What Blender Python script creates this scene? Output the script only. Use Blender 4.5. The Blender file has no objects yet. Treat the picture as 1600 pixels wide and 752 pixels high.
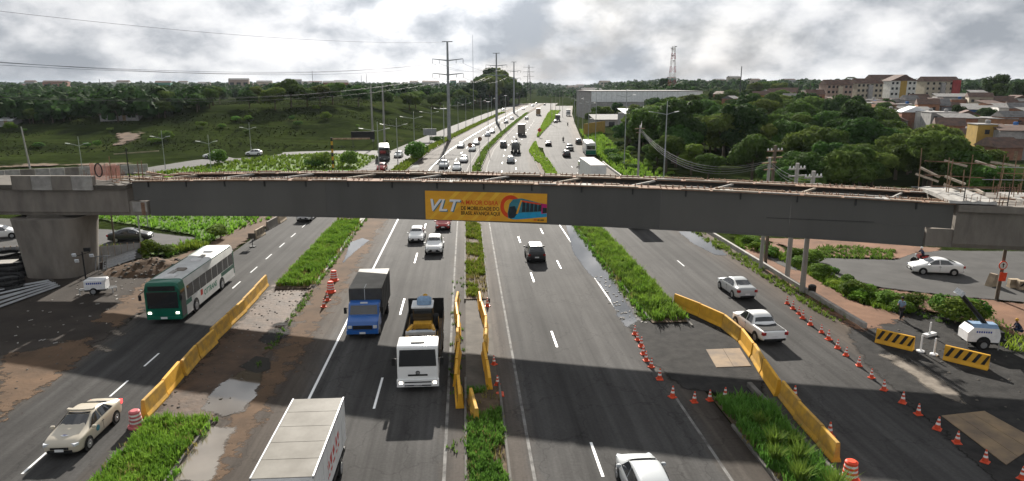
import bpy, math, random
from mathutils import Vector, Matrix, noise as mnoise
from mathutils.geometry import tessellate_polygon
R = math.radians
rnd = random.Random(7)
SC = bpy.context.scene
COL = SC.collection

# ------------------------------------------------------------------ camera
H = 17.0                      # drone height above the road
FPX, HORIZON = 1067.0, 132.0  # focal length and horizon row on a 1600 x 752 frame
PITCH = math.atan((376 - HORIZON) / FPX)
YAW = math.atan((800 - 725) / (FPX / math.cos(PITCH)))
cam_d = bpy.data.cameras.new('camera')
cam_d.sensor_width = 36.0
cam_d.lens = 36.0 * FPX / 1600
cam_d.clip_start = 0.5
cam_d.clip_end = 20000
cam = bpy.data.objects.new('camera', cam_d)
COL.objects.link(cam)
cam.location = (0, 0, H)
cam.rotation_euler = (math.pi / 2 - PITCH, 0, -YAW)
SC.camera = cam

# ------------------------------------------------------------------ sky, sun, exposure
SUN_EL, SUN_AZ = R(24.5), R(1.0)
w = bpy.data.worlds.new('World'); SC.world = w; w.use_nodes = True
nt = w.node_tree; N = nt.nodes; L = nt.links; N.clear()
def wn(t, **k):
    n = N.new(t)
    for a, b in k.items(): setattr(n, a, b)
    return n
sky = wn('ShaderNodeTexSky', sky_type='NISHITA', sun_disc=False, sun_elevation=SUN_EL, sun_rotation=SUN_AZ,
         altitude=20, air_density=1.0, dust_density=2.0, ozone_density=1.0)
geo = wn('ShaderNodeTexCoord'); sep = wn('ShaderNodeSeparateXYZ'); L.new(geo.outputs['Generated'], sep.inputs[0])
def wm(op, a, b=None, c=None):
    n = wn('ShaderNodeMath', operation=op)
    for i, v in enumerate((a, b, c)):
        if v is None: continue
        if isinstance(v, (int, float)): n.inputs[i].default_value = v
        else: L.new(v, n.inputs[i])
    return n.outputs[0]
cmb = wn('ShaderNodeCombineXYZ'); L.new(sep.outputs['X'], cmb.inputs[0]); L.new(sep.outputs['Y'], cmb.inputs[1]); L.new(wm('MULTIPLY', sep.outputs['Z'], 1.7), cmb.inputs[2])
def wnoise(scale, detail, rough, dist, off):
    mp = wn('ShaderNodeMapping'); mp.inputs['Location'].default_value = off
    L.new(cmb.outputs[0], mp.inputs[0])
    n = wn('ShaderNodeTexNoise'); n.inputs['Scale'].default_value = scale; n.inputs['Detail'].default_value = detail
    n.inputs['Roughness'].default_value = rough; n.inputs['Distortion'].default_value = dist
    L.new(mp.outputs[0], n.inputs['Vector']); return n.outputs['Fac']
big = wnoise(3.4, 8, 0.52, 0.15, (3.1, 7.7, 0))
mid = wnoise(9.5, 10, 0.6, 0.2, (1.3, 2.2, 4))
gap = wnoise(3.0, 5, 0.5, 0.2, (8.3, 1.1, 2))
fine = wnoise(24.0, 8, 0.62, 0.3, (5.3, 0.2, 1))
wp = wn('ShaderNodeVectorMath', operation='SCALE'); wpn = wn('ShaderNodeTexNoise'); wpn.inputs['Scale'].default_value = 11.0; wpn.inputs['Detail'].default_value = 5; L.new(cmb.outputs[0], wpn.inputs['Vector']); L.new(wpn.outputs['Color'], wp.inputs[0]); wp.inputs['Scale'].default_value = 0.11
wa = wn('ShaderNodeVectorMath', operation='ADD'); L.new(cmb.outputs[0], wa.inputs[0]); L.new(wp.outputs[0], wa.inputs[1])
vor = wn('ShaderNodeTexVoronoi', feature='SMOOTH_F1'); vor.inputs['Scale'].default_value = 13.0; vor.inputs['Smoothness'].default_value = 0.35; L.new(wa.outputs[0], vor.inputs['Vector'])
puff = wm('SUBTRACT', 0.95, vor.outputs['Distance'])          # rounded cumulus heads
mixv = wm('ADD', wm('ADD', wm('MULTIPLY', big, 0.40), wm('MULTIPLY', mid, 0.30)), wm('ADD', wm('MULTIPLY', fine, 0.13), wm('MULTIPLY', puff, 0.17)))
sunv = wn('ShaderNodeVectorMath', operation='DOT_PRODUCT'); L.new(geo.outputs['Generated'], sunv.inputs[0])
sunv.inputs[1].default_value = (math.sin(SUN_AZ) * math.cos(SUN_EL), math.cos(SUN_AZ) * math.cos(SUN_EL), math.sin(SUN_EL))
glow = wm('ADD', wm('MULTIPLY', wm('POWER', wm('MAXIMUM', sunv.outputs['Value'], 0.0), 22.0), 1.5), 0.96)   # clouds thin and bright round the sun
ramp = wn('ShaderNodeValToRGB'); L.new(mixv, ramp.inputs[0])
cr = ramp.color_ramp
cr.elements[0].position = 0.42; cr.elements[0].color = (0.36, 0.39, 0.43, 1)
cr.elements[1].position = 0.60; cr.elements[1].color = (0.97, 0.97, 0.97, 1)
e = cr.elements.new(0.475); e.color = (0.53, 0.555, 0.59, 1)
e = cr.elements.new(0.53); e.color = (0.78, 0.79, 0.81, 1)
skym = wn('ShaderNodeVectorMath', operation='SCALE'); L.new(sky.outputs[0], skym.inputs[0]); skym.inputs['Scale'].default_value = 0.3
clm = wn('ShaderNodeVectorMath', operation='SCALE'); L.new(ramp.outputs[0], clm.inputs[0]); L.new(wm('MULTIPLY', glow, 2.6), clm.inputs['Scale'])
gf = wn('ShaderNodeMapRange'); L.new(gap, gf.inputs[0])
gf.inputs[1].default_value = 0.36; gf.inputs[2].default_value = 0.50; gf.inputs[3].default_value = 0.93; gf.inputs[4].default_value = 1.0
mx = wn('ShaderNodeMix', data_type='RGBA'); L.new(gf.outputs[0], mx.inputs['Factor'])
L.new(skym.outputs[0], mx.inputs['A']); L.new(clm.outputs[0], mx.inputs['B'])
bg = wn('ShaderNodeBackground'); bg.inputs['Strength'].default_value = 0.145; L.new(mx.outputs['Result'], bg.inputs['Color'])
wo = wn('ShaderNodeOutputWorld'); L.new(bg.outputs[0], wo.inputs[0])

sl = bpy.data.lights.new('sun', 'SUN'); sl.energy = 4.2; sl.angle = R(0.6); sl.color = (1.0, 0.94, 0.85)
sun = bpy.data.objects.new('sun', sl); COL.objects.link(sun)
sv = Vector((math.sin(SUN_AZ) * math.cos(SUN_EL), math.cos(SUN_AZ) * math.cos(SUN_EL), math.sin(SUN_EL)))
sun.rotation_euler = sv.to_track_quat('Z', 'Y').to_euler()
SC.view_settings.view_transform = 'Standard'; SC.view_settings.look = 'None'
SC.view_settings.exposure = 1.5; SC.view_settings.gamma = 1.0; SC.view_settings.use_curve_mapping = False
SC.cycles.max_bounces = 6; SC.cycles.diffuse_bounces = 2; SC.cycles.glossy_bounces = 3; SC.cycles.transparent_max_bounces = 8
SC.cycles.volume_bounces = 0

# ------------------------------------------------------------------ picture measurements -> places on the ground
def ray(px, py):
    u = (px - 800) / FPX; v = (py - 376) / FPX
    fy = math.cos(PITCH) - v * math.sin(PITCH); fz = -math.sin(PITCH) - v * math.cos(PITCH)
    c, s = math.cos(YAW), math.sin(YAW)
    return Vector((u * c + fy * s, -u * s + fy * c, fz))
def P(px, py, z=0.0):
    d = ray(px, py); t = (z - H) / d.z
    return Vector((d.x * t, d.y * t, z))
def PY(px, py, Y):
    d = ray(px, py); t = Y / d.y
    return Vector((d.x * t, Y, H + d.z * t))
def lerp(a, b, t): return a + (b - a) * t
def sstep(a, b, x):
    t = max(0.0, min(1.0, (x - a) / (b - a))); return t * t * (3 - 2 * t)
_cl = [(-60, .4), (60, .4), (100, .5), (120, 1.0), (145, 2.2), (183, 5.2), (234, 11.6), (298, 20.3), (410, 36.2), (590, 65), (900, 120), (6000, 1000)]
def Xc(y):                                  # centre line of the highway: straight, then bending right
    for (a, xa), (b, xb) in zip(_cl, _cl[1:]):
        if y <= b: return lerp(xa, xb, (y - a) / (b - a))
    return _cl[-1][1]
def interp(tab, x):
    if x <= tab[0][0]: return tab[0][1]
    for (a, xa), (b, xb) in zip(tab, tab[1:]):
        if x <= b: return lerp(xa, xb, (x - a) / (b - a))
    return tab[-1][1]
YB = [(-400, 150), (-200, 158), (-110, 164), (-70, 176), (-40, 190), (-30, 200)]
MH = [(-500, 4), (-260, 4.5), (-150, 6.5), (-90, 9.0), (-20, 9.0)]
def TZ(x, y):                               # the lie of the land
    o = x - Xc(y); z = -0.14
    if o < -27:
        d = min(y - interp(YB, x), (-27 - o) * 2.2)
        hgt = interp(MH, x) if y < 420 else lerp(interp(MH, x), 6, sstep(420, 600, y))
        z += hgt * sstep(0, 100, d)
        if y > 500: z += 4.5 * sstep(500, 1600, y) * sstep(0, 150, -27 - o)
    elif o > 36:
        z += 8.5 * sstep(200, 400, y + 0.25 * o) * sstep(36, 95, o)
        z += 6 * sstep(420, 1100, y) * sstep(36, 200, o)
    if y > 60 and (o < -30 or o > 40):
        k = sstep(0, 30, (-30 - o) if o < 0 else (o - 40)) * sstep(60, 200, y)
        z += k * (0.9 * mnoise.noise((x * .012, y * .012, 0)) + 0.35 * mnoise.noise((x * .05, y * .05, 3)))
        z += sstep(900, 2500, y) * 5 * mnoise.noise((x * .0015, y * .0015, 5))
    return z
def T(px, py, tmax=5000):                   # where the sight line through a pixel meets the land
    d = ray(px, py); t = 20.0; prev = t
    while t < tmax:
        p = Vector((d.x * t, d.y * t, H + d.z * t))
        if p.z <= TZ(p.x, p.y):
            a, b = prev, t
            for _ in range(18):
                m = (a + b) / 2
                if H + d.z * m <= TZ(d.x * m, d.y * m): b = m
                else: a = m
            return Vector((d.x * b, d.y * b, TZ(d.x * b, d.y * b)))
        prev = t; t *= 1.02
    return Vector((d.x * tmax, d.y * tmax, TZ(d.x * tmax, d.y * tmax)))

# ------------------------------------------------------------------ materials
MATS = {}
def mat(name, c, c2=None, scale=4.0, rough=0.75, metal=0.0, bump=0.0, detail=5, spec=0.15, coords='Object', stretch=None,
        c3=None, lo=0.35, hi=0.65, coat=0.0, bscale=None, emit=None, trans=0.0):
    m = bpy.data.materials.new(name); m.use_nodes = True; MATS[name] = m
    t = m.node_tree; b = t.nodes['Principled BSDF']
    b.inputs['Roughness'].default_value = rough; b.inputs['Metallic'].default_value = metal
    b.inputs['Specular IOR Level'].default_value = spec
    if coat: b.inputs['Coat Weight'].default_value = coat; b.inputs['Coat Roughness'].default_value = 0.08
    if c2 is None: c2 = tuple(x * 0.82 for x in c)
    tc = t.nodes.new('ShaderNodeTexCoord'); mp = t.nodes.new('ShaderNodeMapping')
    if stretch: mp.inputs['Scale'].default_value = stretch
    t.links.new(tc.outputs[coords], mp.inputs[0])
    n = t.nodes.new('ShaderNodeTexNoise'); n.inputs['Scale'].default_value = scale; n.inputs['Detail'].default_value = detail
    n.inputs['Roughness'].default_value = 0.6
    t.links.new(mp.outputs[0], n.inputs['Vector'])
    r = t.nodes.new('ShaderNodeValToRGB'); t.links.new(n.outputs['Fac'], r.inputs[0])
    r.color_ramp.elements[0].position = lo; r.color_ramp.elements[0].color = (*c2, 1)
    r.color_ramp.elements[1].position = hi; r.color_ramp.elements[1].color = (*c, 1)
    if c3: e = r.color_ramp.elements.new((lo + hi) / 2); e.color = (*c3, 1)
    t.links.new(r.outputs[0], b.inputs['Base Color'])
    if trans:
        b.inputs['Transmission Weight'].default_value = trans
    if bump:
        bp = t.nodes.new('ShaderNodeBump'); bp.inputs['Strength'].default_value = bump; bp.inputs['Distance'].default_value = 0.1
        n2 = n
        if bscale:
            n2 = t.nodes.new('ShaderNodeTexNoise'); n2.inputs['Scale'].default_value = bscale; n2.inputs['Detail'].default_value = 4
            t.links.new(mp.outputs[0], n2.inputs['Vector'])
        t.links.new(n2.outputs['Fac'], bp.inputs['Height']); t.links.new(bp.outputs[0], b.inputs['Normal'])
    if emit:
        b.inputs['Emission Color'].default_value = (*emit[:3], 1); b.inputs['Emission Strength'].default_value = emit[3]
    return m
def leafmat(name, c, c2, scale=0.5):
    m = mat(name, c, c2, scale, rough=0.8, spec=0.04, detail=3, lo=.3, hi=.7)
    t = m.node_tree; b = t.nodes['Principled BSDF']; out = t.nodes['Material Output']
    oi = t.nodes.new('ShaderNodeObjectInfo'); hs = t.nodes.new('ShaderNodeHueSaturation')
    mr = t.nodes.new('ShaderNodeMapRange'); mr.inputs[3].default_value = 0.72; mr.inputs[4].default_value = 1.3
    mh = t.nodes.new('ShaderNodeMapRange'); mh.inputs[3].default_value = 0.475; mh.inputs[4].default_value = 0.525
    t.links.new(oi.outputs['Random'], mr.inputs[0]); t.links.new(mr.outputs[0], hs.inputs['Value'])
    mu = t.nodes.new('ShaderNodeMath'); mu.operation = 'FRACT'; m7 = t.nodes.new('ShaderNodeMath'); m7.operation = 'MULTIPLY'; m7.inputs[1].default_value = 7.3
    t.links.new(oi.outputs['Random'], m7.inputs[0]); t.links.new(m7.outputs[0], mu.inputs[0]); t.links.new(mu.outputs[0], mh.inputs[0])
    t.links.new(mh.outputs[0], hs.inputs['Hue'])
    src = b.inputs['Base Color'].links[0].from_socket
    t.links.new(src, hs.inputs['Color']); t.links.new(hs.outputs[0], b.inputs['Base Color'])
    tr = t.nodes.new('ShaderNodeBsdfTranslucent'); t.links.new(hs.outputs[0], tr.inputs['Color'])
    ms = t.nodes.new('ShaderNodeMixShader'); ms.inputs[0].default_value = 0.32
    t.links.new(b.outputs[0], ms.inputs[1]); t.links.new(tr.outputs[0], ms.inputs[2]); t.links.new(ms.outputs[0], out.inputs[0])
    return m

# ------------------------------------------------------------------ mesh building
class MB:
    def __init__(s): s.v = []; s.f = []
    def add(s, vs, fs):
        k = len(s.v); s.v += [tuple(p) for p in vs]; s.f += [tuple(i + k for i in f) for f in fs]; return s
    def box(s, c, d, rz=0.0, taper=1.0, ry=0.0, rx=0.0):
        x, y, z = d[0] / 2, d[1] / 2, d[2] / 2
        pts = [(-x, -y, -z), (x, -y, -z), (x, y, -z), (-x, y, -z), (-x * taper, -y * taper, z), (x * taper, -y * taper, z), (x * taper, y * taper, z), (-x * taper, y * taper, z)]
        if rz or ry or rx:
            M_ = Matrix.Rotation(rz, 3, 'Z') @ Matrix.Rotation(ry, 3, 'Y') @ Matrix.Rotation(rx, 3, 'X')
            pts = [M_ @ Vector(p) for p in pts]
        pts = [(p[0] + c[0], p[1] + c[1], p[2] + c[2]) for p in pts]
        return s.add(pts, [(0, 3, 2, 1), (4, 5, 6, 7), (0, 1, 5, 4), (1, 2, 6, 5), (2, 3, 7, 6), (3, 0, 4, 7)])
    def bb(s, x0, x1, y0, y1, z0, z1): return s.box(((x0 + x1) / 2, (y0 + y1) / 2, (z0 + z1) / 2), (x1 - x0, y1 - y0, z1 - z0))
    def cbox(s, c, d, ch=0.05, rz=0.0):      # box with chamfered vertical and top edges
        x, y, z = d[0] / 2, d[1] / 2, d[2] / 2
        def ringp(i, zz): 
            a, b = x - i, y - i
            return [(-a + ch, -b, zz), (a - ch, -b, zz), (a, -b + ch, zz), (a, b - ch, zz), (a - ch, b, zz), (-a + ch, b, zz), (-a, b - ch, zz), (-a, -b + ch, zz)]
        rs = [ringp(0, -z), ringp(0, z - ch), ringp(ch, z)]
        if rz or any(c):
            M_ = Matrix.Rotation(rz, 3, 'Z'); rs = [[tuple(M_ @ Vector(p) + Vector(c)) for p in r_] for r_ in rs]
        return s.loft(rs)
    def loft(s, rings, caps=True, closed=True):
        n = len(rings[0]); k = len(s.v)
        for r_ in rings: s.v += [tuple(p) for p in r_]
        for i in range(len(rings) - 1):
            for j in range(n if closed else n - 1):
                a = k + i * n + j; b = k + i * n + (j + 1) % n
                s.f.append((a, b, b + n, a + n))
        if caps and closed:
            s.f.append(tuple(k + j for j in reversed(range(n)))); s.f.append(tuple(k + (len(rings) - 1) * n + j for j in range(n)))
        return s
    def tube(s, p0, p1, r0, r1=None, n=6, caps=True):
        p0, p1 = Vector(p0), Vector(p1); r1 = r0 if r1 is None else r1
        d = (p1 - p0).normalized() if (p1 - p0).length > 1e-6 else Vector((0, 0, 1))
        a = d.orthogonal().normalized(); b = d.cross(a)
        rs = [[p + a * math.cos(2 * math.pi * i / n) * r_ + b * math.sin(2 * math.pi * i / n) * r_ for i in range(n)] for p, r_ in ((p0, r0), (p1, r1))]
        return s.loft(rs, caps)
    def path(s, pts, r, n=5):
        for a, b in zip(pts, pts[1:]): s.tube(a, b, r, r, n, True)
        return s
    def lathe(s, prof, n=12, c=(0, 0, 0), axis='z'):
        rs = []
        for r_, z in prof:
            ring = []
            for i in range(n):
                a = 2 * math.pi * i / n
                p = (r_ * math.cos(a), r_ * math.sin(a), z)
                if axis == 'y': p = (p[0], p[2], -p[1])
                if axis == 'x': p = (p[2], p[0], p[1])
                ring.append((p[0] + c[0], p[1] + c[1], p[2] + c[2]))
            rs.append(ring)
        return s.loft(rs)
    def prism(s, pts, a, b, axis='y'):       # polygon in the other two axes pulled along axis
        def q(p, t): return (p[0], t, p[1]) if axis == 'y' else ((t, p[0], p[1]) if axis == 'x' else (p[0], p[1], t))
        return s.loft([[q(p, a) for p in pts], [q(p, b) for p in pts]])
    def poly(s, pts):
        k = len(s.v); tr = tessellate_polygon([[Vector(p) for p in pts]])
        s.v += [tuple(p) for p in pts]
        for t in tr:
            a, b, c = (Vector(pts[i]) for i in t)
            s.f.append(tuple(k + i for i in (t if (b - a).cross(c - a).z >= 0 else reversed(t))))
        return s
    def mesh(s, name, m=None, smooth=False):
        me = bpy.data.meshes.new(name); me.from_pydata(s.v, [], s.f); me.update()
        if m: me.materials.append(MATS[m] if isinstance(m, str) else m)
        if smooth:
            for p in me.polygons: p.use_smooth = True
            me.set_sharp_from_angle(angle=R(smooth if smooth is not True else 38))
        return me
    def build(s, name, m=None, parent=None, smooth=False, loc=None, rz=0.0):
        return link(name, s.mesh(name, m, smooth), parent, loc, rz)
def link(name, me, parent=None, loc=None, rz=0.0):
    o = bpy.data.objects.new(name, me); COL.objects.link(o)
    if parent: o.parent = parent
    if loc is not None: o.location = loc
    if rz: o.rotation_euler.z = rz
    return o
def thing(name, label, cat, loc=(0, 0, 0), rz=0.0, group=None):
    o = bpy.data.objects.new(name, None); COL.objects.link(o)
    o.location = loc; o.rotation_euler.z = rz; o.empty_display_size = 0.2
    return tag(o, label, cat, group)
def tag(o, label=None, cat=None, group=None, kind=None):
    if label: o['label'] = label
    if cat: o['category'] = cat
    if group: o['group'] = group
    if kind: o['kind'] = kind
    return o
KIDS = {}
def tree_of(o):
    return (o, [tree_of(c) for c in o.children])
def dup(tr, loc=None, rz=None, label=None, group=None, cat=None, parent=None, skip=(), paint=None):
    src, kids = tr
    c = src.copy(); COL.objects.link(c); c.parent = parent
    if loc is not None: c.location = loc
    if rz is not None: c.rotation_euler.z = rz
    if label: c['label'] = label
    if group: c['group'] = group
    if cat: c['category'] = cat
    if paint and c.type == 'MESH' and c.name.split('.')[0] in paint and len(c.material_slots):
        c.material_slots[0].link = 'OBJECT'; c.material_slots[0].material = MATS[paint[c.name.split('.')[0]]]
    for k in kids:
        if k[0].name.split('.')[0] in skip: continue
        dup(k, parent=c, skip=skip, paint=paint)
    return c
def struct(o, kind='structure'): o['kind'] = kind; return o
def ordinal(i): return ['first', 'second', 'third', 'fourth', 'fifth', 'sixth', 'seventh', 'eighth', 'ninth', 'tenth', 'eleventh', 'twelfth',
                        'thirteenth', 'fourteenth', 'fifteenth', 'sixteenth', 'seventeenth', 'eighteenth', 'nineteenth', 'twentieth'][i]
def text_mesh(body, size, ext=0.004, shear=0.0, bold=0.0, sx=1.0):
    cu = bpy.data.curves.new('lettering', 'FONT'); cu.body = body; cu.size = size; cu.extrude = ext; cu.shear = shear; cu.offset = bold
    cu.resolution_u = 3; cu.align_x = 'LEFT'; cu.align_y = 'BOTTOM_BASELINE'
    o = bpy.data.objects.new('lettering', cu); COL.objects.link(o)
    dg = bpy.context.evaluated_depsgraph_get()
    me = bpy.data.meshes.new_from_object(o.evaluated_get(dg))
    bpy.data.objects.remove(o)
    if sx != 1.0:
        for v in me.vertices: v.co.x *= sx
    return me

def soften(m, amp, feather, nsc):
    """copy of a material that thins out raggedly towards the edge of its patch"""
    key = f'{m}_soft_{amp}_{feather}_{nsc}'
    if key in MATS: return key
    k = MATS[m].copy(); k.name = key; MATS[key] = k; t = k.node_tree; out = t.nodes['Material Output']; src = out.inputs['Surface'].links[0].from_socket
    at_ = t.nodes.new('ShaderNodeAttribute'); at_.attribute_name = 'edge'; g = t.nodes.new('ShaderNodeNewGeometry')
    n = t.nodes.new('ShaderNodeTexNoise'); n.inputs['Scale'].default_value = nsc; n.inputs['Detail'].default_value = 8; n.inputs['Roughness'].default_value = .68; t.links.new(g.outputs['Position'], n.inputs['Vector'])
    a = t.nodes.new('ShaderNodeMath'); a.operation = 'MULTIPLY_ADD'; t.links.new(n.outputs['Fac'], a.inputs[0]); a.inputs[1].default_value = amp * 6; a.inputs[2].default_value = -amp * 3
    b = t.nodes.new('ShaderNodeMath'); b.operation = 'ADD'; t.links.new(at_.outputs['Fac'], b.inputs[0]); t.links.new(a.outputs[0], b.inputs[1])
    r = t.nodes.new('ShaderNodeMapRange'); r.interpolation_type = 'SMOOTHSTEP'; t.links.new(b.outputs[0], r.inputs[0]); r.inputs[1].default_value = -feather; r.inputs[2].default_value = feather
    tr = t.nodes.new('ShaderNodeBsdfTransparent'); ms = t.nodes.new('ShaderNodeMixShader'); t.links.new(r.outputs[0], ms.inputs[0]); t.links.new(tr.outputs[0], ms.inputs[1]); t.links.new(src, ms.inputs[2]); t.links.new(ms.outputs[0], out.inputs['Surface'])
    return key
# ------------------------------------------------------------------ palette
mat('asphalt_dark', (.06, .058, .056), (.04, .039, .038), 3, .85, bump=.25, bscale=40)
mat('gravel', (0.0523, 0.0441, 0.0374), (0.0267, 0.0226, 0.0195), .35, .95, spec=.1, bump=.3, bscale=14, detail=9, lo=.3, hi=.7)
mat('gravel_dark', (0.0384, 0.0366, 0.0347), (0.0198, 0.0192, 0.0186), 1.3, .95, spec=.1, bump=.3, bscale=9, detail=8)
mat('dirt', (0.1279, 0.0820, 0.0515), (0.0683, 0.0473, 0.0322), .5, .95, spec=.1, bump=.3, bscale=5, detail=9, lo=.3, hi=.7)
mat('red_dirt', (0.2048, 0.1162, 0.0750), (0.1181, 0.0690, 0.0465), .35, .95, spec=.1, bump=.3, bscale=4, detail=8)
mat('mud', (0.0820, 0.0498, 0.0303), (0.0391, 0.0249, 0.0161), .9, .75, spec=.2, bump=.3, bscale=3, detail=9)
mat('pale_mud', (0.2000, 0.1720, 0.1400), (0.1120, 0.0944, 0.0760), 1.5, .8, detail=7)
mat('concrete', (0.2138, 0.1910, 0.1649), (0.1365, 0.1221, 0.1065), .9, .85, bump=.15, bscale=12, detail=8, stretch=(1, 1, .35))
mat('concrete_light', (0.3630, 0.3465, 0.3190), (0.2310, 0.2200, 0.2046), 1.4, .85, bump=.15, bscale=9, detail=8)
mat('concrete_dirty', (0.1181, 0.1050, 0.0893), (0.0670, 0.0600, 0.0509), .7, .9, bump=.2, bscale=9, detail=9)
mat('kerb_concrete', (0.1650, 0.1545, 0.1402), (0.0713, 0.0660, 0.0600), .8, .9, detail=9, lo=.3, hi=.7)
mat('paint_white', (.135, .131, .125), (.066, .064, .061), 2.2, .8, detail=9, lo=.32, hi=.6)
mat('steel_grey', (0.0989, 0.0963, 0.0892), (0.0829, 0.0805, 0.0749), .25, .55, detail=6, spec=.35, stretch=(1, 1, .3))
mat('paint_worn', (.19, .185, .175), (.075, .072, .068), 1.1, .85, detail=10, lo=.38, hi=.6)
mat('steel_dark', (.045, .046, .047), (.03, .03, .03), 2, .6)
mat('rust', (.27, .17, .115), (.13, .075, .05), 2.2, .9, detail=8)
mat('timber', (.42, .37, .30), (.22, .18, .14), 1.6, .85, detail=6, stretch=(.4, 3, 3))
mat('timber_dark', (.30, .21, .13), (.17, .12, .08), 2, .9)
mat('galvanised', (.42, .43, .44), (.30, .31, .32), 2, .45, metal=.6)
mat('pole_concrete', (.36, .35, .33), (.25, .24, .225), 1.2, .85, stretch=(1, 1, .2))
mat('pole_steel', (.30, .31, .32), (.23, .24, .25), 1, .5, metal=.4)
mat('pole_wood', (.14, .115, .09), (.08, .065, .05), 2, .9, stretch=(3, 3, .3))
mat('barrier_yellow', (.68, .36, .035), (.42, .22, .03), 1.1, .65, detail=8, lo=.25, hi=.6)
mat('wall_orange', (.34, .17, .09), (.22, .115, .07), .8, .85, detail=8)
mat('barrier_worn', (.60, .34, .05), (.30, .19, .07), 1.6, .8, detail=9, lo=.3, hi=.6)
mat('barrier_old', (.42, .34, .24), (.24, .19, .14), 1.4, .85, detail=8)
mat('stripe_black', (.03, .03, .03), (.018, .018, .018), 3, .7)
mat('cone_orange', (.62, .085, .035), (.50, .065, .03), 3, .5)
mat('cone_white', (.75, .74, .72), (.55, .54, .52), 6, .5)
mat('drum_orange', (.75, .085, .035), (.6, .06, .03), 3, .45)
mat('faded_drum', (.55, .16, .17), (.42, .11, .12), 3, .6)
mat('rubber', (.018, .018, .019), (.012, .012, .012), 5, .75)
mat('rim', (.42, .43, .44), (.30, .30, .31), 3, .35, metal=.7)
mat('car_glass', (.018, .021, .024), (.014, .016, .018), 2, .06, spec=.9)
mat('plastic_black', (.022, .022, .023), (.015, .015, .015), 4, .5)
mat('plate_white', (.7, .7, .7), (.6, .6, .6), 4, .4)
mat('headlight', (.62, .64, .66), (.5, .52, .55), 4, .12, spec=.8)
mat('headlight_lit', (.9, .85, .7), (.8, .75, .6), 4, .2, emit=(1, .92, .78, 2.2))
mat('taillight', (.30, .012, .012), (.22, .01, .01), 4, .2, spec=.7)
mat('taillight_lit', (.6, .03, .03), (.5, .02, .02), 4, .2, emit=(1, .05, .05, 1.2))
for nm, c in dict(white=(.76, .76, .75), silver=(.44, .46, .47), black=(.02, .021, .023), darkgrey=(.075, .08, .085), red=(.33, .02, .018), blue=(.012, .10, .36),
                  beige=(.47, .42, .335), green=(.0, .105, .06), greydark=(.13, .13, .13), yellow=(.55, .36, .05), brown=(.25, .16, .08)).items():
    mat('paint_' + nm, c, tuple(x * .9 for x in c), 1.2, .3, spec=.5, coat=.35, lo=.2, hi=.8)
mat('bus_white', (.60, .60, .585), (.46, .46, .445), .9, .4, detail=7)
mat('bus_green', (.005, .115, .07), (.004, .09, .055), 1, .3, coat=.4)
mat('cargo_white', (.66, .65, .64), (.52, .51, .49), .8, .5, detail=8, lo=.25, hi=.55, spec=.3)
mat('cargo_roof', (0.2232, 0.2108, 0.1860), (0.1550, 0.1438, 0.1240), .7, .5, detail=8, spec=.05)
mat('tarp_roof', (.16, .15, .14), (.11, .105, .1), .8, .6, detail=7)
mat('tarp_black', (0.0680, 0.0680, 0.0680), (0.0476, 0.0476, 0.0476), 2, .7, bump=.2)
mat('machine_yellow', (.60, .33, .04), (.40, .21, .03), 3, .55)
mat('skin', (.22, .12, .08), (.18, .10, .065), 6, .6)
mat('cloth_blue', (.22, .32, .45), (.16, .24, .35), 6, .9)
mat('cloth_navy', (.025, .035, .08), (.018, .025, .05), 6, .9)
mat('cloth_dark', (.025, .025, .03), (.015, .015, .018), 6, .9)
mat('lettering_blue', (.03, .06, .30), (.03, .05, .25), 6, .5)
mat('lettering_red', (.50, .05, .04), (.42, .04, .03), 6, .5)
mat('lettering_green', (.02, .20, .12), (.02, .17, .1), 6, .5)
mat('lettering_black', (.02, .018, .016), (.015, .014, .012), 6, .6)
mat('net_orange', (.62, .24, .17), (.5, .18, .13), 6, .8)
mat('sheet_metal', (.38, .39, .40), (.26, .265, .27), 1.2, .5, metal=.35, stretch=(1, 8, 1))
mat('steel_plate', (0.2592, 0.1836, 0.1080), (0.1188, 0.0918, 0.0702), .8, .75, detail=9, lo=.3, hi=.7)
mat('wire', (.05, .05, .055), (.04, .04, .04), 2, .6)
mat('wire_light', (.22, .22, .215), (.16, .16, .16), 2, .6)
mat('soil', (.12, .085, .055), (.06, .045, .03), 1.2, .95, bump=.5, bscale=5, detail=8)
leafmat('grass_bright', (0.2093, 0.3056, 0.0392), (0.1056, 0.1900, 0.0224), .7)
leafmat('grass_deep', (0.1369, 0.2268, 0.0369), (0.0667, 0.1296, 0.0227), .7)
leafmat('grass_mound', (.032, .046, .014), (.02, .031, .010), .06)
leafmat('grass_dry', (0.2200, 0.1870, 0.0660), (0.1210, 0.1100, 0.0385), .7)
leafmat('leaf_a', (0.0782, 0.1323, 0.0299), (0.0345, 0.0667, 0.0172), .35)
leafmat('leaf_b', (0.1200, 0.1680, 0.0384), (0.0540, 0.0900, 0.0204), .35)
leafmat('leaf_c', (.045, .078, .024), (.02, .042, .013), .35)
leafmat('leaf_d', (0.1150, 0.1955, 0.0345), (0.0517, 0.1035, 0.0184), .5)
mat('bark', (.13, .10, .075), (.07, .055, .04), 2, .95, stretch=(4, 4, .5))

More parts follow.
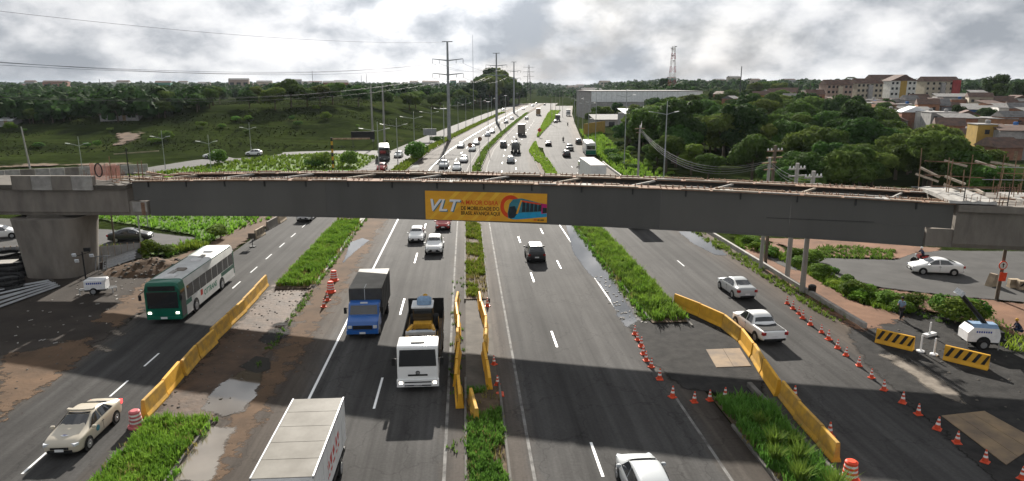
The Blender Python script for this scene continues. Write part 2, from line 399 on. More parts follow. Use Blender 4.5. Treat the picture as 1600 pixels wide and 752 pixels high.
# ------------------------------------------------------------------ road surface: colour follows wear across and along the lanes
def roadmat(name, stops, crack=0.5, patch=0.5):
    m = bpy.data.materials.new(name); m.use_nodes = True; MATS[name] = m
    t = m.node_tree; b = t.nodes['Principled BSDF']; nn = t.nodes.new; lk = t.links.new
    uv = nn('ShaderNodeUVMap'); sp = nn('ShaderNodeSeparateXYZ'); lk(uv.outputs[0], sp.inputs[0])
    def noi(sc, det, stretch=(1, 1, 1), rough=.6, loc=(0, 0, 0)):
        mp = nn('ShaderNodeMapping'); mp.inputs['Scale'].default_value = stretch; mp.inputs['Location'].default_value = loc; lk(uv.outputs[0], mp.inputs[0])
        q = nn('ShaderNodeTexNoise'); q.inputs['Scale'].default_value = sc; q.inputs['Detail'].default_value = det; q.inputs['Roughness'].default_value = rough
        lk(mp.outputs[0], q.inputs['Vector']); return q.outputs['Fac']
    def mth(op, a, c):
        q = nn('ShaderNodeMath'); q.operation = op
        for i, v in enumerate((a, c)):
            if isinstance(v, (int, float)): q.inputs[i].default_value = v
            else: lk(v, q.inputs[i])
        return q.outputs[0]
    edge = mth('MULTIPLY', mth('SUBTRACT', noi(.5, 8, (1, .5, 1), .7), .5), 2.6)
    uu = mth('ADD', sp.outputs[0], edge)
    fac = mth('DIVIDE', mth('ADD', uu, 32.0), 64.0)
    rp = nn('ShaderNodeValToRGB'); lk(fac, rp.inputs[0]); rp.color_ramp.interpolation = 'LINEAR'
    rp.color_ramp.elements[0].position = (stops[0][0] + 32) / 64; rp.color_ramp.elements[0].color = (*stops[0][1], 1)
    rp.color_ramp.elements[1].position = (stops[-1][0] + 32) / 64; rp.color_ramp.elements[1].color = (*stops[-1][1], 1)
    for o_, c in stops[1:-1]:
        e = rp.color_ramp.elements.new((o_ + 32) / 64); e.color = (*c, 1)
    def mulby(src, fac_sock, lo_, hi_, a, c):
        mr = nn('ShaderNodeMapRange'); lk(fac_sock, mr.inputs[0])
        for i, v in zip((1, 2, 3, 4), (a, c, lo_, hi_)): mr.inputs[i].default_value = v
        q = nn('ShaderNodeMix'); q.data_type = 'RGBA'; q.blend_type = 'MULTIPLY'; q.inputs['Factor'].default_value = 1
        lk(src, q.inputs['A']); lk(mr.outputs[0], q.inputs['B']); return q.outputs['Result']
    col = rp.outputs[0]
    col = mulby(col, noi(1.0, 5, (1.5, .03, 1)), .70, 1.26, .33, .67)      # wheel tracks, oil lines
    col = mulby(col, noi(.16, 8, (1, .5, 1), .65), .68, 1.28, .3, .7)        # patches
    col = mulby(col, noi(7, 6), .86, 1.12, .3, .7)                          # grain
    blot = noi(.55, 7, (1, .22, 1), .72, (3, 9, 0))
    col = mulby(col, blot, 1 - .45 * patch, 1.0, .30, .42)
    if crack:
        mp = nn('ShaderNodeMapping'); mp.inputs['Scale'].default_value = (1, .6, 1); lk(uv.outputs[0], mp.inputs[0])
        vo = nn('ShaderNodeTexVoronoi'); vo.feature = 'DISTANCE_TO_EDGE'; vo.inputs['Scale'].default_value = .33; vo.inputs['Randomness'].default_value = 1
        ad = nn('ShaderNodeVectorMath'); ad.operation = 'ADD'; lk(mp.outputs[0], ad.inputs[0])
        nz = nn('ShaderNodeTexNoise'); nz.inputs['Scale'].default_value = 1.3; nz.inputs['Detail'].default_value = 5; lk(uv.outputs[0], nz.inputs['Vector']); lk(nz.outputs['Color'], ad.inputs[1])
        lk(ad.outputs[0], vo.inputs['Vector'])
        col = mulby(col, vo.outputs['Distance'], 1 - .5 * crack, 1.0, 0.0, .014)
    lk(col, b.inputs['Base Color'])
    b.inputs['Roughness'].default_value = .85; b.inputs['Specular IOR Level'].default_value = .06
    bp = nn('ShaderNodeBump'); bp.inputs['Strength'].default_value = .18; bp.inputs['Distance'].default_value = .03
    lk(noi(30, 3), bp.inputs['Height']); lk(bp.outputs[0], b.inputs['Normal'])
    return m
_as, _al, _dr, _rd = (0.0502, 0.0486, 0.0469), (0.0627, 0.0605, 0.0583), (0.0818, 0.0644, 0.0502), (0.0682, 0.0578, 0.0491)
roadmat('road_service_west', [(-29, (0.0818, 0.0655, 0.0518)), (-25.4, (0.0655, 0.0573, 0.0491)), (-24.2, _as), (-17.8, _as), (-16.8, _rd)], .4, .4)
roadmat('road_main_west', [(-13.8, (0.0764, 0.0627, 0.0518)), (-12.6, (0.0709, 0.0583, 0.0491)), (-10.2, (0.0682, 0.0578, 0.0491)), (-9.3, _al), (-5.5, _as), (-2.0, _al), (-1.3, (0.0655, 0.0583, 0.0518)), (-.5, (0.0764, 0.0655, 0.0573))], .6, .5)
roadmat('road_main_east', [(1.3, (0.0818, 0.0709, 0.0611)), (2.1, (0.0764, 0.0655, 0.0573)), (2.7, _al), (6, _as), (10.8, _al), (11.7, (0.0655, 0.0568, 0.0491)), (13, (0.0464, 0.0382, 0.0317))], .6, .6)
roadmat('road_service_east', [(15.6, (0.0709, 0.0638, 0.0573)), (17, _al), (23.5, _as), (25, (0.0655, 0.0562, 0.0491)), (26.4, (0.0818, 0.0644, 0.0502)), (28, (0.0846, 0.0655, 0.0491))], .5, .4)

def ys(y0, y1, st=2.0):
    out = [y0]
    while out[-1] < y1 - 1e-6:
        y = out[-1]; out.append(min(y1, y + st * max(1.0, y / 90)))
    return out
def strip_mesh(name, o0, o1, y0, y1, z, m, cols=1, st=3.0):
    """a sheet that follows the highway; o0/o1 may be functions of the distance along it"""
    f0 = o0 if callable(o0) else (lambda y: o0); f1 = o1 if callable(o1) else (lambda y: o1)
    Y = ys(y0, y1, st); v = []; uvs = []; f = []
    for y in Y:
        for c in range(cols + 1):
            o = lerp(f0(y), f1(y), c / cols); v.append((Xc(y) + o, y, z)); uvs.append((o, y))
    n = cols + 1
    for i in range(len(Y) - 1):
        for c in range(cols): a = i * n + c; f.append((a, a + 1, a + 1 + n, a + n))
    me = bpy.data.meshes.new(name); me.from_pydata(v, [], f); me.update()
    ul = me.uv_layers.new(name='UVMap')
    for lp in me.loops: ul.data[lp.index].uv = uvs[lp.vertex_index]
    me.materials.append(MATS[m]); return me
def strip(name, o0, o1, y0, y1, z, m, parent=None, cols=1, st=3.0): return link(name, strip_mesh(name, o0, o1, y0, y1, z, m, cols, st), parent)
def kerb(name, o, y0, y1, wd=.16, z0=-.05, z1=.15, m='kerb_concrete', parent=None, st=3.0):
    fo = o if callable(o) else (lambda y: o); mb = MB(); rings = []
    for y in ys(y0, y1, st):
        a, b = Xc(y) + fo(y) - wd / 2, Xc(y) + fo(y) + wd / 2
        dz = .02 * mnoise.noise((y * .6, fo(y), 0))
        rings.append([(a, y, z0), (b, y, z0), (b, y, z1 - .03 + dz), (b - .03, y, z1 + dz), (a + .03, y, z1 + dz), (a, y, z1 - .03 + dz)])
    mb.loft(rings); o_ = mb.build(name, m, parent)
    return o_ if parent else struct(o_)

# ------------------------------------------------------------------ land
def build_land():
    m = bpy.data.materials.new('land'); m.use_nodes = True; MATS['land'] = m
    t = m.node_tree; b = t.nodes['Principled BSDF']; nn = t.nodes.new; lk = t.links.new
    g = nn('ShaderNodeNewGeometry')
    def noi(sc, det, stretch=(1, 1, 1), loc=(0, 0, 0)):
        mp = nn('ShaderNodeMapping'); mp.inputs['Scale'].default_value = stretch; mp.inputs['Location'].default_value = loc; lk(g.outputs['Position'], mp.inputs[0])
        q = nn('ShaderNodeTexNoise'); q.inputs['Scale'].default_value = sc; q.inputs['Detail'].default_value = det; q.inputs['Roughness'].default_value = .65
        lk(mp.outputs[0], q.inputs['Vector']); return q.outputs['Fac']
    def rampn(f, st):
        r = nn('ShaderNodeValToRGB'); lk(f, r.inputs[0])
        r.color_ramp.elements[0].position = st[0][0]; r.color_ramp.elements[0].color = (*st[0][1], 1)
        r.color_ramp.elements[1].position = st[-1][0]; r.color_ramp.elements[1].color = (*st[-1][1], 1)
        for p_, c in st[1:-1]: e = r.color_ramp.elements.new(p_); e.color = (*c, 1)
        return r.outputs[0]
    base = rampn(noi(.055, 10, (1, 1, 1)), [(.32, (.014, .020, .008)), (.45, (.021, .029, .010)), (.58, (.031, .043, .013)), (.72, (.040, .044, .019))])
    fine = rampn(noi(.8, 9), [(.3, (.55, .55, .55)), (.7, (1.25, 1.25, 1.2))])
    fur = rampn(noi(.35, 6, (.18, 1, 1), (7, 3, 0)), [(.35, (.7, .72, .7)), (.6, (1.12, 1.12, 1.1))])
    mu = nn('ShaderNodeMix'); mu.data_type = 'RGBA'; mu.blend_type = 'MULTIPLY'; mu.inputs['Factor'].default_value = 1; lk(base, mu.inputs['A']); lk(fine, mu.inputs['B'])
    mu2 = nn('ShaderNodeMix'); mu2.data_type = 'RGBA'; mu2.blend_type = 'MULTIPLY'; mu2.inputs['Factor'].default_value = 1; lk(mu.outputs['Result'], mu2.inputs['A']); lk(fur, mu2.inputs['B'])
    soil = nn('ShaderNodeMapRange'); lk(noi(.03, 9, (1, 1, 1), (4, 9, 1)), soil.inputs[0]); soil.inputs[1].default_value = .66; soil.inputs[2].default_value = .72
    mx = nn('ShaderNodeMix'); mx.data_type = 'RGBA'; lk(soil.outputs[0], mx.inputs['Factor']); lk(mu2.outputs['Result'], mx.inputs['A']); mx.inputs['B'].default_value = (.12, .08, .05, 1)
    lk(mx.outputs['Result'], b.inputs['Base Color']); b.inputs['Roughness'].default_value = 1; b.inputs['Specular IOR Level'].default_value = 0
    bp = nn('ShaderNodeBump'); bp.inputs['Strength'].default_value = .9; bp.inputs['Distance'].default_value = .8
    lk(noi(.22, 7, (.22, 1, 1), (2, 5, 0)), bp.inputs['Height']); bp.inputs['Strength'].default_value = .55; bp.inputs['Distance'].default_value = 1.6; lk(bp.outputs[0], b.inputs['Normal'])
    # the sheet: fine near the highway, coarse towards the horizon
    Yv = [-120, -60]
    while Yv[-1] < 7000: Yv.append(Yv[-1] + max(5.0, Yv[-1] * .03))
    Xo = [0.0]
    while Xo[-1] < 6000: Xo.append(Xo[-1] + max(6.0, Xo[-1] * .05))
    Xv = [-x for x in reversed(Xo[1:])] + Xo
    v = [(x, y, TZ(x, y)) for y in Yv for x in Xv]; n = len(Xv)
    f = [(i * n + j, i * n + j + 1, (i + 1) * n + j + 1, (i + 1) * n + j) for i in range(len(Yv) - 1) for j in range(n - 1)]
    me = bpy.data.meshes.new('ground'); me.from_pydata(v, [], f); me.update(); me.materials.append(m)
    for p in me.polygons: p.use_smooth = True
    struct(link('ground', me))
build_land()

# ------------------------------------------------------------------ the four carriageways
struct(strip('service_road', lambda y: -24.6 if y > 62 else lerp(-26.5, -24.6, sstep(30, 62, y)), -16.75, -20, 620, 0.0, 'road_service_west', cols=6))
wroad = struct(strip('highway', -13.7, -0.55, -20, 640, 0.0, 'road_main_west', cols=8))
eroad = struct(strip('highway', 1.3, 13.0, -20, 640, 0.0, 'road_main_east', cols=8))
def drr(y): return 27.7
struct(strip('service_road', lambda y: 15.7 if y < 190 else 13.0, drr, -20, 560, -0.004, 'road_service_east', cols=8))

def flat(name, pts, z, m, rag=0.0, kind='structure', parent=None, px=True, seed=1, feather=.18, nsc=.9):
    """a patch of ground; rag > 0 lets its edge run out raggedly into the surface below"""
    q = [P(*p) for p in pts] if px else [Vector((p[0], p[1], 0)) for p in pts]
    if not rag:
        o = MB().poly([(p.x, p.y, z) for p in q]).build(name, m, parent); return o if parent else struct(o, kind)
    xs, ys_ = [p.x for p in q], [p.y for p in q]; ex = rag * 1.6
    x0, x1, y0, y1 = min(xs) - ex, max(xs) + ex, min(ys_) - ex, max(ys_) + ex; st = max(.25, min(2.0, max(x1 - x0, y1 - y0) / 70)); nx, ny = int((x1 - x0) / st) + 1, int((y1 - y0) / st) + 1
    seg = list(zip(q, q[1:] + q[:1]))
    def sd(x, y):
        ins = False; best = 1e9
        for a, b in seg:
            if (a.y > y) != (b.y > y) and x < (b.x - a.x) * (y - a.y) / (b.y - a.y) + a.x: ins = not ins
            dx, dy = b.x - a.x, b.y - a.y; t = max(0, min(1, ((x - a.x) * dx + (y - a.y) * dy) / (dx * dx + dy * dy + 1e-9))); best = min(best, math.hypot(x - a.x - t * dx, y - a.y - t * dy))
        return best if ins else -best
    D = [[sd(x0 + i * st, y0 + j * st) for i in range(nx + 1)] for j in range(ny + 1)]; ids = {}; V = []; F = []; E_ = []
    def vid(i, j):
        if (i, j) not in ids: ids[(i, j)] = len(V); V.append((x0 + i * st, y0 + j * st, z)); E_.append(max(-3 * rag, min(3 * rag + 1, D[j][i])))
        return ids[(i, j)]
    for j in range(ny):
        for i in range(nx):
            if max(D[j][i], D[j][i + 1], D[j + 1][i], D[j + 1][i + 1]) > -ex: F.append((vid(i, j), vid(i + 1, j), vid(i + 1, j + 1), vid(i, j + 1)))
    me = bpy.data.meshes.new(name); me.from_pydata(V, [], F); me.update(); at_ = me.attributes.new('edge', 'FLOAT', 'POINT'); at_.data.foreach_set('value', E_)
    me.materials.append(MATS[soften(m, rag, feather, nsc)]); o = link(name, me, parent); return o if parent else struct(o, kind)

# painted markings: every dash is a piece of its road
def dash(o, y0, y1, parent, wd=.13, m='paint_white', name='lane_dash'):
    return link(name, strip_mesh(name, o - wd / 2, o + wd / 2, y0, y1, .006, m), parent)
for o, road in ((-9.25, wroad), (-1.55, wroad), (2.45, eroad), (11.1, eroad)):
    link('edge_line', strip_mesh('edge_line', o - .075, o + .075, 20 if o != 11.1 else 20, 34.5 if o == 11.1 else 560, .006, 'paint_worn' if o > -5 else 'paint_white'), road)
link('edge_line', strip_mesh('edge_line', 11.03, 11.17, 47.5, 120, .006, 'paint_white'), eroad)
y = 25.0
k = 0
while y < 330:
    if y < 140 or k % 1 == 0:
        dash(-5.5, y + 9.2, y + 13.2, wroad); dash(5.5, y + 1.9, y + 4.9, eroad)
        if 42 < y < 330: dash(8.5, y + 6.2, y + 9.2, eroad)
    y += 14.6 if False else 15.4; k += 1
sroad = bpy.data.objects['service_road']; s2 = bpy.data.objects['service_road.001']
for y in (28.9, 36.7, 40.9, 57.5, 62.5, 67.5, 72.6, 77.6, 83, 89, 96, 104, 112, 121, 131): dash(-20.4, y, y + 2.1, sroad, .12)
for i in range(0): link('lane_arrow', strip_mesh('lane_arrow', -24.6 + .15 * i, -23.3 + .15 * i, 44 + 3.1 * i, 44.9 + 3.1 * i, .006, 'paint_white'), sroad)
for y in (62, 110, 120, 131, 142): dash(20.4, y, y + 2.2, s2, .12)

# ------------------------------------------------------------------ medians, kerbs
def median(o0, o1, y0, y1, z=.10, m='soil'):
    struct(strip('median', o0, o1, y0, y1, z, m, cols=2))
median(-16.7, -13.75, -20, 33.6); kerb('kerb', -16.72, -20, 33.6); kerb('kerb', -13.72, -20, 33.6)
median(-16.7, -13.75, 56.8, 84); kerb('kerb', -16.72, 58.5, 84); kerb('kerb', -13.6, 57.5, 130, .22, -.05, .12, 'concrete_light')
struct(strip('median', -16.7, -13.75, 84, 620, .06, 'soil', cols=2)); kerb('kerb', -16.72, 84, 620); kerb('kerb', -13.72, 131, 620)
struct(strip('drain_channel', -14.5, -13.72, 66, 128, .125, 'concrete_light'))
median(-.55, 1.3, -20, 36.2); median(-.55, 1.3, 52.8, 640)
struct(strip('median', -.55, 1.3, 36.2, 52.8, .035, 'concrete_dirty', cols=2))
for o in (-.58, 1.36):
    kerb('kerb', o, -20, 37.5, .14, -.05, .22); kerb('kerb', o, 52.5, 640, .14, -.05, .22)
median(13.0, 15.75, -20, 34.2); kerb('kerb', 13.0, 20, 31); kerb('kerb', 15.75, -20, 35.5, .3, -.05, .28)
median(13.0, 15.75, 46.3, 150); kerb('kerb', 13.05, 47, 150); kerb('kerb', 15.72, 45.5, 150)
# where the service road joins: two tapering islands
ia = lambda y: interp([(150, 13.1), (175, 11.8), (205, 13.0)], y); ib = lambda y: interp([(150, 16.2), (175, 14.8), (205, 13.2)], y)
struct(strip('median', ia, ib, 150, 205, .10, 'soil')); kerb('kerb', ia, 150, 205); kerb('kerb', ib, 150, 205)
ja = lambda y: interp([(225, 13.2), (300, 13.2), (460, 13.2)], y); jb = lambda y: interp([(225, 13.6), (290, 16.5), (350, 18.5), (460, 20)], y)
struct(strip('median', ja, jb, 225, 460, .10, 'soil')); kerb('kerb', ja, 225, 460); kerb('kerb', jb, 225, 460)
# low wall between service road and footway on the east side
kerb('low_wall', 27.9, 44.3, 150, .28, -.1, .42, 'concrete_light')

# ------------------------------------------------------------------ works areas and verges
flat('gravel_yard', [(-90, 20), (-25.6, 20), (-25.0, 40), (-24.75, 62), (-28, 68), (-36, 69), (-60, 66), (-90, 62)], .012, 'gravel', .5, px=False)
flat('dirt_verge', [(0, 655), (60, 610), (110, 575), (150, 540), (130, 530), (60, 545), (0, 560)], .022, 'dirt', .8)
flat('dirt_verge', [(180, 512), (250, 462), (290, 420), (345, 392), (300, 392), (262, 405), (240, 432), (180, 478), (150, 500)], .022, 'dirt', .7, seed=4)
flat('dirt_shoulder', [(-28.2, 60), (-24.6, 58), (-24.6, 140), (-27.6, 140)], .008, 'dirt', .5, px=False, seed=6)
flat('works_gap', [(-16.7, 33.4), (-13.4, 33.4), (-12.9, 40), (-13.2, 50), (-13.6, 57.6), (-16.7, 58.8)], .015, 'mud', .35, px=False)
flat('works_gap', [(12.2, 35.6), (16.4, 34), (17.5, 37), (18.4, 42), (17.3, 48), (15.8, 51.2), (15.75, 46.6), (12.6, 47), (11.6, 46), (11.4, 40)], .02, 'gravel_dark', .2, px=False)
flat('gravel_yard', [(1345, 492), (1420, 483), (1490, 500), (1600, 528), (1640, 560), (1640, 790), (1560, 760), (1350, 565), (1325, 520)], .014, 'gravel_dark', .35)
flat('dirt_path', [(1165, 385), (1215, 380), (1262, 430), (1330, 470), (1420, 495), (1345, 520), (1290, 485), (1225, 440), (1165, 400)], .018, 'red_dirt', .5)
flat('dirt_path', [(1180, 372), (1290, 374), (1470, 388), (1460, 398), (1400, 404), (1290, 400)], .012, 'red_dirt', .5, seed=3)
flat('dirt_verge', [(1380, 452), (1480, 463), (1620, 476), (1620, 530), (1560, 522), (1480, 490), (1400, 478)], .010, 'red_dirt', .6, seed=8)
mat('asphalt_grey', (0.0714, 0.0694, 0.0666), (0.0510, 0.0496, 0.0476), .5, .85, spec=.12, detail=9)
struct(flat('side_road', [(1190, 399), (1290, 404), (1400, 407), (1425, 397), (1470, 392), (1700, 394), (1760, 480), (1600, 473), (1480, 462), (1380, 450), (1300, 432), (1230, 420)], .028, 'asphalt_grey', .15))
flat('loop_road', [(-60, 338), (60, 345), (150, 358), (230, 363), (305, 372), (292, 380), (262, 391), (215, 392), (140, 386), (0, 392), (-60, 400)], .02, 'asphalt_grey', .1)
flat('loop_road', [(612, 236), (560, 235), (470, 237), (390, 241), (300, 251), (230, 262), (120, 275), (0, 283), (0, 290), (140, 281), (250, 268), (330, 257), (400, 246), (480, 241), (560, 240), (600, 243)], .02, 'asphalt_grey', .1)
flat('junction', [(560, 266), (600, 247), (560, 240), (600, 234), (648, 240), (655, 262)], .012, 'asphalt_grey')
flat('dirt_shoulder', [(-12.9, 22), (-11.2, 22), (-10.6, 60), (-10.2, 100), (-10.4, 140), (-13.6, 140), (-13.6, 59), (-12.6, 44)], .004, 'dirt', .9, px=False, seed=12)
# water standing in the ruts
def water(name, c, rough=.04):
    m = mat(name, c, tuple(x * .8 for x in c), .5, rough, spec=1.0, detail=3); return m
water('puddle_brown', (.075, .058, .038), .04); water('puddle_clear', (.035, .032, .028), .02); water('puddle_pale', (.17, .145, .115), .05)
flat('puddle', [(318, 640), (332, 610), (375, 580), (412, 573), (405, 605), (385, 640), (350, 652)], .019, 'puddle_brown', .22, feather=.08)
flat('puddle', [(372, 574), (400, 557), (420, 560), (423, 578), (400, 584)], .021, 'puddle_clear', .08, feather=.06)
flat('puddle', [(262, 752), (300, 690), (322, 668), (366, 668), (352, 700), (330, 752)], .014, 'puddle_pale', .22, feather=.1)
flat('puddle', [(884, 352), (908, 352), (917, 378), (940, 404), (964, 428), (974, 452), (988, 478), (1008, 512), (978, 512), (964, 490), (950, 460), (934, 440), (914, 420), (896, 395)], .012, 'puddle_clear', .10, feather=.06)
flat('puddle', [(935, 405), (955, 415), (972, 445), (990, 478), (1024, 512), (1003, 514), (984, 482), (966, 452)], .014, 'puddle_brown', .08, feather=.06)
flat('puddle', [(1060, 362), (1084, 362), (1114, 380), (1138, 400), (1116, 398), (1082, 380)], .012, 'puddle_clear', .12, feather=.06)
flat('puddle', [(545, 380), (566, 372), (577, 376), (562, 388), (545, 402), (535, 412), (542, 395)], .014, 'puddle_clear', .1, feather=.06)
flat('mud_spill', [(1378, 556), (1400, 556), (1440, 575), (1480, 600), (1512, 632), (1490, 628), (1450, 606), (1415, 580)], .024, 'pale_mud', .2)
for i, (x, y) in enumerate(((205, 492), (182, 519), (163, 545))): flat('faded_marking', [(x - 20, y - 3), (x + 4, y + 6), (x + 14, y + 3), (x - 10, y - 7)], .006 + .001 * i, 'pale_mud', .14, nsc=3)
flat('mud_patch', [(405, 532), (425, 515), (450, 512), (452, 522), (420, 540)], .022, 'gravel_dark', .25)
flat('mud_patch', [(425, 510), (440, 503), (455, 506), (440, 514)], .022, 'gravel_dark', .2)
# ------------------------------------------------------------------ the bridge under construction
BA, BB = Vector((-28.6, 61.3, 0)), Vector((31.3, 43.1, 0))
BU = (BB - BA).normalized(); BN = Vector((-BU.y, BU.x, 0)); BL = (BB - BA).length
BROT = math.atan2(BU.y, BU.x)
def bz(s):                                    # underside, with the camber of the span
    t = max(-.1, min(1.1, s / BL)); return 5.72 + 2.95 * t - 2.42 * t * t
BH = 3.02
def slab(mb, s0, s1, w0, w1, z0, z1, n=1):    # beam piece that follows the camber (z relative to underside)
    rs = []
    for i in range(n + 1):
        s = lerp(s0, s1, i / n); b = bz(s); rs.append([(s, w0, b + z0), (s, w1, b + z0), (s, w1, b + z1), (s, w0, b + z1)])
    return mb.loft(rs)
br = thing('bridge_span', 'dark grey steel tub girder spanning the whole highway, open on top', 'bridge', BA, BROT)
NP = 7
mat('steel_pale', (.10, .099, .094), (.084, .083, .079), .5, .6, detail=8, stretch=(1, 1, .15))
for i in range(NP):
    s0, s1 = BL * i / NP, BL * (i + 1) / NP
    a, b = s0 + .006, s1 - .006
    if i == 0: slab(MB(), .9, b, .18, .24, 0, 1.32, 3).build('web_panel', 'steel_grey', br); slab(MB(), -.7, b, .18, .24, 1.325, BH - .06, 4).build('web_panel', 'steel_grey', br)
    elif i == NP - 1: slab(MB(), a, BL - .3, .18, .24, 0, 1.30, 3).build('web_panel', 'steel_grey', br); slab(MB(), a, BL + 1.3, .18, .24, 1.305, BH - .06, 4).build('web_panel', 'steel_grey', br)
    else: slab(MB(), a, b, .18, .24, 0, BH - .06, 4).build('web_panel', 'steel_grey' if i % 2 else 'steel_pale', br)
slab(MB(), .9, BL - .3, .10, 3.1, -.05, -.004, 24).build('bottom_flange', 'steel_grey', br)
rs = []
for i in range(25):
    s = lerp(-.7, BL + 1.3, i / 24); b = bz(s); rs.append([(s, 3.0, b), (s, 3.06, b), (s, 5.6, b + BH - .06), (s, 5.54, b + BH - .06)])
MB().loft(rs).build('web_panel', 'steel_grey', br)
for w0, w1 in ((0, 1.4), (4.75, 6.15)): slab(MB(), -.7, BL + 1.3, w0, w1, BH - .055, BH, 26).build('top_flange', 'rust', br)
rr = random.Random(3)
for w0 in (.02, 1.18, 4.78, 5.93):            # broken lines of formwork planks on the flange edges
    s = -.5
    while s < BL + .8:
        ln = rr.uniform(1.2, 3.4)
        if rr.random() < .86:
            mb = MB(); slab(mb, s, min(s + ln, BL + 1), w0 + rr.uniform(0, .03), w0 + .2, BH + .004, BH + rr.uniform(.05, .1), 1); mb.build('edge_plank', rr.choice(['timber', 'timber', 'concrete_light', 'timber_dark', 'timber']), br)
        s += ln + rr.uniform(.02, .5)
mb = MB()
s = -.4
while s < BL + 1:
    for wv in (.35, .7, 1.05, 5.1, 5.45, 5.8):
        if rr.random() < .8: mb.box((s + rr.uniform(-.05, .05), wv, bz(s) + BH + .1), (.05, .05, .2))
    s += .45
struct(mb.build('shear_stud', 'rust', br), 'stuff')
for i in range(11):                           # cross bracing over the open box
    s = 1.5 + i * (BL - 3) / 10
    z0 = bz(s) + BH - .1; d = .9
    MB().tube((s - d, 1.35, z0), (s + d, 4.8, bz(s + 2 * d) + BH - .1), .09, n=4).build('cross_brace', 'concrete_light' if i % 3 else 'timber', br)
for i in range(17):
    s = 1.0 + i * (BL - 2) / 16
    MB().box((s, .14, bz(s) + BH - .30), (.10, .09, .46)).build('stiffener', 'steel_dark', br)
for k in range(12):
    s = 3 + k * (BL - 6) / 11
    MB().box((s, .7, bz(s) + BH + .012), (.9, 1.1, .02)).build('splice_plate', 'concrete_light' if k % 2 else 'rust', br)
MB().box((BL - 7, .165, bz(BL - 7) + 1.33), (7, .03, .03)).build('weld_seam', 'steel_dark', br)

# western concrete part with its pier
CWR = -YAW - R(1.5)
cw = thing('concrete_viaduct', 'grey concrete viaduct end with wall pier beside the gravel yard', 'viaduct', BA, CWR)
def cz(s): return bz(0) - .02
rs = []
for s in (-40, -20, -1.0):
    b = cz(s); rs.append([(s, .15, b), (s, 5.5, b), (s, 6.0, b + 2.35), (s, 0, b + 2.35), (s, 0, b + .32), (s, .08, b + .2)])
MB().loft(rs).build('box_girder', 'concrete', cw)
MB().bb(-40, -.95, -.2, 6.3, cz(0) + 2.353, cz(0) + 2.72).build('deck_slab', 'concrete_dirty', cw)
MB().bb(-.997, .62, .12, 5.4, cz(0), cz(0) + 1.28).build('bearing_ledge', 'concrete', cw)
MB().bb(-.72, .55, .10, .116, cz(0) + .35, cz(0) + 1.22).build('patch', 'concrete_light', cw)
MB().bb(.05, .4, .09, .097, cz(0) + .05, cz(0) + 1.18).build('rust_stain', 'rust', cw)
for i in range(4):
    MB().bb(-10.9 + i * 1.78, -9.14 + i * 1.78, -.36, -.21, cz(0) + 2.3, cz(0) + 3.55).build('parapet_block', 'concrete_light' if i % 2 else 'concrete', cw)
    MB().bb(-10.9 + i * 1.78, -9.14 + i * 1.78, -.205, .25, cz(0) + 2.725, cz(0) + 3.5).build('parapet_block', 'concrete', cw)
def pier_ring(z, k, g=0):
    q = []
    for i in range(24):
        a = 2 * math.pi * i / 24; ca, sa = math.cos(a), math.sin(a)
        q.append((-8.9 + 2.95 * k * abs(ca) ** .45 * (1 if ca > 0 else -1), 1.75 + (2.7 * k) * abs(sa) ** .6 * (1 if sa > 0 else -1), z))
    return q
MB().loft([pier_ring(-.3, .84), pier_ring(3.0, .93), pier_ring(cz(0) - .28, 1.02)]).build('pier', 'concrete', cw, smooth=50)
MB().loft([pier_ring(cz(0) - .275, .66), pier_ring(cz(0) - .003, .66)]).build('pier_cap', 'concrete_dirty', cw)
# eastern concrete part
ce = thing('concrete_viaduct', 'grey concrete viaduct end with scaffolding on top over the side road', 'viaduct', BA, BROT)
b = bz(BL)
MB().loft([[(s, .15, b), (s, 5.5, b), (s, 6.0, b + 2.5), (s, 0, b + 2.5), (s, 0, b + .3)] for s in (BL + 1.42, BL + 30)]).build('box_girder', 'concrete', ce)
MB().bb(BL - .2, BL + 1.418, .10, 5.4, b + .004, b + 1.24).build('bearing_ledge', 'concrete', ce)
MB().bb(BL + 1.44, BL + 30, -.22, 6.3, b + 2.503, b + 2.95).build('deck_slab', 'concrete', ce)
rs = []
for i in range(9):
    s = BL + .9 + i * .35
    rs.append([(s, -.1, b + BH + .02), (s, 6.2, b + BH + .02), (s, 6.1, b + BH + .2 + .1 * math.sin(i * .9) ** 2), (s, 3, b + BH + .3 + .06 * math.sin(i * 2)), (s, .1, b + BH + .12 + .1 * math.sin(i * 1.3 + 1) ** 2)])
MB().loft(rs).build('mortar_sheet', 'concrete_light', ce)
MB().bb(BL + 6, BL + 30, .5, 5.8, b + 2.953, b + 3.1).build('fresh_slab', 'concrete_light', ce)
MB().tube((BL + 16, 2.5, -.2), (BL + 16, 2.5, b - .004), 1.1, 1.3, 12).build('pier', 'concrete', ce)

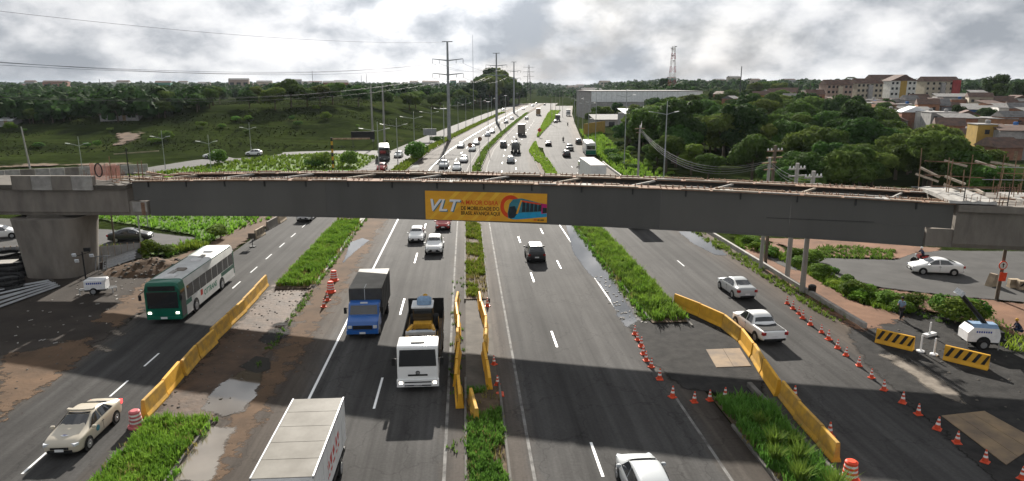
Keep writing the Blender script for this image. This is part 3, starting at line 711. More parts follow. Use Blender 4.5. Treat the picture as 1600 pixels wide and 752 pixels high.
# posts, rails, timber on both ends
rr = random.Random(11)
sc = thing('scaffold', 'tangle of scaffold poles and pale timbers on the bridge end above the side road', 'scaffold', BA, BROT)
for i in range(20):
    s = BL + rr.uniform(1.0, 14); wv = rr.choice([3.4, 4.6, 6.4, 7.6]); h = rr.uniform(.8, 3.2)
    MB().tube((s, wv, b + 2.6), (s + rr.uniform(-.15, .15), wv, b + 2.9 + h), .032, n=5).build('upright', rr.choice(['rust', 'timber_dark', 'pole_steel', 'timber_dark']), sc)
for i in range(9):
    s = BL + rr.uniform(-1, 9); wv = rr.choice([3.3, 4.5, 6.3, 7.5]); zz = b + 3.4 + rr.uniform(0, 2.4)
    MB().tube((s, wv, zz), (s + rr.uniform(4, 7), wv + .1, zz + rr.uniform(-.25, .2)), .032, n=5).build('ledger', rr.choice(['pole_steel', 'timber_dark', 'rust']), sc)
for (x0, y0, x1, y1, Y) in ((1438, 262, 1468, 277, 51), (1431, 272, 1466, 284, 50.5), (1476, 251, 1511, 260, 50), (1477, 276, 1508, 288, 48), (1475, 288, 1515, 303, 47), (1524, 252, 1556, 262, 49), (1548, 253, 1592, 260, 48), (1523, 295, 1538, 303, 46)):
    p, q = PY(x0, y0, Y) - BA, PY(x1, y1, Y - 1.4) - BA
    MB().tube((p.dot(BU), p.dot(BN), p.z), (q.dot(BU), q.dot(BN), q.z), .11, n=4).build('timber_beam', 'timber', sc)
for i in range(4): MB().tube((BL + 1.8 + i * 2.6, .2, b + 2.95), (BL + 1.8 + i * 2.6, .2, b + 4.1), .035, n=5).build('guard_post', 'steel_dark', sc)
for zz in (3.4, 4.0): MB().tube((BL + 1.8, .2, b + zz), (BL + 13, .2, b + zz + .03), .012, n=4).build('guard_wire', 'steel_dark', sc)
sw = thing('formwork', 'heap of timber formwork and posts on the bridge end beside the concrete parapet blocks', 'formwork', BA, BROT)
for i in range(34):
    s = rr.uniform(-4.6, 1.8); wv = rr.uniform(.0, 5.6); l = rr.uniform(.7, 2.4); a = rr.uniform(-.5, .5)
    MB().box((s, wv, cz(0) + 2.82 + rr.uniform(0, .4)), (l, .16, .08), a, ry=rr.uniform(-.12, .12)).build('plank', rr.choice(['timber', 'timber_dark', 'concrete_light', 'rust']), sw)
for s, h in ((-3.4, 2.3), (-2.9, 1.3), (-.5, 1.9), (-1.5, 1.5), (-.1, 2.0)): MB().tube((s, .9, cz(0) + 2.75), (s, .9, cz(0) + 2.75 + h), .04, n=5).build('post', 'rust', sw)
p, q = PY(178, 241, 63) - BA, PY(248, 236, 62) - BA
MB().tube((p.dot(BU), p.dot(BN), p.z), (q.dot(BU), q.dot(BN), q.z), .05, n=4).build('timber_beam', 'timber', sw)
p = PY(197, 236, 62.5) - BA
MB().tube((p.dot(BU), p.dot(BN), cz(0) + 2.75), (p.dot(BU), p.dot(BN), p.z + .3), .05, n=5).build('post', 'steel_dark', sw)
mb = MB()
for i in range(110):
    s_ = rr.uniform(BL + 1.6, BL + 14); wv = rr.choice([.1, .25, 5.9, 6.1]) if i < 70 else rr.uniform(.5, 5.8); mb.tube((s_, wv, b + 2.9), (s_ + rr.uniform(-.06, .06), wv, b + 2.9 + rr.uniform(.35, .9)), .018, n=4)
for i in range(60):
    s_ = rr.uniform(-8.5, -1); wv = rr.uniform(.4, 6); mb.tube((s_, wv, cz(0) + 2.7), (s_ + rr.uniform(-.06, .06), wv, cz(0) + 2.7 + rr.uniform(.35, .9)), .018, n=4)
struct(mb.build('rebar', 'rust', sc), 'stuff')
for i in range(22):
    s_ = BL + rr.uniform(2, 13); MB().box((s_, rr.uniform(.3, 5.8), b + 3.0 + rr.uniform(0, .25)), (rr.uniform(.8, 2.6), .18, .09), rr.uniform(-.6, .6), ry=rr.uniform(-.1, .1)).build('plank', rr.choice(['timber', 'timber_dark', 'rust', 'timber']), sc)
# hoop of hose on the deck
hp = MB(); pr = [(-5.0 + .38 * math.cos(a), 1.2, cz(0) + 3.75 + .6 * math.sin(a)) for a in [i * math.pi / 8 for i in range(17)]]
hp.path(pr, .06, 5); tag(hp.build('hose_coil', 'rubber', None, loc=BA, rz=BROT), 'black hose coil standing on the concrete bridge deck by the timber', 'hose')
# orange net
nm = bpy.data.materials.new('net_open'); nm.use_nodes = True; MATS['net_open'] = nm
t = nm.node_tree; tb = t.nodes.new('ShaderNodeBsdfTransparent'); ms = t.nodes.new('ShaderNodeMixShader'); ms.inputs[0].default_value = .6
bsd = t.nodes['Principled BSDF']; bsd.inputs['Base Color'].default_value = (.62, .27, .2, 1); bsd.inputs['Roughness'].default_value = .8
nz = t.nodes.new('ShaderNodeTexNoise'); nz.inputs['Scale'].default_value = 6; rpn = t.nodes.new('ShaderNodeMapRange'); rpn.inputs[3].default_value = .4; rpn.inputs[4].default_value = .75
t.links.new(nz.outputs['Fac'], rpn.inputs[0]); t.links.new(rpn.outputs[0], ms.inputs[0])
t.links.new(tb.outputs[0], ms.inputs[1]); t.links.new(bsd.outputs[0], ms.inputs[2]); t.links.new(ms.outputs[0], t.nodes['Material Output'].inputs[0])
sn = thing('safety_net', 'orange plastic safety net fenced along the viaduct deck behind the parapet blocks', 'net', BA, BROT)
mb = MB(); rs = []
for i in range(13):
    s = -6.6 + i * .27; rs.append([(s, 1.9 + .12 * math.sin(i), cz(0) + 2.75), (s, 1.9 + .1 * math.sin(i * 1.3), cz(0) + 4.2 + .1 * math.sin(i * 2.1))])
mb.loft(rs, False, False); mb.build('mesh_panel', 'net_open', sn)
for s in (-6.6, -5.0, -3.4): MB().tube((s, 1.95, cz(0) + 2.75), (s, 1.95, cz(0) + 4.3), .03, n=5).build('post', 'timber', sn)

# ------------------------------------------------------------------ banner
p0, p1 = PY(664, 298, 10), None
def on_web(px, py):                          # point of the front web hit by a sight line
    d = ray(px, py); nrm = BN; k = (BA + BN * .12).dot(nrm); t = k / d.dot(nrm) if True else 0
    t = (k - Vector((0, 0, H)).dot(nrm)) / d.dot(nrm); q = Vector((d.x * t, d.y * t, H + d.z * t)) - BA
    return q.dot(BU), q.z
s0, zt0 = on_web(664, 298); _, zb0 = on_web(666, 343); s1, zt1 = on_web(855, 303); _, zb1 = on_web(855, 348)
bn = thing('banner', 'orange-yellow printed tram banner hung on the steel girder', 'banner', BA, BROT)
mat('banner_yellow', (.70, .36, .035), (.62, .30, .03), .8, .6, stretch=(1, 1, 2.5))
mat('banner_ray', (.74, .44, .05), (.68, .38, .04), 1, .6); mat('banner_white', (.72, .72, .75), (.66, .66, .70), 3, .6)
mat('banner_red', (.62, .07, .02), (.55, .06, .02), 3, .6); mat('banner_blue', (.02, .30, .52), (.02, .25, .45), 3, .6); mat('banner_teal', (.05, .20, .25), (.04, .16, .2), 3, .6)
mat('banner_pink', (.45, .02, .15), (.4, .02, .13), 3, .6); mat('banner_glass', (.03, .04, .05), (.02, .03, .035), 3, .4)
BW, BHt = s1 - s0, ((zt0 - zb0) + (zt1 - zb1)) / 2
def bp_(u, v, w_=0.0):                       # banner coordinates 0..1 -> bridge coordinates
    return (lerp(s0, s1, u), .115 - w_, lerp(lerp(zb0, zb1, u), lerp(zt0, zt1, u), v))
MB().loft([[bp_(u, 0), bp_(u, 0, -.012), bp_(u, 1, -.012), bp_(u, 1)] for u in (0, .25, .5, .75, 1)]).build('sheet', 'banner_yellow', bn)
def bshape(name, pts, m, w_):
    mb = MB(); q = [bp_(u, v, w_) for u, v in pts]; tr = tessellate_polygon([[Vector(p) for p in q]]); mb.v = list(q)
    for f in tr:
        a, b_, c = (Vector(q[i]) for i in f); mb.f.append(tuple(f) if (b_ - a).cross(c - a).y < 0 else tuple(reversed(f)))
    return mb.build(name, m, bn)
for k in range(5): bshape('sun_ray', [(.02 + .12 * k, .0), (.05 + .12 * k, .0), (.30 + .11 * k, 1), (.26 + .11 * k, 1)], 'banner_ray', .003)
ang = [i * 2 * math.pi / 28 for i in range(29)]
asp = BHt / BW
ring = [(.71 + .085 * math.cos(a) * 1, .52 + .40 * math.sin(a)) for a in ang[3:25]]
bshape('red_ring', ring + [(.71 + .055 * math.cos(a), .52 + .26 * math.sin(a)) for a in reversed(ang[3:25])], 'banner_red', .006)
bshape('tram_body', [(.69, .12), (.685, .3), (.70, .62), (.73, .78), (.80, .82), (.999, .62), (.999, .22), (.80, .12), (.73, .08)], 'banner_teal', .008)
bshape('tram_skirt', [(.72, .10), (.735, .30), (.999, .38), (.999, .2), (.82, .11), (.75, .08)], 'banner_blue', .010)
bshape('tram_front', [(.692, .16), (.69, .34), (.70, .52), (.745, .55), (.765, .3), (.74, .14), (.71, .11)], 'banner_glass', .011)
bshape('tram_stripe', [(.752, .28), (.79, .76), (.803, .755), (.768, .28)], 'banner_yellow', .013)
for k in range(5): bshape('tram_window', [(.80 + .032 * k, .34 + .01 * k), (.805 + .032 * k, .70 - .012 * k), (.829 + .032 * k, .685 - .012 * k), (.829 + .032 * k, .35 + .01 * k)], 'banner_glass', .012)
bshape('tram_stripe', [(.80, .70), (.80, .755), (.95, .66), (.95, .61)], 'banner_red', .0125)
bshape('tram_end', [(.955, .3), (.955, .66), (.999, .64), (.999, .33)], 'banner_pink', .012); bshape('tram_window', [(.965, .32), (.965, .52), (.999, .51), (.999, .34)], 'banner_glass', .014)
def btext(body, u, v, hfrac, m, sx=1.0, shear=0.0, bold=0.0, w_=.012, fit=None):
    me = text_mesh(body, BHt * hfrac / .7, .001, shear, bold); wd = max(x.co.x for x in me.vertices) - min(x.co.x for x in me.vertices)
    k = (fit * BW / wd) if fit else sx
    for x in me.vertices:
        uu = u + x.co.x * k / BW; vv = v + x.co.y / BHt
        q = bp_(uu, vv, w_ + x.co.z); x.co = q
    me.materials.clear(); me.materials.append(MATS[m]); me.name = 'lettering'; link('lettering', me, bn)
btext('VLT', .025, .29, .40, 'banner_teal', 1, .3, .02, .009, fit=.255); btext('VLT', .018, .32, .40, 'banner_white', 1, .3, .025, .013, fit=.255)
btext('A MAIOR OBRA', .30, .56, .15, 'banner_red', bold=.006, fit=.31)
btext('DE MOBILIDADE DO', .30, .37, .125, 'lettering_black', bold=.006, fit=.315)
btext('BRASIL AVANÇA AQUI', .30, .20, .125, 'lettering_black', bold=.006, fit=.32)
for i, (u, wd) in enumerate(((.895, .025), (.925, .018), (.948, .028))): bshape('small_print', [(u, .06), (u + wd, .065), (u + wd, .105), (u, .10)], 'lettering_black' if i else 'banner_red', .012)
# ------------------------------------------------------------------ vehicles (forward = +x, ground = z 0)
def wheel(parent, x, y, r=.31, wd=.2, rim='rim', out=1):
    w_ = MB().lathe([(r * .86, -wd / 2), (r, -wd / 2 + .03), (r, wd / 2 - .03), (r * .86, wd / 2)], 18, axis='y').build('wheel', 'rubber', parent, smooth=True, loc=(x, y, r))
    MB().lathe([(r * .62, 0), (r * .62, .012), (r * .5, .02), (r * .16, .008), (r * .12, .03)], 12, (0, wd / 2 if out > 0 else -wd / 2 - .03, 0), axis='y').build('rim', rim, w_)
    return w_
CARS = {
 'sedan': dict(L=4.4, st=[(-2.2, .38, .84, .68, .88, .56), (-2.1, .28, .98, .82, 1.05, .66), (-1.82, .2, 1.0, .86, 1.10, .67), (-1.56, .2, 1.0, .87, 1.13, .66), (-.8, .2, .99, .88, 1.41, .58),
       (-.45, .2, .98, .88, 1.46, .59), (-.1, .2, .97, .88, 1.47, .60), (.3, .2, .96, .88, 1.42, .58), (1.14, .2, .93, .87, 1.01, .69), (1.72, .2, .86, .85, .93, .64), (2.04, .23, .77, .78, .82, .57), (2.18, .34, .62, .64, .66, .46)],
       wb=(1.33, -1.27), glass=[(-.02, .98, -.02, .34), (-1.2, -.1, -.78, -.1)], ws=(1.1, .34), rw=(-1.54, -.82)),
 'hatch': dict(L=3.95, st=[(-1.96, .36, .80, .70, .9, .58), (-1.88, .27, .92, .82, 1.02, .66), (-1.72, .2, .95, .85, 1.12, .66), (-1.34, .2, .95, .86, 1.42, .58), (-.6, .2, .94, .87, 1.50, .60),
       (.3, .2, .93, .87, 1.45, .58), (.95, .2, .91, .86, 1.02, .70), (1.5, .2, .82, .84, .90, .64), (1.84, .25, .72, .77, .76, .58), (1.97, .34, .58, .65, .62, .48)],
       wb=(1.22, -1.25), glass=[(-.2, .8, -.2, .34), (-1.35, -.28, -1.15, -.28)], ws=(.92, .34), rw=(-1.74, -1.36)),
 'suv': dict(L=4.3, st=[(-2.14, .42, .88, .74, 1.0, .60), (-2.06, .32, 1.02, .86, 1.14, .68), (-1.92, .26, 1.04, .88, 1.25, .68), (-1.6, .26, 1.04, .89, 1.57, .61), (-.6, .26, 1.03, .90, 1.66, .63),
       (.3, .26, 1.02, .90, 1.61, .61), (1.0, .26, 1.0, .89, 1.12, .72), (1.62, .26, .93, .88, 1.01, .68), (2.0, .3, .82, .81, .88, .62), (2.15, .42, .66, .70, .70, .52)],
       wb=(1.32, -1.3), r=.35, glass=[(-.15, .84, -.15, .34), (-1.45, -.23, -1.3, -.23)], ws=(.97, .34), rw=(-1.94, -1.62)),
 'pickup': dict(L=4.9, st=[(-2.45, .5, 1.05, .86, 1.07, .80), (-2.38, .36, 1.08, .9, 1.10, .82), (-1.05, .3, 1.08, .91, 1.10, .80), (-.92, .3, 1.06, .91, 1.14, .76), (-.62, .28, 1.05, .91, 1.62, .63), (.1, .28, 1.04, .91, 1.69, .65),
       (.62, .28, 1.03, .91, 1.64, .62), (1.3, .28, 1.01, .90, 1.14, .73), (1.95, .28, .96, .89, 1.04, .69), (2.3, .33, .85, .83, .91, .63), (2.45, .45, .68, .72, .72, .54)],
       wb=(1.55, -1.45), r=.36, glass=[(.12, 1.15, .12, .66), (-.72, .04, -.55, .04)], ws=(1.27, .66), rw=(-.9, -.66)),
 'van': dict(L=4.6, st=[(-2.3, .4, .95, .82, 1.5, .72), (-2.24, .3, 1.0, .88, 1.78, .78), (-1.2, .26, 1.0, .9, 1.86, .80), (.7, .26, 1.0, .9, 1.84, .78), (1.35, .26, 1.0, .89, 1.24, .76), (1.9, .28, .92, .87, 1.0, .70), (2.2, .32, .8, .8, .84, .62), (2.3, .42, .64, .7, .68, .5)],
       wb=(1.42, -1.4), r=.33, glass=[(.45, 1.2, .45, .8)], ws=(1.3, .75), rw=None),
}
def make_car(kind, paint, label, cat='car', loc=(0, 0, 0), rz=0.0, group=None, name=None, lit=False, bed=False, far=False):
    D = CARS[kind]; st = D['st']; r = D.get('r', .31)
    root = thing(name or ('parked_car' if False else 'car'), label, cat, loc, rz, group)
    def at(x):
        x = max(st[0][0], min(st[-1][0], x))
        for a, b in zip(st, st[1:]):
            if x <= b[0] + 1e-9: t = (x - a[0]) / (b[0] - a[0]); return [lerp(p, q, t) for p, q in zip(a, b)]
        return list(st[-1])
    rings = []
    for (x, zb, zs, ws, zr, wr) in st:
        h = [(0, zb), (ws * .9, zb), (ws * .985, zb + .1), (ws, lerp(zb, zs, .5)), (ws * .985, zs - .07), (ws * .945, zs), (wr, zr - .035), (wr * .86, zr), (0, zr + .015)]
        rings.append([(x, -a, b) for a, b in h] + [(x, a, b) for a, b in reversed(h[1:-1])])
    body_o = MB().loft(rings).build('body', paint, root, smooth=60)
    ss = body_o.modifiers.new('round', 'SUBSURF'); ss.levels = ss.render_levels = 1 if far else 2
    for e_ in body_o.data.edges: pass
    def side(x, t, sg, off=.014):
        _, zb, zs, ws, zr, wr = at(x); a = Vector((x, sg * ws * .945, zs)); b = Vector((x, sg * wr, zr - .035)); p = a.lerp(b, t)
        d = Vector((0, (b - a).z, -(b - a).y)) if sg > 0 else Vector((0, -(b - a).z, (b - a).y)); d = d.normalized() if d.length else Vector((0, sg, 0))
        return p + d * off
    for sg in (-1, 1):
        for (b0, b1, t0, t1) in D['glass']:
            mb = MB(); lo = []; hi = []
            for i in range(4):
                u = i / 3; lo.append(side(lerp(b0, b1, u), .07, sg)); hi.append(side(lerp(t0, t1, u), .90, sg))
            k = 0; mb.v = [tuple(p) for p in lo + hi]; mb.f = [(i, i + 1, i + 5, i + 4) if sg < 0 else (i + 1, i, i + 4, i + 5) for i in range(3)]
            mb.build('side_window', 'car_glass', root)
    def top(nm, xa, xb):
        A, B = at(xa), at(xb); n = Vector((A[4] - B[4], 0, xb - xa)) if xb > xa else Vector((-(A[4] - B[4]), 0, -(xb - xa)))
        n = n.normalized() * .014
        if n.z < 0: n = -n
        pts = []
        for (q, sh) in ((A, .93), (B, .9)):
            for f in (-1, -.5, 0, .5, 1): pts.append(Vector((q[0], f * q[5] * sh, q[4] + .012 * (1 - abs(f)) - (.02 if abs(f) == 1 else 0))) + n)
        mb = MB(); mb.v = [tuple(p) for p in pts]; mb.f = [(i, i + 1, i + 6, i + 5) for i in range(4)]
        mb.build(nm, 'car_glass', root)
    xa, xb = D['ws']; top('windshield', xa - .05, xb + .04)
    if D['rw']: top('rear_window', D['rw'][0] + .03, D['rw'][1] - .04)
    wy = max(s[3] for s in st) - .085
    for x in D['wb']:
        for sg in (-1, 1):
            wheel(root, x, sg * wy, r, .2, out=sg)
            MB().lathe([(r + .065, 0), (r + .065, .012), (r, .012)], 16, (x, sg * (wy + .084) - (.012 if sg < 0 else 0), r + .02), axis='y').build('wheel_arch', 'plastic_black', root)
    f, bk = st[-1], st[0]; f2, b2 = st[-2], st[1]
    for sg in (-1, 1):
        MB().box((f2[0] - .02, sg * f2[3] * .80, lerp(f2[1], f2[2], .86)), (.22, .28, .12), sg * -.45).build('headlight', 'headlight_lit' if lit is True else 'headlight', root)
        MB().box((b2[0] + .0, sg * b2[3] * .86, lerp(b2[1], b2[2], .78)), (.20, .24, .2), sg * .2).build('taillight', 'taillight_lit' if lit == 'tail' else 'taillight', root)
        mxx = D['ws'][0] - .22; q = at(mxx)
        MB().cbox((mxx, sg * (q[3] + .09), q[2] + .05), (.14, .2, .13), .03).build('mirror', paint if paint != 'paint_black' else 'plastic_black', root)
    if not far:
        MB().box((f[0] - .0, 0, lerp(f[1], f[2], .75)), (.06, f[3] * 1.25, .10)).build('grille', 'plastic_black', root)
        MB().box((f[0] - .03, 0, f[1] + .05), (.12, f[3] * 1.7, .14)).build('front_bumper', 'plastic_black', root)
        MB().box((f[0] + .035, 0, f[1] + .13), (.02, .4, .12)).build('license_plate', 'plate_white', root)
        MB().box((bk[0] + .04, 0, bk[1] + .0), (.12, bk[3] * 1.7, .14)).build('rear_bumper', 'plastic_black', root)
        MB().box((bk[0] - .012, 0, lerp(bk[1], bk[2], .45)), (.02, .4, .12)).build('license_plate', 'plate_white', root)
        for sg in (-1, 1):
            for xq in (D['glass'][0][0] - .04,): MB().box((xq, sg * (at(xq)[3] + .004), at(xq)[2] - .16), (.2, .02, .03)).build('door_handle', 'plastic_black', root)
            MB().box((D['glass'][0][0] - .05, sg * (at(0)[3] + .0015), (at(0)[1] + at(0)[2]) / 2 + .06), (.012, .006, .5)).build('door_gap', 'plastic_black', root)
    if bed:
        MB().bb(-2.32, -.98, -.74, .74, 1.075, 1.118).build('bed_cover', 'plastic_black', root)
    return root
def on(px, py, dz=0.0):
    p = P(px, py); p.z = dz; return p
DN, UP = -math.pi / 2, math.pi / 2
make_car('sedan', 'paint_beige', 'beige patrol sedan with round door emblem driving past the yellow barriers', 'car', (-18.95, 32.2, 0), DN, name='patrol_car', lit='tail')
pc = bpy.data.objects['patrol_car']
MB().loft([[(x, y, 1.47 + .05 * (1 - abs(y) / .7) + h) for (x, h) in ((xx, 0), (xx + .16, 0), (xx + .16, .09), (xx, .09))] for y, xx in ((-.62, .0), (-.3, .12), (0, .17), (.3, .12), (.62, .0))]).build('light_bar', 'paint_beige', pc)
MB().bb(.18, .34, -.5, .5, 1.405, 1.425).build('roof_panel', 'plastic_black', pc)
MB().lathe([(.2, 0), (.2, .012)], 16, (1.55, 0, .935)).build('hood_emblem', 'plate_white', pc)
MB().lathe([(.11, .013), (.11, .018)], 12, (1.55, 0, .935)).build('hood_emblem', 'lettering_blue', pc)
for sg in (-1, 1): MB().lathe([(.15, 0), (.15, .01)], 14, (.45, sg * .885 - (.01 if sg < 0 else 0), .68), axis='y').build('door_emblem', 'banner_teal', pc)
make_car('hatch', 'paint_white', 'white hatchback nearing the camera left of the white estate, under the girder', 'car', on(650, 381) + Vector((0, 1.9, 0)), DN)
make_car('suv', 'paint_white', 'white crossover coming along the lane beside the central median', 'car', on(678, 400) + Vector((0, 2.1, 0)), DN)
make_car('hatch', 'paint_red', 'red car half hidden by the girder beside the central median', 'car', on(692, 361) + Vector((0, 1.9, 0)), DN)
make_car('suv', 'paint_white', 'white crossover on the bus road half hidden by the girder', 'car', on(474, 348) + Vector((0, 2.1, 0)), DN)
c = make_car('suv', 'paint_black', 'black crossover with white roof driving away alone in the middle lane', 'car', on(839, 412) + Vector((0, 2.1, 0)), UP)
MB().loft([[(x, y * w_, z) for y, z in ((-1, za), (-.86, za + .035), (0, za + .05), (.86, za + .035), (1, za))] for x, w_, za in ((-1.55, .61, 1.565), (-.6, .635, 1.645), (.28, .615, 1.60))], False, False).build('roof', 'paint_white', c)
make_car('sedan', 'paint_silver', 'silver sedan driving away ahead of the white pickup', 'car', on(1168, 471) + Vector((-.1, 2.2, 0)), UP + .03)
make_car('pickup', 'paint_white', 'white double-cab pickup with dark bed cover beside the curved barrier', 'pickup truck', on(1209, 542) + Vector((-.1, 2.4, 0)), UP + .05, name='pickup_truck', bed=True)
make_car('suv', 'paint_silver', 'white silver car at the bottom edge driving away beside the cones', 'car', (7.35, 25.3, 0), UP)
make_car('sedan', 'paint_black', 'black car crossing behind the concrete pier on the loop road', 'car', on(200, 379) + Vector((0, .8, 0)), R(8))
make_car('hatch', 'paint_white', 'white car at the picture edge on the loop road behind the pier', 'car', on(2, 372), R(20))
make_car('sedan', 'paint_white', 'white sedan on the side road beside the motorcycle', 'car', on(1470, 431) + Vector((0, .9, 0)), R(167))

# --- generic lorry pieces
def lorry_wheels(root, xs, wy, r=.45, dual=()):
    for x in xs:
        for sg in (-1, 1): wheel(root, x, sg * wy, r, .55 if x in dual else .3, 'rim', sg)
def cab(root, x0, x1, w_, z0, zs, zr, paint, slope=.25, glassz=None, nose=0.0):
    h = w_ / 2
    prof = [(x0, z0), (x1, z0), (x1, zs - .25), (x1 - .03, zs), (x1 - nose - slope, zr - .08), (x1 - nose - slope - .12, zr), (x0 + .05, zr), (x0, zr - .05)]
    if nose: prof = [(x0, z0), (x1, z0), (x1 + .03, zs - .5), (x1 - .08, zs - .22), (x1 - nose, zs), (x1 - nose - slope, zr - .06), (x1 - nose - slope - .12, zr), (x0 + .05, zr), (x0, zr - .05)]
    rings = []
    for y, k in ((-h, .0), (-h + .07, .05), (h - .07, .05), (h, .0)):
        rings.append([(p[0] + (k if p[0] > x0 + .1 else 0), y, p[1] + (k * .6 if p[1] > zs else 0)) for p in prof])
    MB().loft(rings).build('cab', paint, root, smooth=25)
    a = Vector((x1 - nose if nose else x1 - .03, 0, zs)); b = Vector((x1 - nose - slope, 0, zr - .08)); n = Vector((a.z - b.z, 0, 0)); d = (b - a); n = Vector((-d.z, 0, d.x)); n = n.normalized() * (-.085 if n.x < 0 else .085)
    if n.x < 0: n = -n
    q = [a.lerp(b, .06) + n, a.lerp(b, .92) + n]; mb = MB()
    hh = h - .1
    mb.add([(q[0].x, -hh, q[0].z), (q[0].x, hh, q[0].z), (q[1].x, hh * .95, q[1].z), (q[1].x, -hh * .95, q[1].z)], [(0, 1, 2, 3)]).build('windshield', 'car_glass', root)
    for sg in (-1, 1):
        y = sg * (h + .008); xb, xt = (x1 - nose - .12, x1 - nose - slope - .06)
        v = [(x0 + .25, y, zs + .03), (xb, y, zs + .03), (xt, y, zr - .16), (x0 + .25, y, zr - .16)]
        MB().add(v, [(0, 1, 2, 3) if sg < 0 else (3, 2, 1, 0)]).build('side_window', 'car_glass', root)
        MB().bb(x0 + .2, x0 + .22, min(y, y - sg * .02), max(y, y - sg * .02) + .004, z0 + .1, zr - .1).build('door_gap', 'plastic_black', root)
        MB().cbox((x1 - nose - .02, sg * (h + .2), zs + .35), (.08, .2, .42), .03).build('mirror', 'plastic_black', root)
        MB().tube((x1 - nose - .1, sg * h, zs + .5), (x1 - nose - .02, sg * (h + .2), zs + .5), .02, n=4).build('mirror_arm', 'plastic_black', root)
# blue light lorry with black tarpaulin box
t = thing('box_truck', 'blue-cab truck with a black box and pale roof', 'truck', (-7.15, 44.6, 0), DN)
cab(t, -1.9, -.1, 2.1, .55, 1.45, 2.2, 'paint_blue', .3, nose=.75)
MB().bb(-7.2, -2.0, -1.13, 1.13, .85, 3.0).build('cargo_box', 'tarp_black', t)
for i in range(4): MB().bb(-7.2 + 1.305 * i, -5.92 + 1.305 * i, -1.14, 1.14, 3.003, 3.05).build('roof_sheet', 'cargo_roof', t)
for sg in (-1, 1):
    for i in range(6): MB().bb(-7.1 + i, -7.04 + i, sg * 1.145 - .012, sg * 1.145 + .012, .9, 2.95).build('side_rib', 'plastic_black', t)
MB().bb(-7.1, -.4, -.45, .45, .5, .8).build('chassis', 'plastic_black', t)
MB().box((.02, 0, .55), (.16, 2.15, .26)).build('front_bumper', 'paint_blue', t); MB().box((.0, 0, .86), (.06, 1.3, .26)).build('grille', 'plastic_black', t)
for sg in (-1, 1): MB().cbox((.0, sg * .85, .9), (.08, .28, .2), .03).build('headlight', 'headlight', t)
MB().box((.115, 0, .5), (.02, .4, .13)).build('license_plate', 'plate_white', t); MB().box((-1.15, 0, 2.25), (.06, .5, .1)).build('roof_sign', 'plate_white', t)
MB().tube((-1.98, -.05, 3.0), (-1.97, -.05, 1.2), .02, n=4).build('strap', 'plate_white', t); MB().tube((-1.98, -.05, 3.06), (-3.0, -.05, 3.06), .02, n=4).build('strap', 'plate_white', t)
lorry_wheels(t, (-.85, -5.4), .9, .42, (-5.4,))
# white lorry carrying a yellow backhoe
t = thing('flatbed_truck', 'white-cab truck carrying a yellow digger beside the central median', 'truck', (-2.85, 36.2, 0), DN)
cab(t, -1.75, -.02, 2.3, .5, 1.45, 2.62, 'paint_white', .18)
MB().box((.04, 0, .55), (.2, 2.36, .42)).build('front_bumper', 'paint_white', t)
for zz in (.62, .42): MB().box((.145, 0, zz), (.02, 1.5, .07)).build('grille', 'plastic_black', t)
MB().box((.02, 0, 1.0), (.05, 1.1, .10)).build('grille', 'plastic_black', t); MB().lathe([(.12, 0), (.12, .02)], 14, (.05, 0, 1.15), axis='x').build('badge', 'plastic_black', t)
MB().lathe([(.085, .021), (.085, .026)], 14, (.05, 0, 1.15), axis='x').build('badge', 'rim', t)
for sg in (-1, 1): MB().cbox((.10, sg * .95, .6), (.1, .24, .16), .03).build('headlight', 'headlight_lit', t)
MB().box((.15, 0, .5), (.02, .45, .13)).build('license_plate', 'plate_white', t); MB().bb(-1.2, -.6, -.4, .4, 2.66, 2.72).build('roof_hatch', 'greyp' if 'greyp' in MATS else 'steel_dark', t)
MB().bb(-9.2, -1.9, -1.2, 1.2, .95, 1.12).build('bed', 'timber_dark', t); MB().bb(-9.1, -.6, -.45, .45, .5, .93).build('chassis', 'plastic_black', t)
for sg in (-1, 1):
    MB().bb(-9.2, -1.9, sg * 1.2 - .03, sg * 1.2 + .03, 1.1, 1.75).build('side_board', 'plastic_black', t)
    MB().bb(-9.25, -9.19, min(sg * .45, sg * 1.22), max(sg * .45, sg * 1.22), 1.1, 2.6).build('tail_gate', 'plastic_black', t)
lorry_wheels(t, (-.95, -6.2, -7.5), .95, .48, (-6.2, -7.5))
bk = thing('backhoe', 'yellow backhoe with folded arms riding on the white flatbed truck', 'digger', (-2.85, 36.2, 1.13), DN)
MB().bb(-7.6, -4.6, -.55, .55, .55, 1.25).build('body', 'machine_yellow', bk); MB().bb(-6.4, -5.2, -.6, .6, 1.26, 2.1).build('cabin', 'car_glass', bk)
MB().bb(-6.5, -5.1, -.68, .68, 2.1, 2.2).build('cabin_roof', 'plate_white', bk); MB().cbox((-5.8, .1, 2.42), (.8, .9, .4), .12).build('tarpaulin', 'cloth_blue', bk)
for sg in (-1, 1):
    MB().tube((-4.7, sg * .62, 1.1), (-3.3, sg * .8, 1.25), .13, n=5).build('loader_arm', 'machine_yellow', bk); MB().tube((-3.3, sg * .8, 1.25), (-2.5, sg * .8, .45), .12, n=5).build('loader_arm', 'machine_yellow', bk)
    for x, r in ((-7.0, .55), (-4.9, .4)): wheel(bk, x, sg * .75, r, .35, 'machine_yellow', sg)
MB().prism([(-2.75, .1), (-2.2, .1), (-2.15, .8), (-2.5, .6)], -1.05, 1.05).build('bucket', 'machine_yellow', bk)
MB().bb(-3.4, -3.0, -.9, .9, 1.1, 1.3).build('cross_bar', 'galvanised', bk); MB().bb(-4.55, -3.7, -.38, .38, .35, .95).build('engine', 'steel_dark', bk)
MB().tube((-7.6, 0, 1.1), (-8.6, 0, 1.9), .16, n=5).build('boom', 'machine_yellow', bk); MB().tube((-8.6, 0, 1.9), (-8.9, 0, .5), .13, n=5).build('boom', 'machine_yellow', bk)
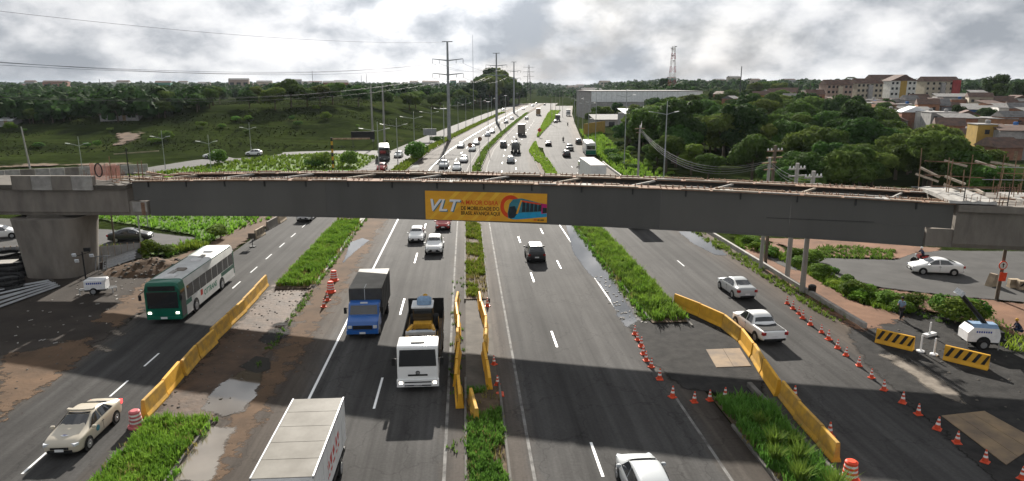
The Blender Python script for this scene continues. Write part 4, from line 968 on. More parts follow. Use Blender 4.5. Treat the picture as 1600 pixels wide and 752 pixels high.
# white box lorry in front
a, b_ = P(440, 746, 3.05), P(497, 622, 3.05)
t = thing('box_truck', 'white box truck cut by the bottom edge, ribbed cream roof in front', 'truck', (a.x, a.y - 2.2, 0), DN)
X0, X1 = -2.2 - (b_.y - a.y), -2.2
MB().bb(X0, X1, -1.13, 1.13, .95, 3.0).build('cargo_box', 'cargo_white', t)
n = 5
for i in range(n): MB().bb(lerp(X0, X1, i / n) + .015, lerp(X0, X1, (i + 1) / n) - .015, -1.1, 1.1, 3.004, 3.03).build('roof_sheet', 'cargo_roof', t)
for sg in (-1, 1): MB().bb(X0, X1, sg * 1.125 - .03, sg * 1.125 + .03, 2.95, 3.06).build('roof_rail', 'galvanised', t); MB().bb(X0 + .3, X1, sg * 1.1 - .03, sg * 1.1 + .03, .55, .75).build('side_guard', 'plastic_black', t)
for sg in (-1, 1):
    for i in range(9): MB().bb(lerp(X0, X1, i / 8.2) + .04, lerp(X0, X1, i / 8.2) + .09, sg * 1.14 - .012, sg * 1.14 + .012, 1.0, 2.94).build('side_rib', 'cargo_white', t)
MB().bb(X0 + .1, 0, -.4, .4, .5, .93).build('chassis', 'plastic_black', t); cab(t, -2.05, -.1, 2.05, .5, 1.35, 2.3, 'paint_white', .3)
MB().box((0, 0, .5), (.16, 2.1, .3)).build('front_bumper', 'paint_white', t)
lorry_wheels(t, (-.9, X0 + 1.6), .9, .42, (X0 + 1.6,))
for i in range(5): MB().box((X0 + 1.7 + .55 * i, 1.134, 2.1 - .05 * i), (.32, .012, .30 + .1 * (i % 2)), ry=.3).build('side_lettering', 'lettering_red', t)
for i in range(5): MB().box((X0 + 1.7 + .55 * i, 1.134, 1.65 - .05 * i), (.36, .012, .10)).build('side_lettering', 'lettering_red', t)
# covered lorry hidden by the girder
a = on(1000, 359)
t = thing('box_truck', 'dark truck tail hidden behind the girder on the pickup road', 'truck', (a.x, a.y + 7.5, 0), UP)
MB().bb(-7.4, -1.5, -1.15, 1.15, .9, 3.1).build('cargo_box', 'cargo_white', t); MB().bb(-7.4, .2, -.45, .45, .5, .88).build('chassis', 'plastic_black', t); MB().box((-7.45, 0, .55), (.12, 2.2, .2)).build('rear_bumper', 'plastic_black', t)
cab(t, -1.4, .3, 2.2, .55, 1.4, 2.4, 'paint_white', .25); lorry_wheels(t, (-.6, -5.6), .9, .45, (-5.6,))

# --- buses
def make_bus(label, loc, rz, front='bus_green', side='bus_white', text=None, L_=11.8, name='bus', dark=False, full=True):
    t = thing(name, label, 'bus', loc, rz); W2 = 1.25; Hh = 3.15
    def ring(x, k, zt): return [(x, -W2 + k, .35), (x, W2 - k, .35), (x, W2 - k * .2, .6), (x, W2 - k * .2, 2.55), (x, W2 - .1 - k, zt - .1), (x, W2 - .3 - k, zt), (x, -W2 + .3 + k, zt), (x, -W2 + .1 + k, zt - .1), (x, -W2 + k * .2, 2.55), (x, -W2 + k * .2, .6)]
    MB().loft([ring(-L_, .06, Hh - .04), ring(-L_ + .12, 0, Hh), ring(-1.0, 0, Hh)]).build('body', side, t, smooth=30)
    MB().loft([ring(-.995, .001, Hh), ring(-.2, .001, Hh), ring(-.05, .03, Hh - .05), ring(0, .1, Hh - .2)]).build('front_mask', front, t, smooth=30)
    MB().bb(.003, .03, -1.08, 1.08, 1.2, 2.42).build('windshield', 'car_glass', t); MB().bb(.0, .028, -.95, .95, 2.5, 2.85).build('destination_sign', 'plastic_black', t)
    MB().bb(-L_ - .02, -L_ + .01, -1.0, 1.0, 1.6, 2.5).build('rear_window', 'car_glass', t); MB().bb(-L_ - .015, -L_ + .01, -1.2, 1.2, .4, 1.4).build('rear_panel', front, t)
    n = 8
    for sg in (-1, 1):
        y = sg * (W2 + .006)
        for i in range(n):
            x0 = -L_ + .35 + i * (L_ - 1.5) / n
            MB().bb(x0, x0 + (L_ - 1.5) / n - .09, y - .008, y + .008, 1.5, 2.5).build('side_window', 'car_glass', t)
        MB().bb(-.92, -.12, y - .008, y + .008, 1.1 if sg < 0 else .5, 2.5).build('door' if sg > 0 else 'driver_window', 'car_glass', t)
        MB().bb(-L_ + .1, -L_ + 3.4, sg * (W2 + .002) - .003, sg * (W2 + .002) + .003, 1.12, 1.46).build('waist_band', front, t)
        MB().bb(-L_ + .06, -L_ + .3, sg * (W2 + .003) - .003, sg * (W2 + .003) + .003, .6, 2.6).build('rear_pillar', front, t)
        MB().bb(-2.0, -1.0, sg * (W2 + .002) - .003, sg * (W2 + .002) + .003, 1.1, 1.46).build('waist_band', front, t)
        MB().bb(-L_ + .2, -1.0, sg * 1.14 - .02, sg * 1.14 + .02, Hh - .07, Hh - .03).build('gutter', front, t)
        MB().cbox((.0, sg * .98, .85), (.1, .24, .14), .03).build('headlight', 'headlight_lit' if full else 'headlight', t)
        MB().tube((-.02, sg * 1.15, 2.6), (.3, sg * 1.42, 2.35), .03, n=4).build('mirror_arm', 'plastic_black', t); MB().cbox((.3, sg * 1.42, 2.1), (.1, .2, .42), .03).build('mirror', 'plastic_black', t)
        for x in (-2.7, -8.4 * L_ / 11.8): 
            wheel(t, x, sg * 1.13, .48, .3, 'rim', sg); MB().lathe([(.6, 0), (.6, .01)], 16, (x, sg * (W2 + .001) - (.01 if sg < 0 else 0), .52), axis='y').build('wheel_arch', 'plastic_black', t)
    MB().bb(.0, .05, -1.2, 1.2, .36, .56).build('front_bumper', front, t); MB().box((.06, 0, .48), (.02, .45, .14)).build('license_plate', 'plate_white', t)
    for x in (-1.6, -3.4, -6.4, -9.4): MB().cbox((x, .1, Hh + .06), (.7, .75, .12), .05).build('roof_hatch', 'cargo_white' if x != -3.4 else 'concrete', t)
    for x, y in ((-2.6, -.2), (-7.4, .2)): MB().cbox((x, y, Hh + .05), (1.1, .35, .1), .04).build('roof_vent', 'concrete_light', t)
    if text:
        me = text_mesh(text, .62, .003, .15, .012)
        for sg in (-1, 1):
            m2 = me.copy(); m2.materials.clear(); m2.materials.append(MATS['lettering_green'])
            x0 = -7.2
            for v in m2.vertices: v.co = ((x0 + v.co.x) if sg < 0 else (x0 + 2.8 - v.co.x), sg * (W2 + .008 + v.co.z), .78 + v.co.y)
            link('lettering', m2, t)
        for sg in (-1, 1): MB().bb(-4.2, -3.75, sg * (W2 + .004) - .003, sg * (W2 + .004) + .003, .95, 1.4).build('side_badge', 'lettering_red', t)
    return t
make_bus('green and white city bus passing the gravel yard and yellow barriers', (-21.95, 48.7, 0), DN + R(0), text='OTTRANS')
make_bus('dark-fronted coach coming round the junction beyond the girder', on(601, 252), DN + .12, 'paint_darkgrey', 'bus_white', L_=12, full=False)
b2 = make_bus('green and white bus stopped behind the white trailer at the roadside', on(938, 262) + Vector((1.2, 2, 0)), DN + .0, full=False)
b2.rotation_euler.z = UP - .10; b2.location = on(926, 247) + Vector((1.5, 16, 0))
# white trailer by the girder
a = on(893, 268); t = thing('trailer_truck', 'white box trailer truck just beyond the girder near the stopped bus', 'truck', (P(917, 246, 4).x, P(917, 246, 4).y + 2.2, 0), UP - .02)
MB().bb(-15, -2.2, -1.3, 1.3, 1.0, 4.0).build('cargo_box', 'cargo_white', t); MB().bb(-15, -2.2, -1.28, 1.28, 4.004, 4.04).build('cargo_roof', 'cargo_roof', t); cab(t, -1.9, 0, 2.4, .5, 1.6, 3.2, 'paint_white', .2); MB().bb(-12.5, -.3, -.45, .45, .5, .98).build('chassis', 'plastic_black', t)
lorry_wheels(t, (-1, -3.2, -10.5, -11.7), 1.0, .5, (-3.2, -10.5, -11.7))

# --- traffic farther off: three prototypes of each kind are copied
GF = 'cars in the distant traffic'
def far_car(kind, paint, px, py, rz, label, cat='car'):
    key = (kind,)
    if key not in PROTO:
        o = make_car(kind, paint, label, cat, on(px, py), rz, GF, far=True); PROTO[key] = tree_of(o); return
    dup(PROTO[key], on(px, py), rz, label, GF, cat, paint={'body': paint, 'mirror': paint})
PROTO = {}
road_tilt = lambda y: -math.atan((Xc(y + 5) - Xc(y - 5)) / 10)
for kind, paint, px, py, d, lab in [
    ('hatch', 'paint_white', 714, 266, -1, 'white car just beyond the girder beside the flatbed-size grey pickup'),
    ('pickup', 'paint_silver', 694, 262, -1, 'pale pickup nearing the girder on the lane by the dirt shoulder'),
    ('sedan', 'paint_white', 725, 253, -1, 'white sedan next behind the first pair of oncoming cars beyond the girder'),
    ('sedan', 'paint_silver', 720, 231, -1, 'silver car on the outer oncoming lane beside the warning signs'),
    ('hatch', 'paint_white', 738, 236, -1, 'white hatchback beside the warning sign post on the oncoming lanes'),
    ('sedan', 'paint_white', 744, 226, -1, 'white sedan following the hatchback on the oncoming lanes'),
    ('hatch', 'paint_silver', 762, 213, -1, 'light car of the far oncoming pair near the median lamp'),
    ('sedan', 'paint_white', 769, 208, -1, 'white car behind the far oncoming pair near the median lamp'),
    ('hatch', 'paint_darkgrey', 791, 193, -1, 'dark car in the far oncoming lanes among the motorcycles'),
    ('hatch', 'paint_white', 800, 187, -1, 'white car far up the oncoming lanes behind the dark car'),
    ('hatch', 'paint_white', 818, 172, -1, 'first white car in the distant oncoming queue'),
    ('suv', 'paint_white', 832, 167, -1, 'second white car in the distant oncoming queue'),
    ('hatch', 'paint_silver', 838, 163, -1, 'third pale car in the distant oncoming queue'),
    ('hatch', 'paint_darkgrey', 851, 165, 1, 'dark car in the distant queue heading away'),
    ('hatch', 'paint_silver', 798, 254, 1, 'silver hatchback heading away just beyond the girder'),
    ('van', 'paint_darkgrey', 787, 230, 1, 'dark grey van heading away beside the central median'),
    ('hatch', 'paint_silver', 823, 187, 1, 'silver car heading away past the big grey truck'),
    ('sedan', 'paint_black', 857, 228, 1, 'black car on the merging road by the diamond sign'),
    ('suv', 'paint_black', 885, 245, 1, 'black car behind the dark pickup near the stopped bus'),
    ('pickup', 'paint_darkgrey', 890, 235, 1, 'dark pickup ahead of the black car near the stopped bus'),
    ('suv', 'paint_black', 904, 225, 1, 'black car stopped on the verge ahead of the bus'),
    ('sedan', 'paint_darkgrey', 868, 192, 1, 'grey car on the merging road beside the small truck'),
    ('hatch', 'paint_red', 597, 266, -1, 'dark red car in front of the coach beyond the girder'),
    ('hatch', 'paint_white', 623, 246, -1, 'white car following the coach at the junction'),
    ('hatch', 'paint_white', 786, 173, -1, 'white car far along the western service road'),
]:
    p = on(px, py); rz = (DN if d < 0 else UP) + road_tilt(p.y); far_car(kind, paint, px, py, rz, lab)
far_car('sedan', 'paint_white', 333, 247, R(190), 'white car on the curved ramp below the grassy mound'); far_car('hatch', 'paint_white', 397, 243, R(185), 'small white car farther along the curved ramp')
def far_lorry(px, py, d, label, boxm, cabm, Ln=6.5, Hb=3.4, tank=False):
    p = on(px, py); t = thing('truck', label, 'truck', p + Vector((0, Ln if d > 0 else 0, 0)), (UP if d > 0 else DN) + road_tilt(p.y))
    if tank: MB().lathe([(.3, -Ln), (1.05, -Ln + .15), (1.05, -2.2), (.3, -2.0)], 14, (0, 0, 2.0), axis='x').build('tank', boxm, t, smooth=True)
    else: MB().bb(-Ln, -1.7, -1.15, 1.15, .9, Hb).build('cargo_box', boxm, t); MB().bb(-Ln, -1.7, -1.14, 1.14, Hb + .003, Hb + .04).build('cargo_roof', 'cargo_roof' if boxm != 'paint_brown' else 'paint_yellow', t)
    MB().bb(-Ln + .1, -.2, -.45, .45, .5, .88).build('chassis', 'plastic_black', t); cab(t, -1.5, 0, 2.2, .55, 1.4, 2.5, cabm, .2); lorry_wheels(t, (-.8, -Ln + 1.3), .9, .45, (-Ln + 1.3,))
far_lorry(809, 241, 1, 'dark tank truck heading away in front of the motorcycle', 'paint_darkgrey', 'paint_black', 7, tank=True)
far_lorry(819, 213, 1, 'tall grey box truck heading away in the middle of the far road', 'concrete', 'paint_white', 8, 3.9)
far_lorry(844, 181, 1, 'brown and yellow truck far ahead on the highway', 'paint_brown', 'paint_white', 8, 3.9)
far_lorry(874, 190, 1, 'small dark truck on the merging road beyond the island', 'paint_darkgrey', 'paint_white', 6, 3)
far_lorry(888, 182, -1, 'white truck coming along the merging road towards the bus', 'cargo_white', 'paint_white', 7, 3.6)
# ------------------------------------------------------------------ barriers, cones, drums
def barrier_mesh(L_, h=.85, wb=.46, wt=.18, ch=.03):
    prof = [(-wb / 2, 0), (wb / 2, 0), (wb / 2, .07), (wb / 2 * .62, .26), (wt / 2, h - ch), (wt / 2 - ch, h), (-wt / 2 + ch, h), (-wt / 2, h - ch), (-wb / 2 * .62, .26), (-wb / 2, .07)]
    return MB().prism(prof, -L_ / 2 + .06, L_ / 2 - .06, 'x')
BAR = {}
def barrier(p, q, label, group, m='barrier_yellow', h=.85, striped=False, name='jersey_barrier', wb=.46, wt=.18):
    d = q - p; Ln = round(d.length, 1)
    if m == 'barrier_yellow' and rnd.random() < .45: m = 'barrier_worn'
    key = (Ln, h, m, wb)
    if key not in BAR: BAR[key] = barrier_mesh(Ln, h, wb, wt).mesh(name, m)
    c = (p + q) / 2; rz = math.atan2(d.y, d.x)
    if not striped:
        o = link(name, BAR[key], None, (c.x + rnd.uniform(-.08, .08), c.y, .02), rz + rnd.uniform(-.04, .04)); tag(o, label, 'barrier', group)
        return o
    o = thing(name, label, 'barrier', (c.x, c.y, .02), rz, group); link('body', BAR[key], o)
    n = int(Ln / .42); al = math.atan2(wb / 2 * .62 - wt / 2, h - .26)
    for sg in (-1, 1):
        for i in range(n):
            x = -Ln / 2 + .12 + i * (Ln - .1) / n
            def pt(xx, z): return (xx, sg * (lerp(wb / 2 * .62, wt / 2, (z - .26) / (h - .26)) + .006), z)
            v = [pt(x, .28), pt(x + .2, .28), pt(min(x + .5, Ln / 2 - .04), h - .05), pt(min(x + .3, Ln / 2 - .06), h - .05)]
            if x + .3 > Ln / 2 - .06: continue
            MB().add(v, [(0, 1, 2, 3) if sg < 0 else (3, 2, 1, 0)]).build('stripe', 'stripe_black', o)
    return o
G1 = 'yellow barriers edging the bus road'
pts = [(418, 447), (400, 466), (381, 487), (358, 511), (334, 536), (309, 562), (284, 589), (256, 620), (224, 655)]
pp = [P(*p) for p in pts]
for i, (a, b) in enumerate(zip(pp, pp[1:])): barrier(a, b, f'{ordinal(i)} yellow barrier from the girder end in the line beside the bus road', G1, h=1.0)
G2 = 'yellow barriers on the truck side of the central median'
c1 = [(716.5, 470), (714, 487), (717, 508), (716, 529), (717, 552), (714, 580)]; c1e = [(714, 487), (716, 508), (717, 529), (717, 552), (714, 580), (713, 606)]
for i, (a, b) in enumerate(zip(c1, c1e)): barrier(P(*a), P(*b), f'{ordinal(i)} small yellow barrier from the girder in the median line beside the digger truck', G2, h=.8, wb=.36)
barrier(P(716, 607), P(719, 640), 'last yellow barrier of the median line, black striped on its side, near the digger truck', G2, h=.85, striped=True)
G3 = 'yellow barriers on the cone side of the central median'
c2 = [(750, 470), (752, 487), (757, 510), (758, 530), (758, 553), (762, 582), (764, 612)]
for i, (a, b) in enumerate(zip(c2, c2[1:])): barrier(P(*a), P(*b), f'{ordinal(i)} small yellow barrier from the girder in the median line beside the three cones', G3, h=.8, wb=.36)
barrier(P(735, 628), P(744, 664), 'single yellow barrier standing askew in the middle of the central median', None, h=.85, wb=.4)
G4 = 'yellow barriers in the curve beside the pickup'
c3 = [(1052, 478), (1092, 495), (1128, 512), (1154, 535), (1173, 560), (1190, 585), (1216, 621), (1244, 654), (1279, 695), (1304, 724)]
for i, (a, b) in enumerate(zip(c3, c3[1:])):
    o = barrier(P(*a) + Vector((.1, 0, 0)), P(*b) + Vector((.1, 0, 0)), f'{ordinal(i)} yellow barrier from the girder in the curved line beside the pickup road', G4, h=1.0)
for (x0, y0, x1, y1, lab) in ((1366, 534, 1429, 549, 'black and yellow striped barrier nearer the walking worker'), (1472, 561, 1546, 579, 'black and yellow striped barrier in front of the light tower trailer')):
    barrier(P(x0, y0), P(x1, y1), lab, 'striped barriers in the east gravel yard', h=.95, striped=True, name='striped_barrier')
for i, (x0, y0, x1, y1) in enumerate(((399, 374, 413, 366), (417, 360, 432, 351), (436, 350, 446, 343))):
    barrier(P(x0, y0), P(x1, y1), f'{ordinal(i)} worn tan barrier from the bus on the verge under the girder', 'worn barriers on the verge', m='barrier_old' if i != 1 else 'concrete', h=1.0, name='old_barrier', striped=(i == 0))
for i, (x, y, w_) in enumerate(((1580, 449, .9), (1598, 452, 1.2))):
    a = P(x, y); barrier(a - Vector((w_ / 2, 0, 0)), a + Vector((w_ / 2, -.2, 0)), ('short tan concrete block on the side road beyond the leaning sign pole' if i == 0 else 'tan striped concrete block at the picture edge on the side road'), 'concrete blocks on the side road', m='barrier_old', h=.75, name='concrete_block', striped=i == 1, wb=.6, wt=.5)
a = P(1550, 447); tag(MB().prism([(-.55, 0), (.55, 0), (.12, 1.1), (-.12, 1.1)], -.3, .3).build('concrete_wedge', 'barrier_old', None, loc=a, rz=.3), 'tan wedge-shaped concrete block behind the round road sign', 'barrier')

def cone_proto(h=.72, r=.17):
    o = thing('traffic_cone', 'x', 'traffic cone'); MB().cbox((0, 0, .025), (.42, .42, .05), .02).build('base', 'cone_orange', o)
    def rr_(z): return lerp(r, .035, z / h)
    for z0, z1, m in ((.05, .28, 'cone_orange'), (.28, .40, 'cone_white'), (.40, .52, 'cone_orange'), (.52, .62, 'cone_white'), (.62, .72, 'cone_orange')):
        MB().lathe([(rr_(z0), z0), (rr_(z1), z1)], 10).build('sleeve' if m == 'cone_white' else 'body', m, o, smooth=50)
    return o
cp = cone_proto(); cpt = tree_of(cp); first = [True]
def cone(px, py, label, group, sc=1.0, dz=.015):
    p = P(px, py); p.z = dz
    o = dup(cpt, p, rnd.uniform(0, 6.28), label, group); sc *= rnd.uniform(.8, .98); o.scale = (sc,) * 3; o.rotation_euler.x = rnd.uniform(-.05, .05); return o
G = 'cones along the outer edge of the pickup road'
row = [(1229.6, 475), (1238.7, 483), (1248, 491), (1254, 498), (1266, 508), (1283.5, 520), (1294.5, 531), (1308.5, 544.5), (1321.5, 556), (1342, 572), (1361.5, 591), (1381, 610), (1410, 630), (1434.5, 648), (1464, 671), (1495, 692.5), (1539, 722.5)]
for i, (x, y) in enumerate(row): cone(x, y, f'{ordinal(i)} cone from the girder in the long row edging the pickup road', G)
cone(1596, 749, 'cone at the bottom corner of the picture beside the big steel plate', G)
G = 'cones round the asphalt patch'
cl = [(991.7, 523), (996, 532), (1002, 542), (1005, 554), (1009.5, 564), (1017.5, 574), (1030.5, 593)]
for i, (x, y) in enumerate(cl): cone(x, y, f'{ordinal(i)} cone from the puddle in the row edging the dark asphalt patch', G)
for x, y, lab in ((1050.5, 621, 'cone at the left end of the four in front of the asphalt patch'), (1084.5, 628.5, 'second of the four cones in front of the asphalt patch'), (1109, 626, 'third of the four cones in front of the asphalt patch, with white paper'), (1132.5, 624, 'last of the four cones in front of the asphalt patch, nearest the barrier')): cone(x, y, lab, G)
G = 'cones beside the central median'
for x, y, lab in ((761.6, 479, 'cone beside the central median farthest up, level with the digger truck'), (772, 570, 'middle cone beside the yellow median barriers'), (777, 602, 'nearest upright cone beside the yellow median barriers')): cone(x, y, lab, G)
a = P(779, 617); o = thing('cone_base', 'flat orange-red square cone foot lying next to the median barriers', 'cone base', a); MB().cbox((0, 0, .04), (.6, .6, .07), .03).build('foot', 'cone_orange', o); MB().lathe([(.16, .075), (.15, .12), (.1, .12)], 10).build('stub', 'cone_orange', o)
for x, y, lab in ((512, 470, 'small cone behind the two orange drums near the blue truck'), (506, 480, 'white-topped cone nearest the blue truck below the orange drums')): cone(x, y, lab, 'cones below the drums')
for x, y, i in ((1084, 481, 0), (1118, 497, 1), (1138, 510, 2), (1230, 612, 3), (1284, 672, 4)):
    a = P(x, y + 14) + Vector((.55, .3, 0)); dup(cpt, (a.x, a.y, .01), 0, f'{ordinal(i)} cone standing just behind the curved yellow barriers', 'cones behind the curved barriers')
for o in [cp] + list(cp.children): bpy.data.objects.remove(o)

def drum(px, py, label, m='drum_orange', tilt=0.0, h=1.0):
    o = thing('traffic_drum', label, 'traffic drum', P(px, py)); o.rotation_euler.x = tilt
    MB().lathe([(.42, 0), (.42, .1), (.33, .16), (.31, .3)], 14).build('base', m, o, smooth=40)
    for i, z in enumerate((.3, .5, .7)):
        MB().lathe([(.30 - .02 * i, z), (.295 - .02 * i, z + .1)], 14).build('white_band', 'cone_white', o, smooth=40); MB().lathe([(.30 - .02 * i, z + .1), (.30 - .02 * i, z + .2)], 14).build('body', m, o, smooth=40)
    MB().lathe([(.25, .9), (.18, .96), (.1, .96)], 14).build('lid', m, o, smooth=40); o.scale = (h,) * 3
drum(522, 439, 'orange and white drum farther up of the pair beside the grass median'); drum(517, 457, 'orange and white drum nearer the blue truck of the pair'); drum(214, 667, 'faded red and white drum at the barrier end beside the patrol car', 'faded_drum', .08); drum(1327, 752, 'bright orange drum with white bands at the bottom edge by the curved barrier end', h=1.05)

# ------------------------------------------------------------------ plates, posts, light towers
def plate(name, pts, label, m='steel_plate', z=.045, n=3):
    o = thing(name, label, 'steel plate'); q = [P(*p) for p in pts]
    for i in range(n):
        a, b, c, d = q[0].lerp(q[1], i / n), q[0].lerp(q[1], (i + .985) / n), q[3].lerp(q[2], (i + .985) / n), q[3].lerp(q[2], i / n)
        f = MB(); v = [(p.x, p.y, .026) for p in (a, b, c, d)] + [(p.x, p.y, z + .006 * i) for p in (a, b, c, d)]
        f.add(v, [(0, 1, 2, 3), (7, 6, 5, 4), (0, 4, 5, 1), (1, 5, 6, 2), (2, 6, 7, 3), (3, 7, 4, 0)]).build('plate', m, o)
plate('steel_plate', [(1103, 547), (1156, 545), (1174, 573), (1119, 575)], 'rusty orange steel plate lying on the dark asphalt patch', n=2)
plate('steel_plate', [(1471, 651), (1538, 644), (1625, 692), (1572, 728)], 'large tan steel plate lying beside the cones in the east yard', z=.06)
for px, py, lab in ((1438, 550, 'white post on a round foot beside the first striped barrier'), (1459, 555, 'white post on a round foot midway between the striped barriers')):
    o = thing('delineator_post', lab, 'post', P(px, py)); MB().lathe([(.24, 0), (.24, .1), (.1, .14)], 12).build('foot', 'plate_white', o); MB().tube((0, 0, .14), (0, 0, 1.15), .05, n=8).build('post', 'plate_white', o)
o = thing('delineator_post', 'white post with wide foot standing behind the two striped barriers', 'post', P(1452, 525)); MB().box((0, 0, .1), (1.1, .35, .2), .4).build('foot', 'plate_white', o); MB().tube((0, 0, .2), (0, 0, 1.0), .05, n=8).build('post', 'plate_white', o)
t = thing('light_tower', 'white trailer light tower with folded mast beside the striped barrier', 'light tower', P(1527, 541), R(-12))
MB().prism([(-1.0, .5), (.95, .5), (1.0, .95), (.85, 1.42), (-.7, 1.45), (-1.0, 1.1)], -.62, .62).build('body', 'plate_white', t)
MB().loft([[(x, y, z) for y, z in ((-.6, 1.43), (-.3, 1.62), (.3, 1.62), (.6, 1.43))] for x in (-.7, 0, .85)], False, False).build('canopy', 'cloth_blue', t)
MB().bb(-1.05, 1.7, -.08, .08, .4, .5).build('drawbar', 'plastic_black', t); MB().bb(-.9, .9, -.55, .55, .38, .498).build('chassis', 'plastic_black', t)
for sg in (-1, 1): wheel(t, 0, sg * .62, .33, .2, 'rim', sg); MB().lathe([(.44, 0), (.44, .02)], 14, (0, sg * .63 - (.02 if sg < 0 else 0), .45), axis='y').build('mudguard', 'plastic_black', t)
for x in (-.95, .95): MB().tube((x, -.62, 0), (x, -.62, .55), .04, n=5).build('jack', 'galvanised', t)
MB().tube((1.1, 0, .6), (-1.5, 0, 3.5), .15, n=6).build('mast', 'plastic_black', t); MB().tube((1.05, .1, .6), (-.5, .1, 2.5), .05, n=6).build('mast', 'plastic_black', t)
for y in (-.25, .2): MB().box((-1.6, y, 3.6), (.2, .4, .36), 0, ry=.6).build('floodlight', 'headlight', t)
MB().bb(1.02, 1.3, -.45, .45, .55, 1.15).build('engine_cover', 'plastic_black', t); t.scale = (1.0, 1.0, 1.02)
for i in range(7): MB().bb(-.5 + i * .14, -.41 + i * .14, -.628, -.622, 1.12, 1.24).build('side_print', 'lettering_blue', t)
t = thing('light_tower', 'white trailer light tower with raised mast in front of the concrete pier', 'light tower', P(153, 458), R(8))
MB().cbox((0, 0, .85), (1.6, 1.1, .8), .06).build('body', 'plate_white', t); MB().bb(-1.3, 1.5, -.06, .06, .38, .45).build('drawbar', 'galvanised', t); MB().bb(-.8, .8, -.5, .5, .3, .448).build('chassis', 'plastic_black', t)
for sg in (-1, 1): wheel(t, -.1, sg * .55, .3, .18, 'rim', sg)
for x, y in ((1.3, -.4), (-1.2, -.4), (1.3, .4)): MB().tube((x, y, 0), (x, y, .5), .04, n=5).build('jack', 'galvanised', t); MB().tube((x * .6, y, .42), (x, y, .42), .03, n=4).build('outrigger', 'galvanised', t)
MB().tube((-.75, 0, .5), (-.75, 0, 3.6), .06, n=6).build('mast', 'plastic_black', t); MB().tube((-1.35, 0, 3.2), (-.15, 0, 3.55), .03, n=5).build('cross_arm', 'plastic_black', t)
for x, z in ((-1.35, 3.35), (-1.2, 2.85), (-.05, 3.25)): MB().box((x, -.08, z), (.3, .12, .25), 0, rx=.4).build('floodlight', 'headlight', t)
MB().box((-.35, 0, 3.75), (.5, .2, .3)).build('control_box', 'plastic_black', t)
for i in range(8): MB().bb(-.6 + i * .15, -.49 + i * .15, -.556, -.551, .9, 1.05).build('side_print', 'lettering_blue', t)

# west yard stock
for i in range(7):
    a = P(-6, 484 - i * 5.0); b = P(92 - i * 3, 449 - i * 1.2); a.z = b.z = .12 + .07 * (i % 3); d = b - a
    mb = MB(); L_ = d.length; prof = [(-.16, 0), (-.1, .08), (-.03, .02), (.03, .02), (.1, .08), (.16, 0), (.1, .05), (.03, -.01), (-.03, -.01), (-.1, .05)]
    mb.prism(prof, -L_ / 2, L_ / 2, 'x'); o = mb.build('guardrail_beam', 'sheet_metal', None, loc=(a + b) / 2, rz=math.atan2(d.y, d.x))
    tag(o, 'long grey guardrail beam lying in the stack left of the pier', 'guardrail beam', 'guardrail beams stacked by the pier')
for i, (px, py, sx, sz, z) in enumerate(((12, 452, 2.6, 1.1, 0), (22, 430, 3.0, 1.3, 0), (8, 418, 3.2, 1.4, 0), (28, 412, 2.4, 1.2, 0))):
    a = P(px, py); o = thing('hose_stack', ['black coil of hose lying lowest in the yard by the picture edge', 'black coil of hose in the middle of the heap left of the pier', 'black coil of hose at the back of the heap at the picture edge', 'black coil of hose at the back of the heap touching the pier'][i], 'hose coil', a, .3 * i)
    for k in range(5):
        mb = MB(); rr0 = sx / 2 - .1 * (k % 2); mb.path([(rr0 * math.cos(q), rr0 * .7 * math.sin(q), .15 + k * sz / 5 + .05 * math.sin(3 * q + k)) for q in [j * math.pi / 8 for j in range(17)]], .15, 6); mb.build('coil', 'tarp_black' if k % 2 else 'rubber', o)
    MB().lathe([(sx / 2 - .3, 0), (sx / 2 - .4, sz - .2), (.1, sz - .15)], 12).build('core', 'tarp_black', o)
a = P(15, 432); o = thing('board_sheet', 'pale flat board lying on the black hose heap', 'board', a + Vector((-.6, 0, 1.35)), .2); MB().box((0, 0, 0), (2.4, 1.5, .05)).build('sheet', 'concrete_light', o); MB().box((0, 0, -.05), (2.3, .1, .05)).build('batten', 'timber_dark', o)
def fence(p, q, n, label, h=1.6, m='sheet_metal'):
    d = q - p; o = thing('sheet_fence', label, 'fence', p, math.atan2(d.y, d.x)); L_ = d.length
    for i in range(n):
        x0, x1 = L_ * i / n, L_ * (i + 1) / n - .03; mb = MB(); k = 8
        mb.loft([[(lerp(x0, x1, j / k), .04 * (j % 2), z) for z in (0.05, h)] for j in range(k + 1)], False, False); mb.build('panel', m, o)
    for i in range(n + 1): MB().tube((L_ * i / n, .1, 0), (L_ * i / n, .1, h + .1), .05, n=5).build('post', 'timber_dark', o)
    for z in (.5, 1.2): MB().tube((0, .08, z), (L_, .08, z), .03, n=4).build('rail', 'timber_dark', o)
fence(P(140, 412), P(222, 404), 8, 'low corrugated sheet fence behind the pier along the loop road'); fence(P(-20, 414), P(40, 410), 6, 'low corrugated sheet fence left of the pier by the loop road')
for i in range(6):
    a, b = P(163 + i * 2, 423 - i * 3), P(214 + i, 415 - i * 3.2); a.z = .1 + .05 * i; b.z = .7 + .09 * i; d = b - a; mb = MB(); k = 6
    nrm = Vector((-d.y, d.x, 0)).normalized(); mb.loft([[tuple(p + nrm * (j * .12) + Vector((0, 0, .05 * (j % 2)))) for p in (a, b)] for j in range(k + 1)], False, False)
    tag(mb.build('roof_sheet', 'sheet_metal'), 'corrugated metal sheet leaning in the pile between fence and rubble', 'metal sheet', 'corrugated sheets piled by the rubble')
o = thing('steel_trestle', 'small steel trestle frame standing beside the leaning metal sheets', 'trestle', P(161, 424))
for x in (-.5, -.2, .2, .5): MB().tube((x - .2, 0, 0), (x, .1, 1.4), .04, n=5).build('leg', 'pole_steel', o)
MB().tube((-.7, .1, 1.4), (.8, .1, 1.45), .05, n=5).build('top_rail', 'pole_steel', o)
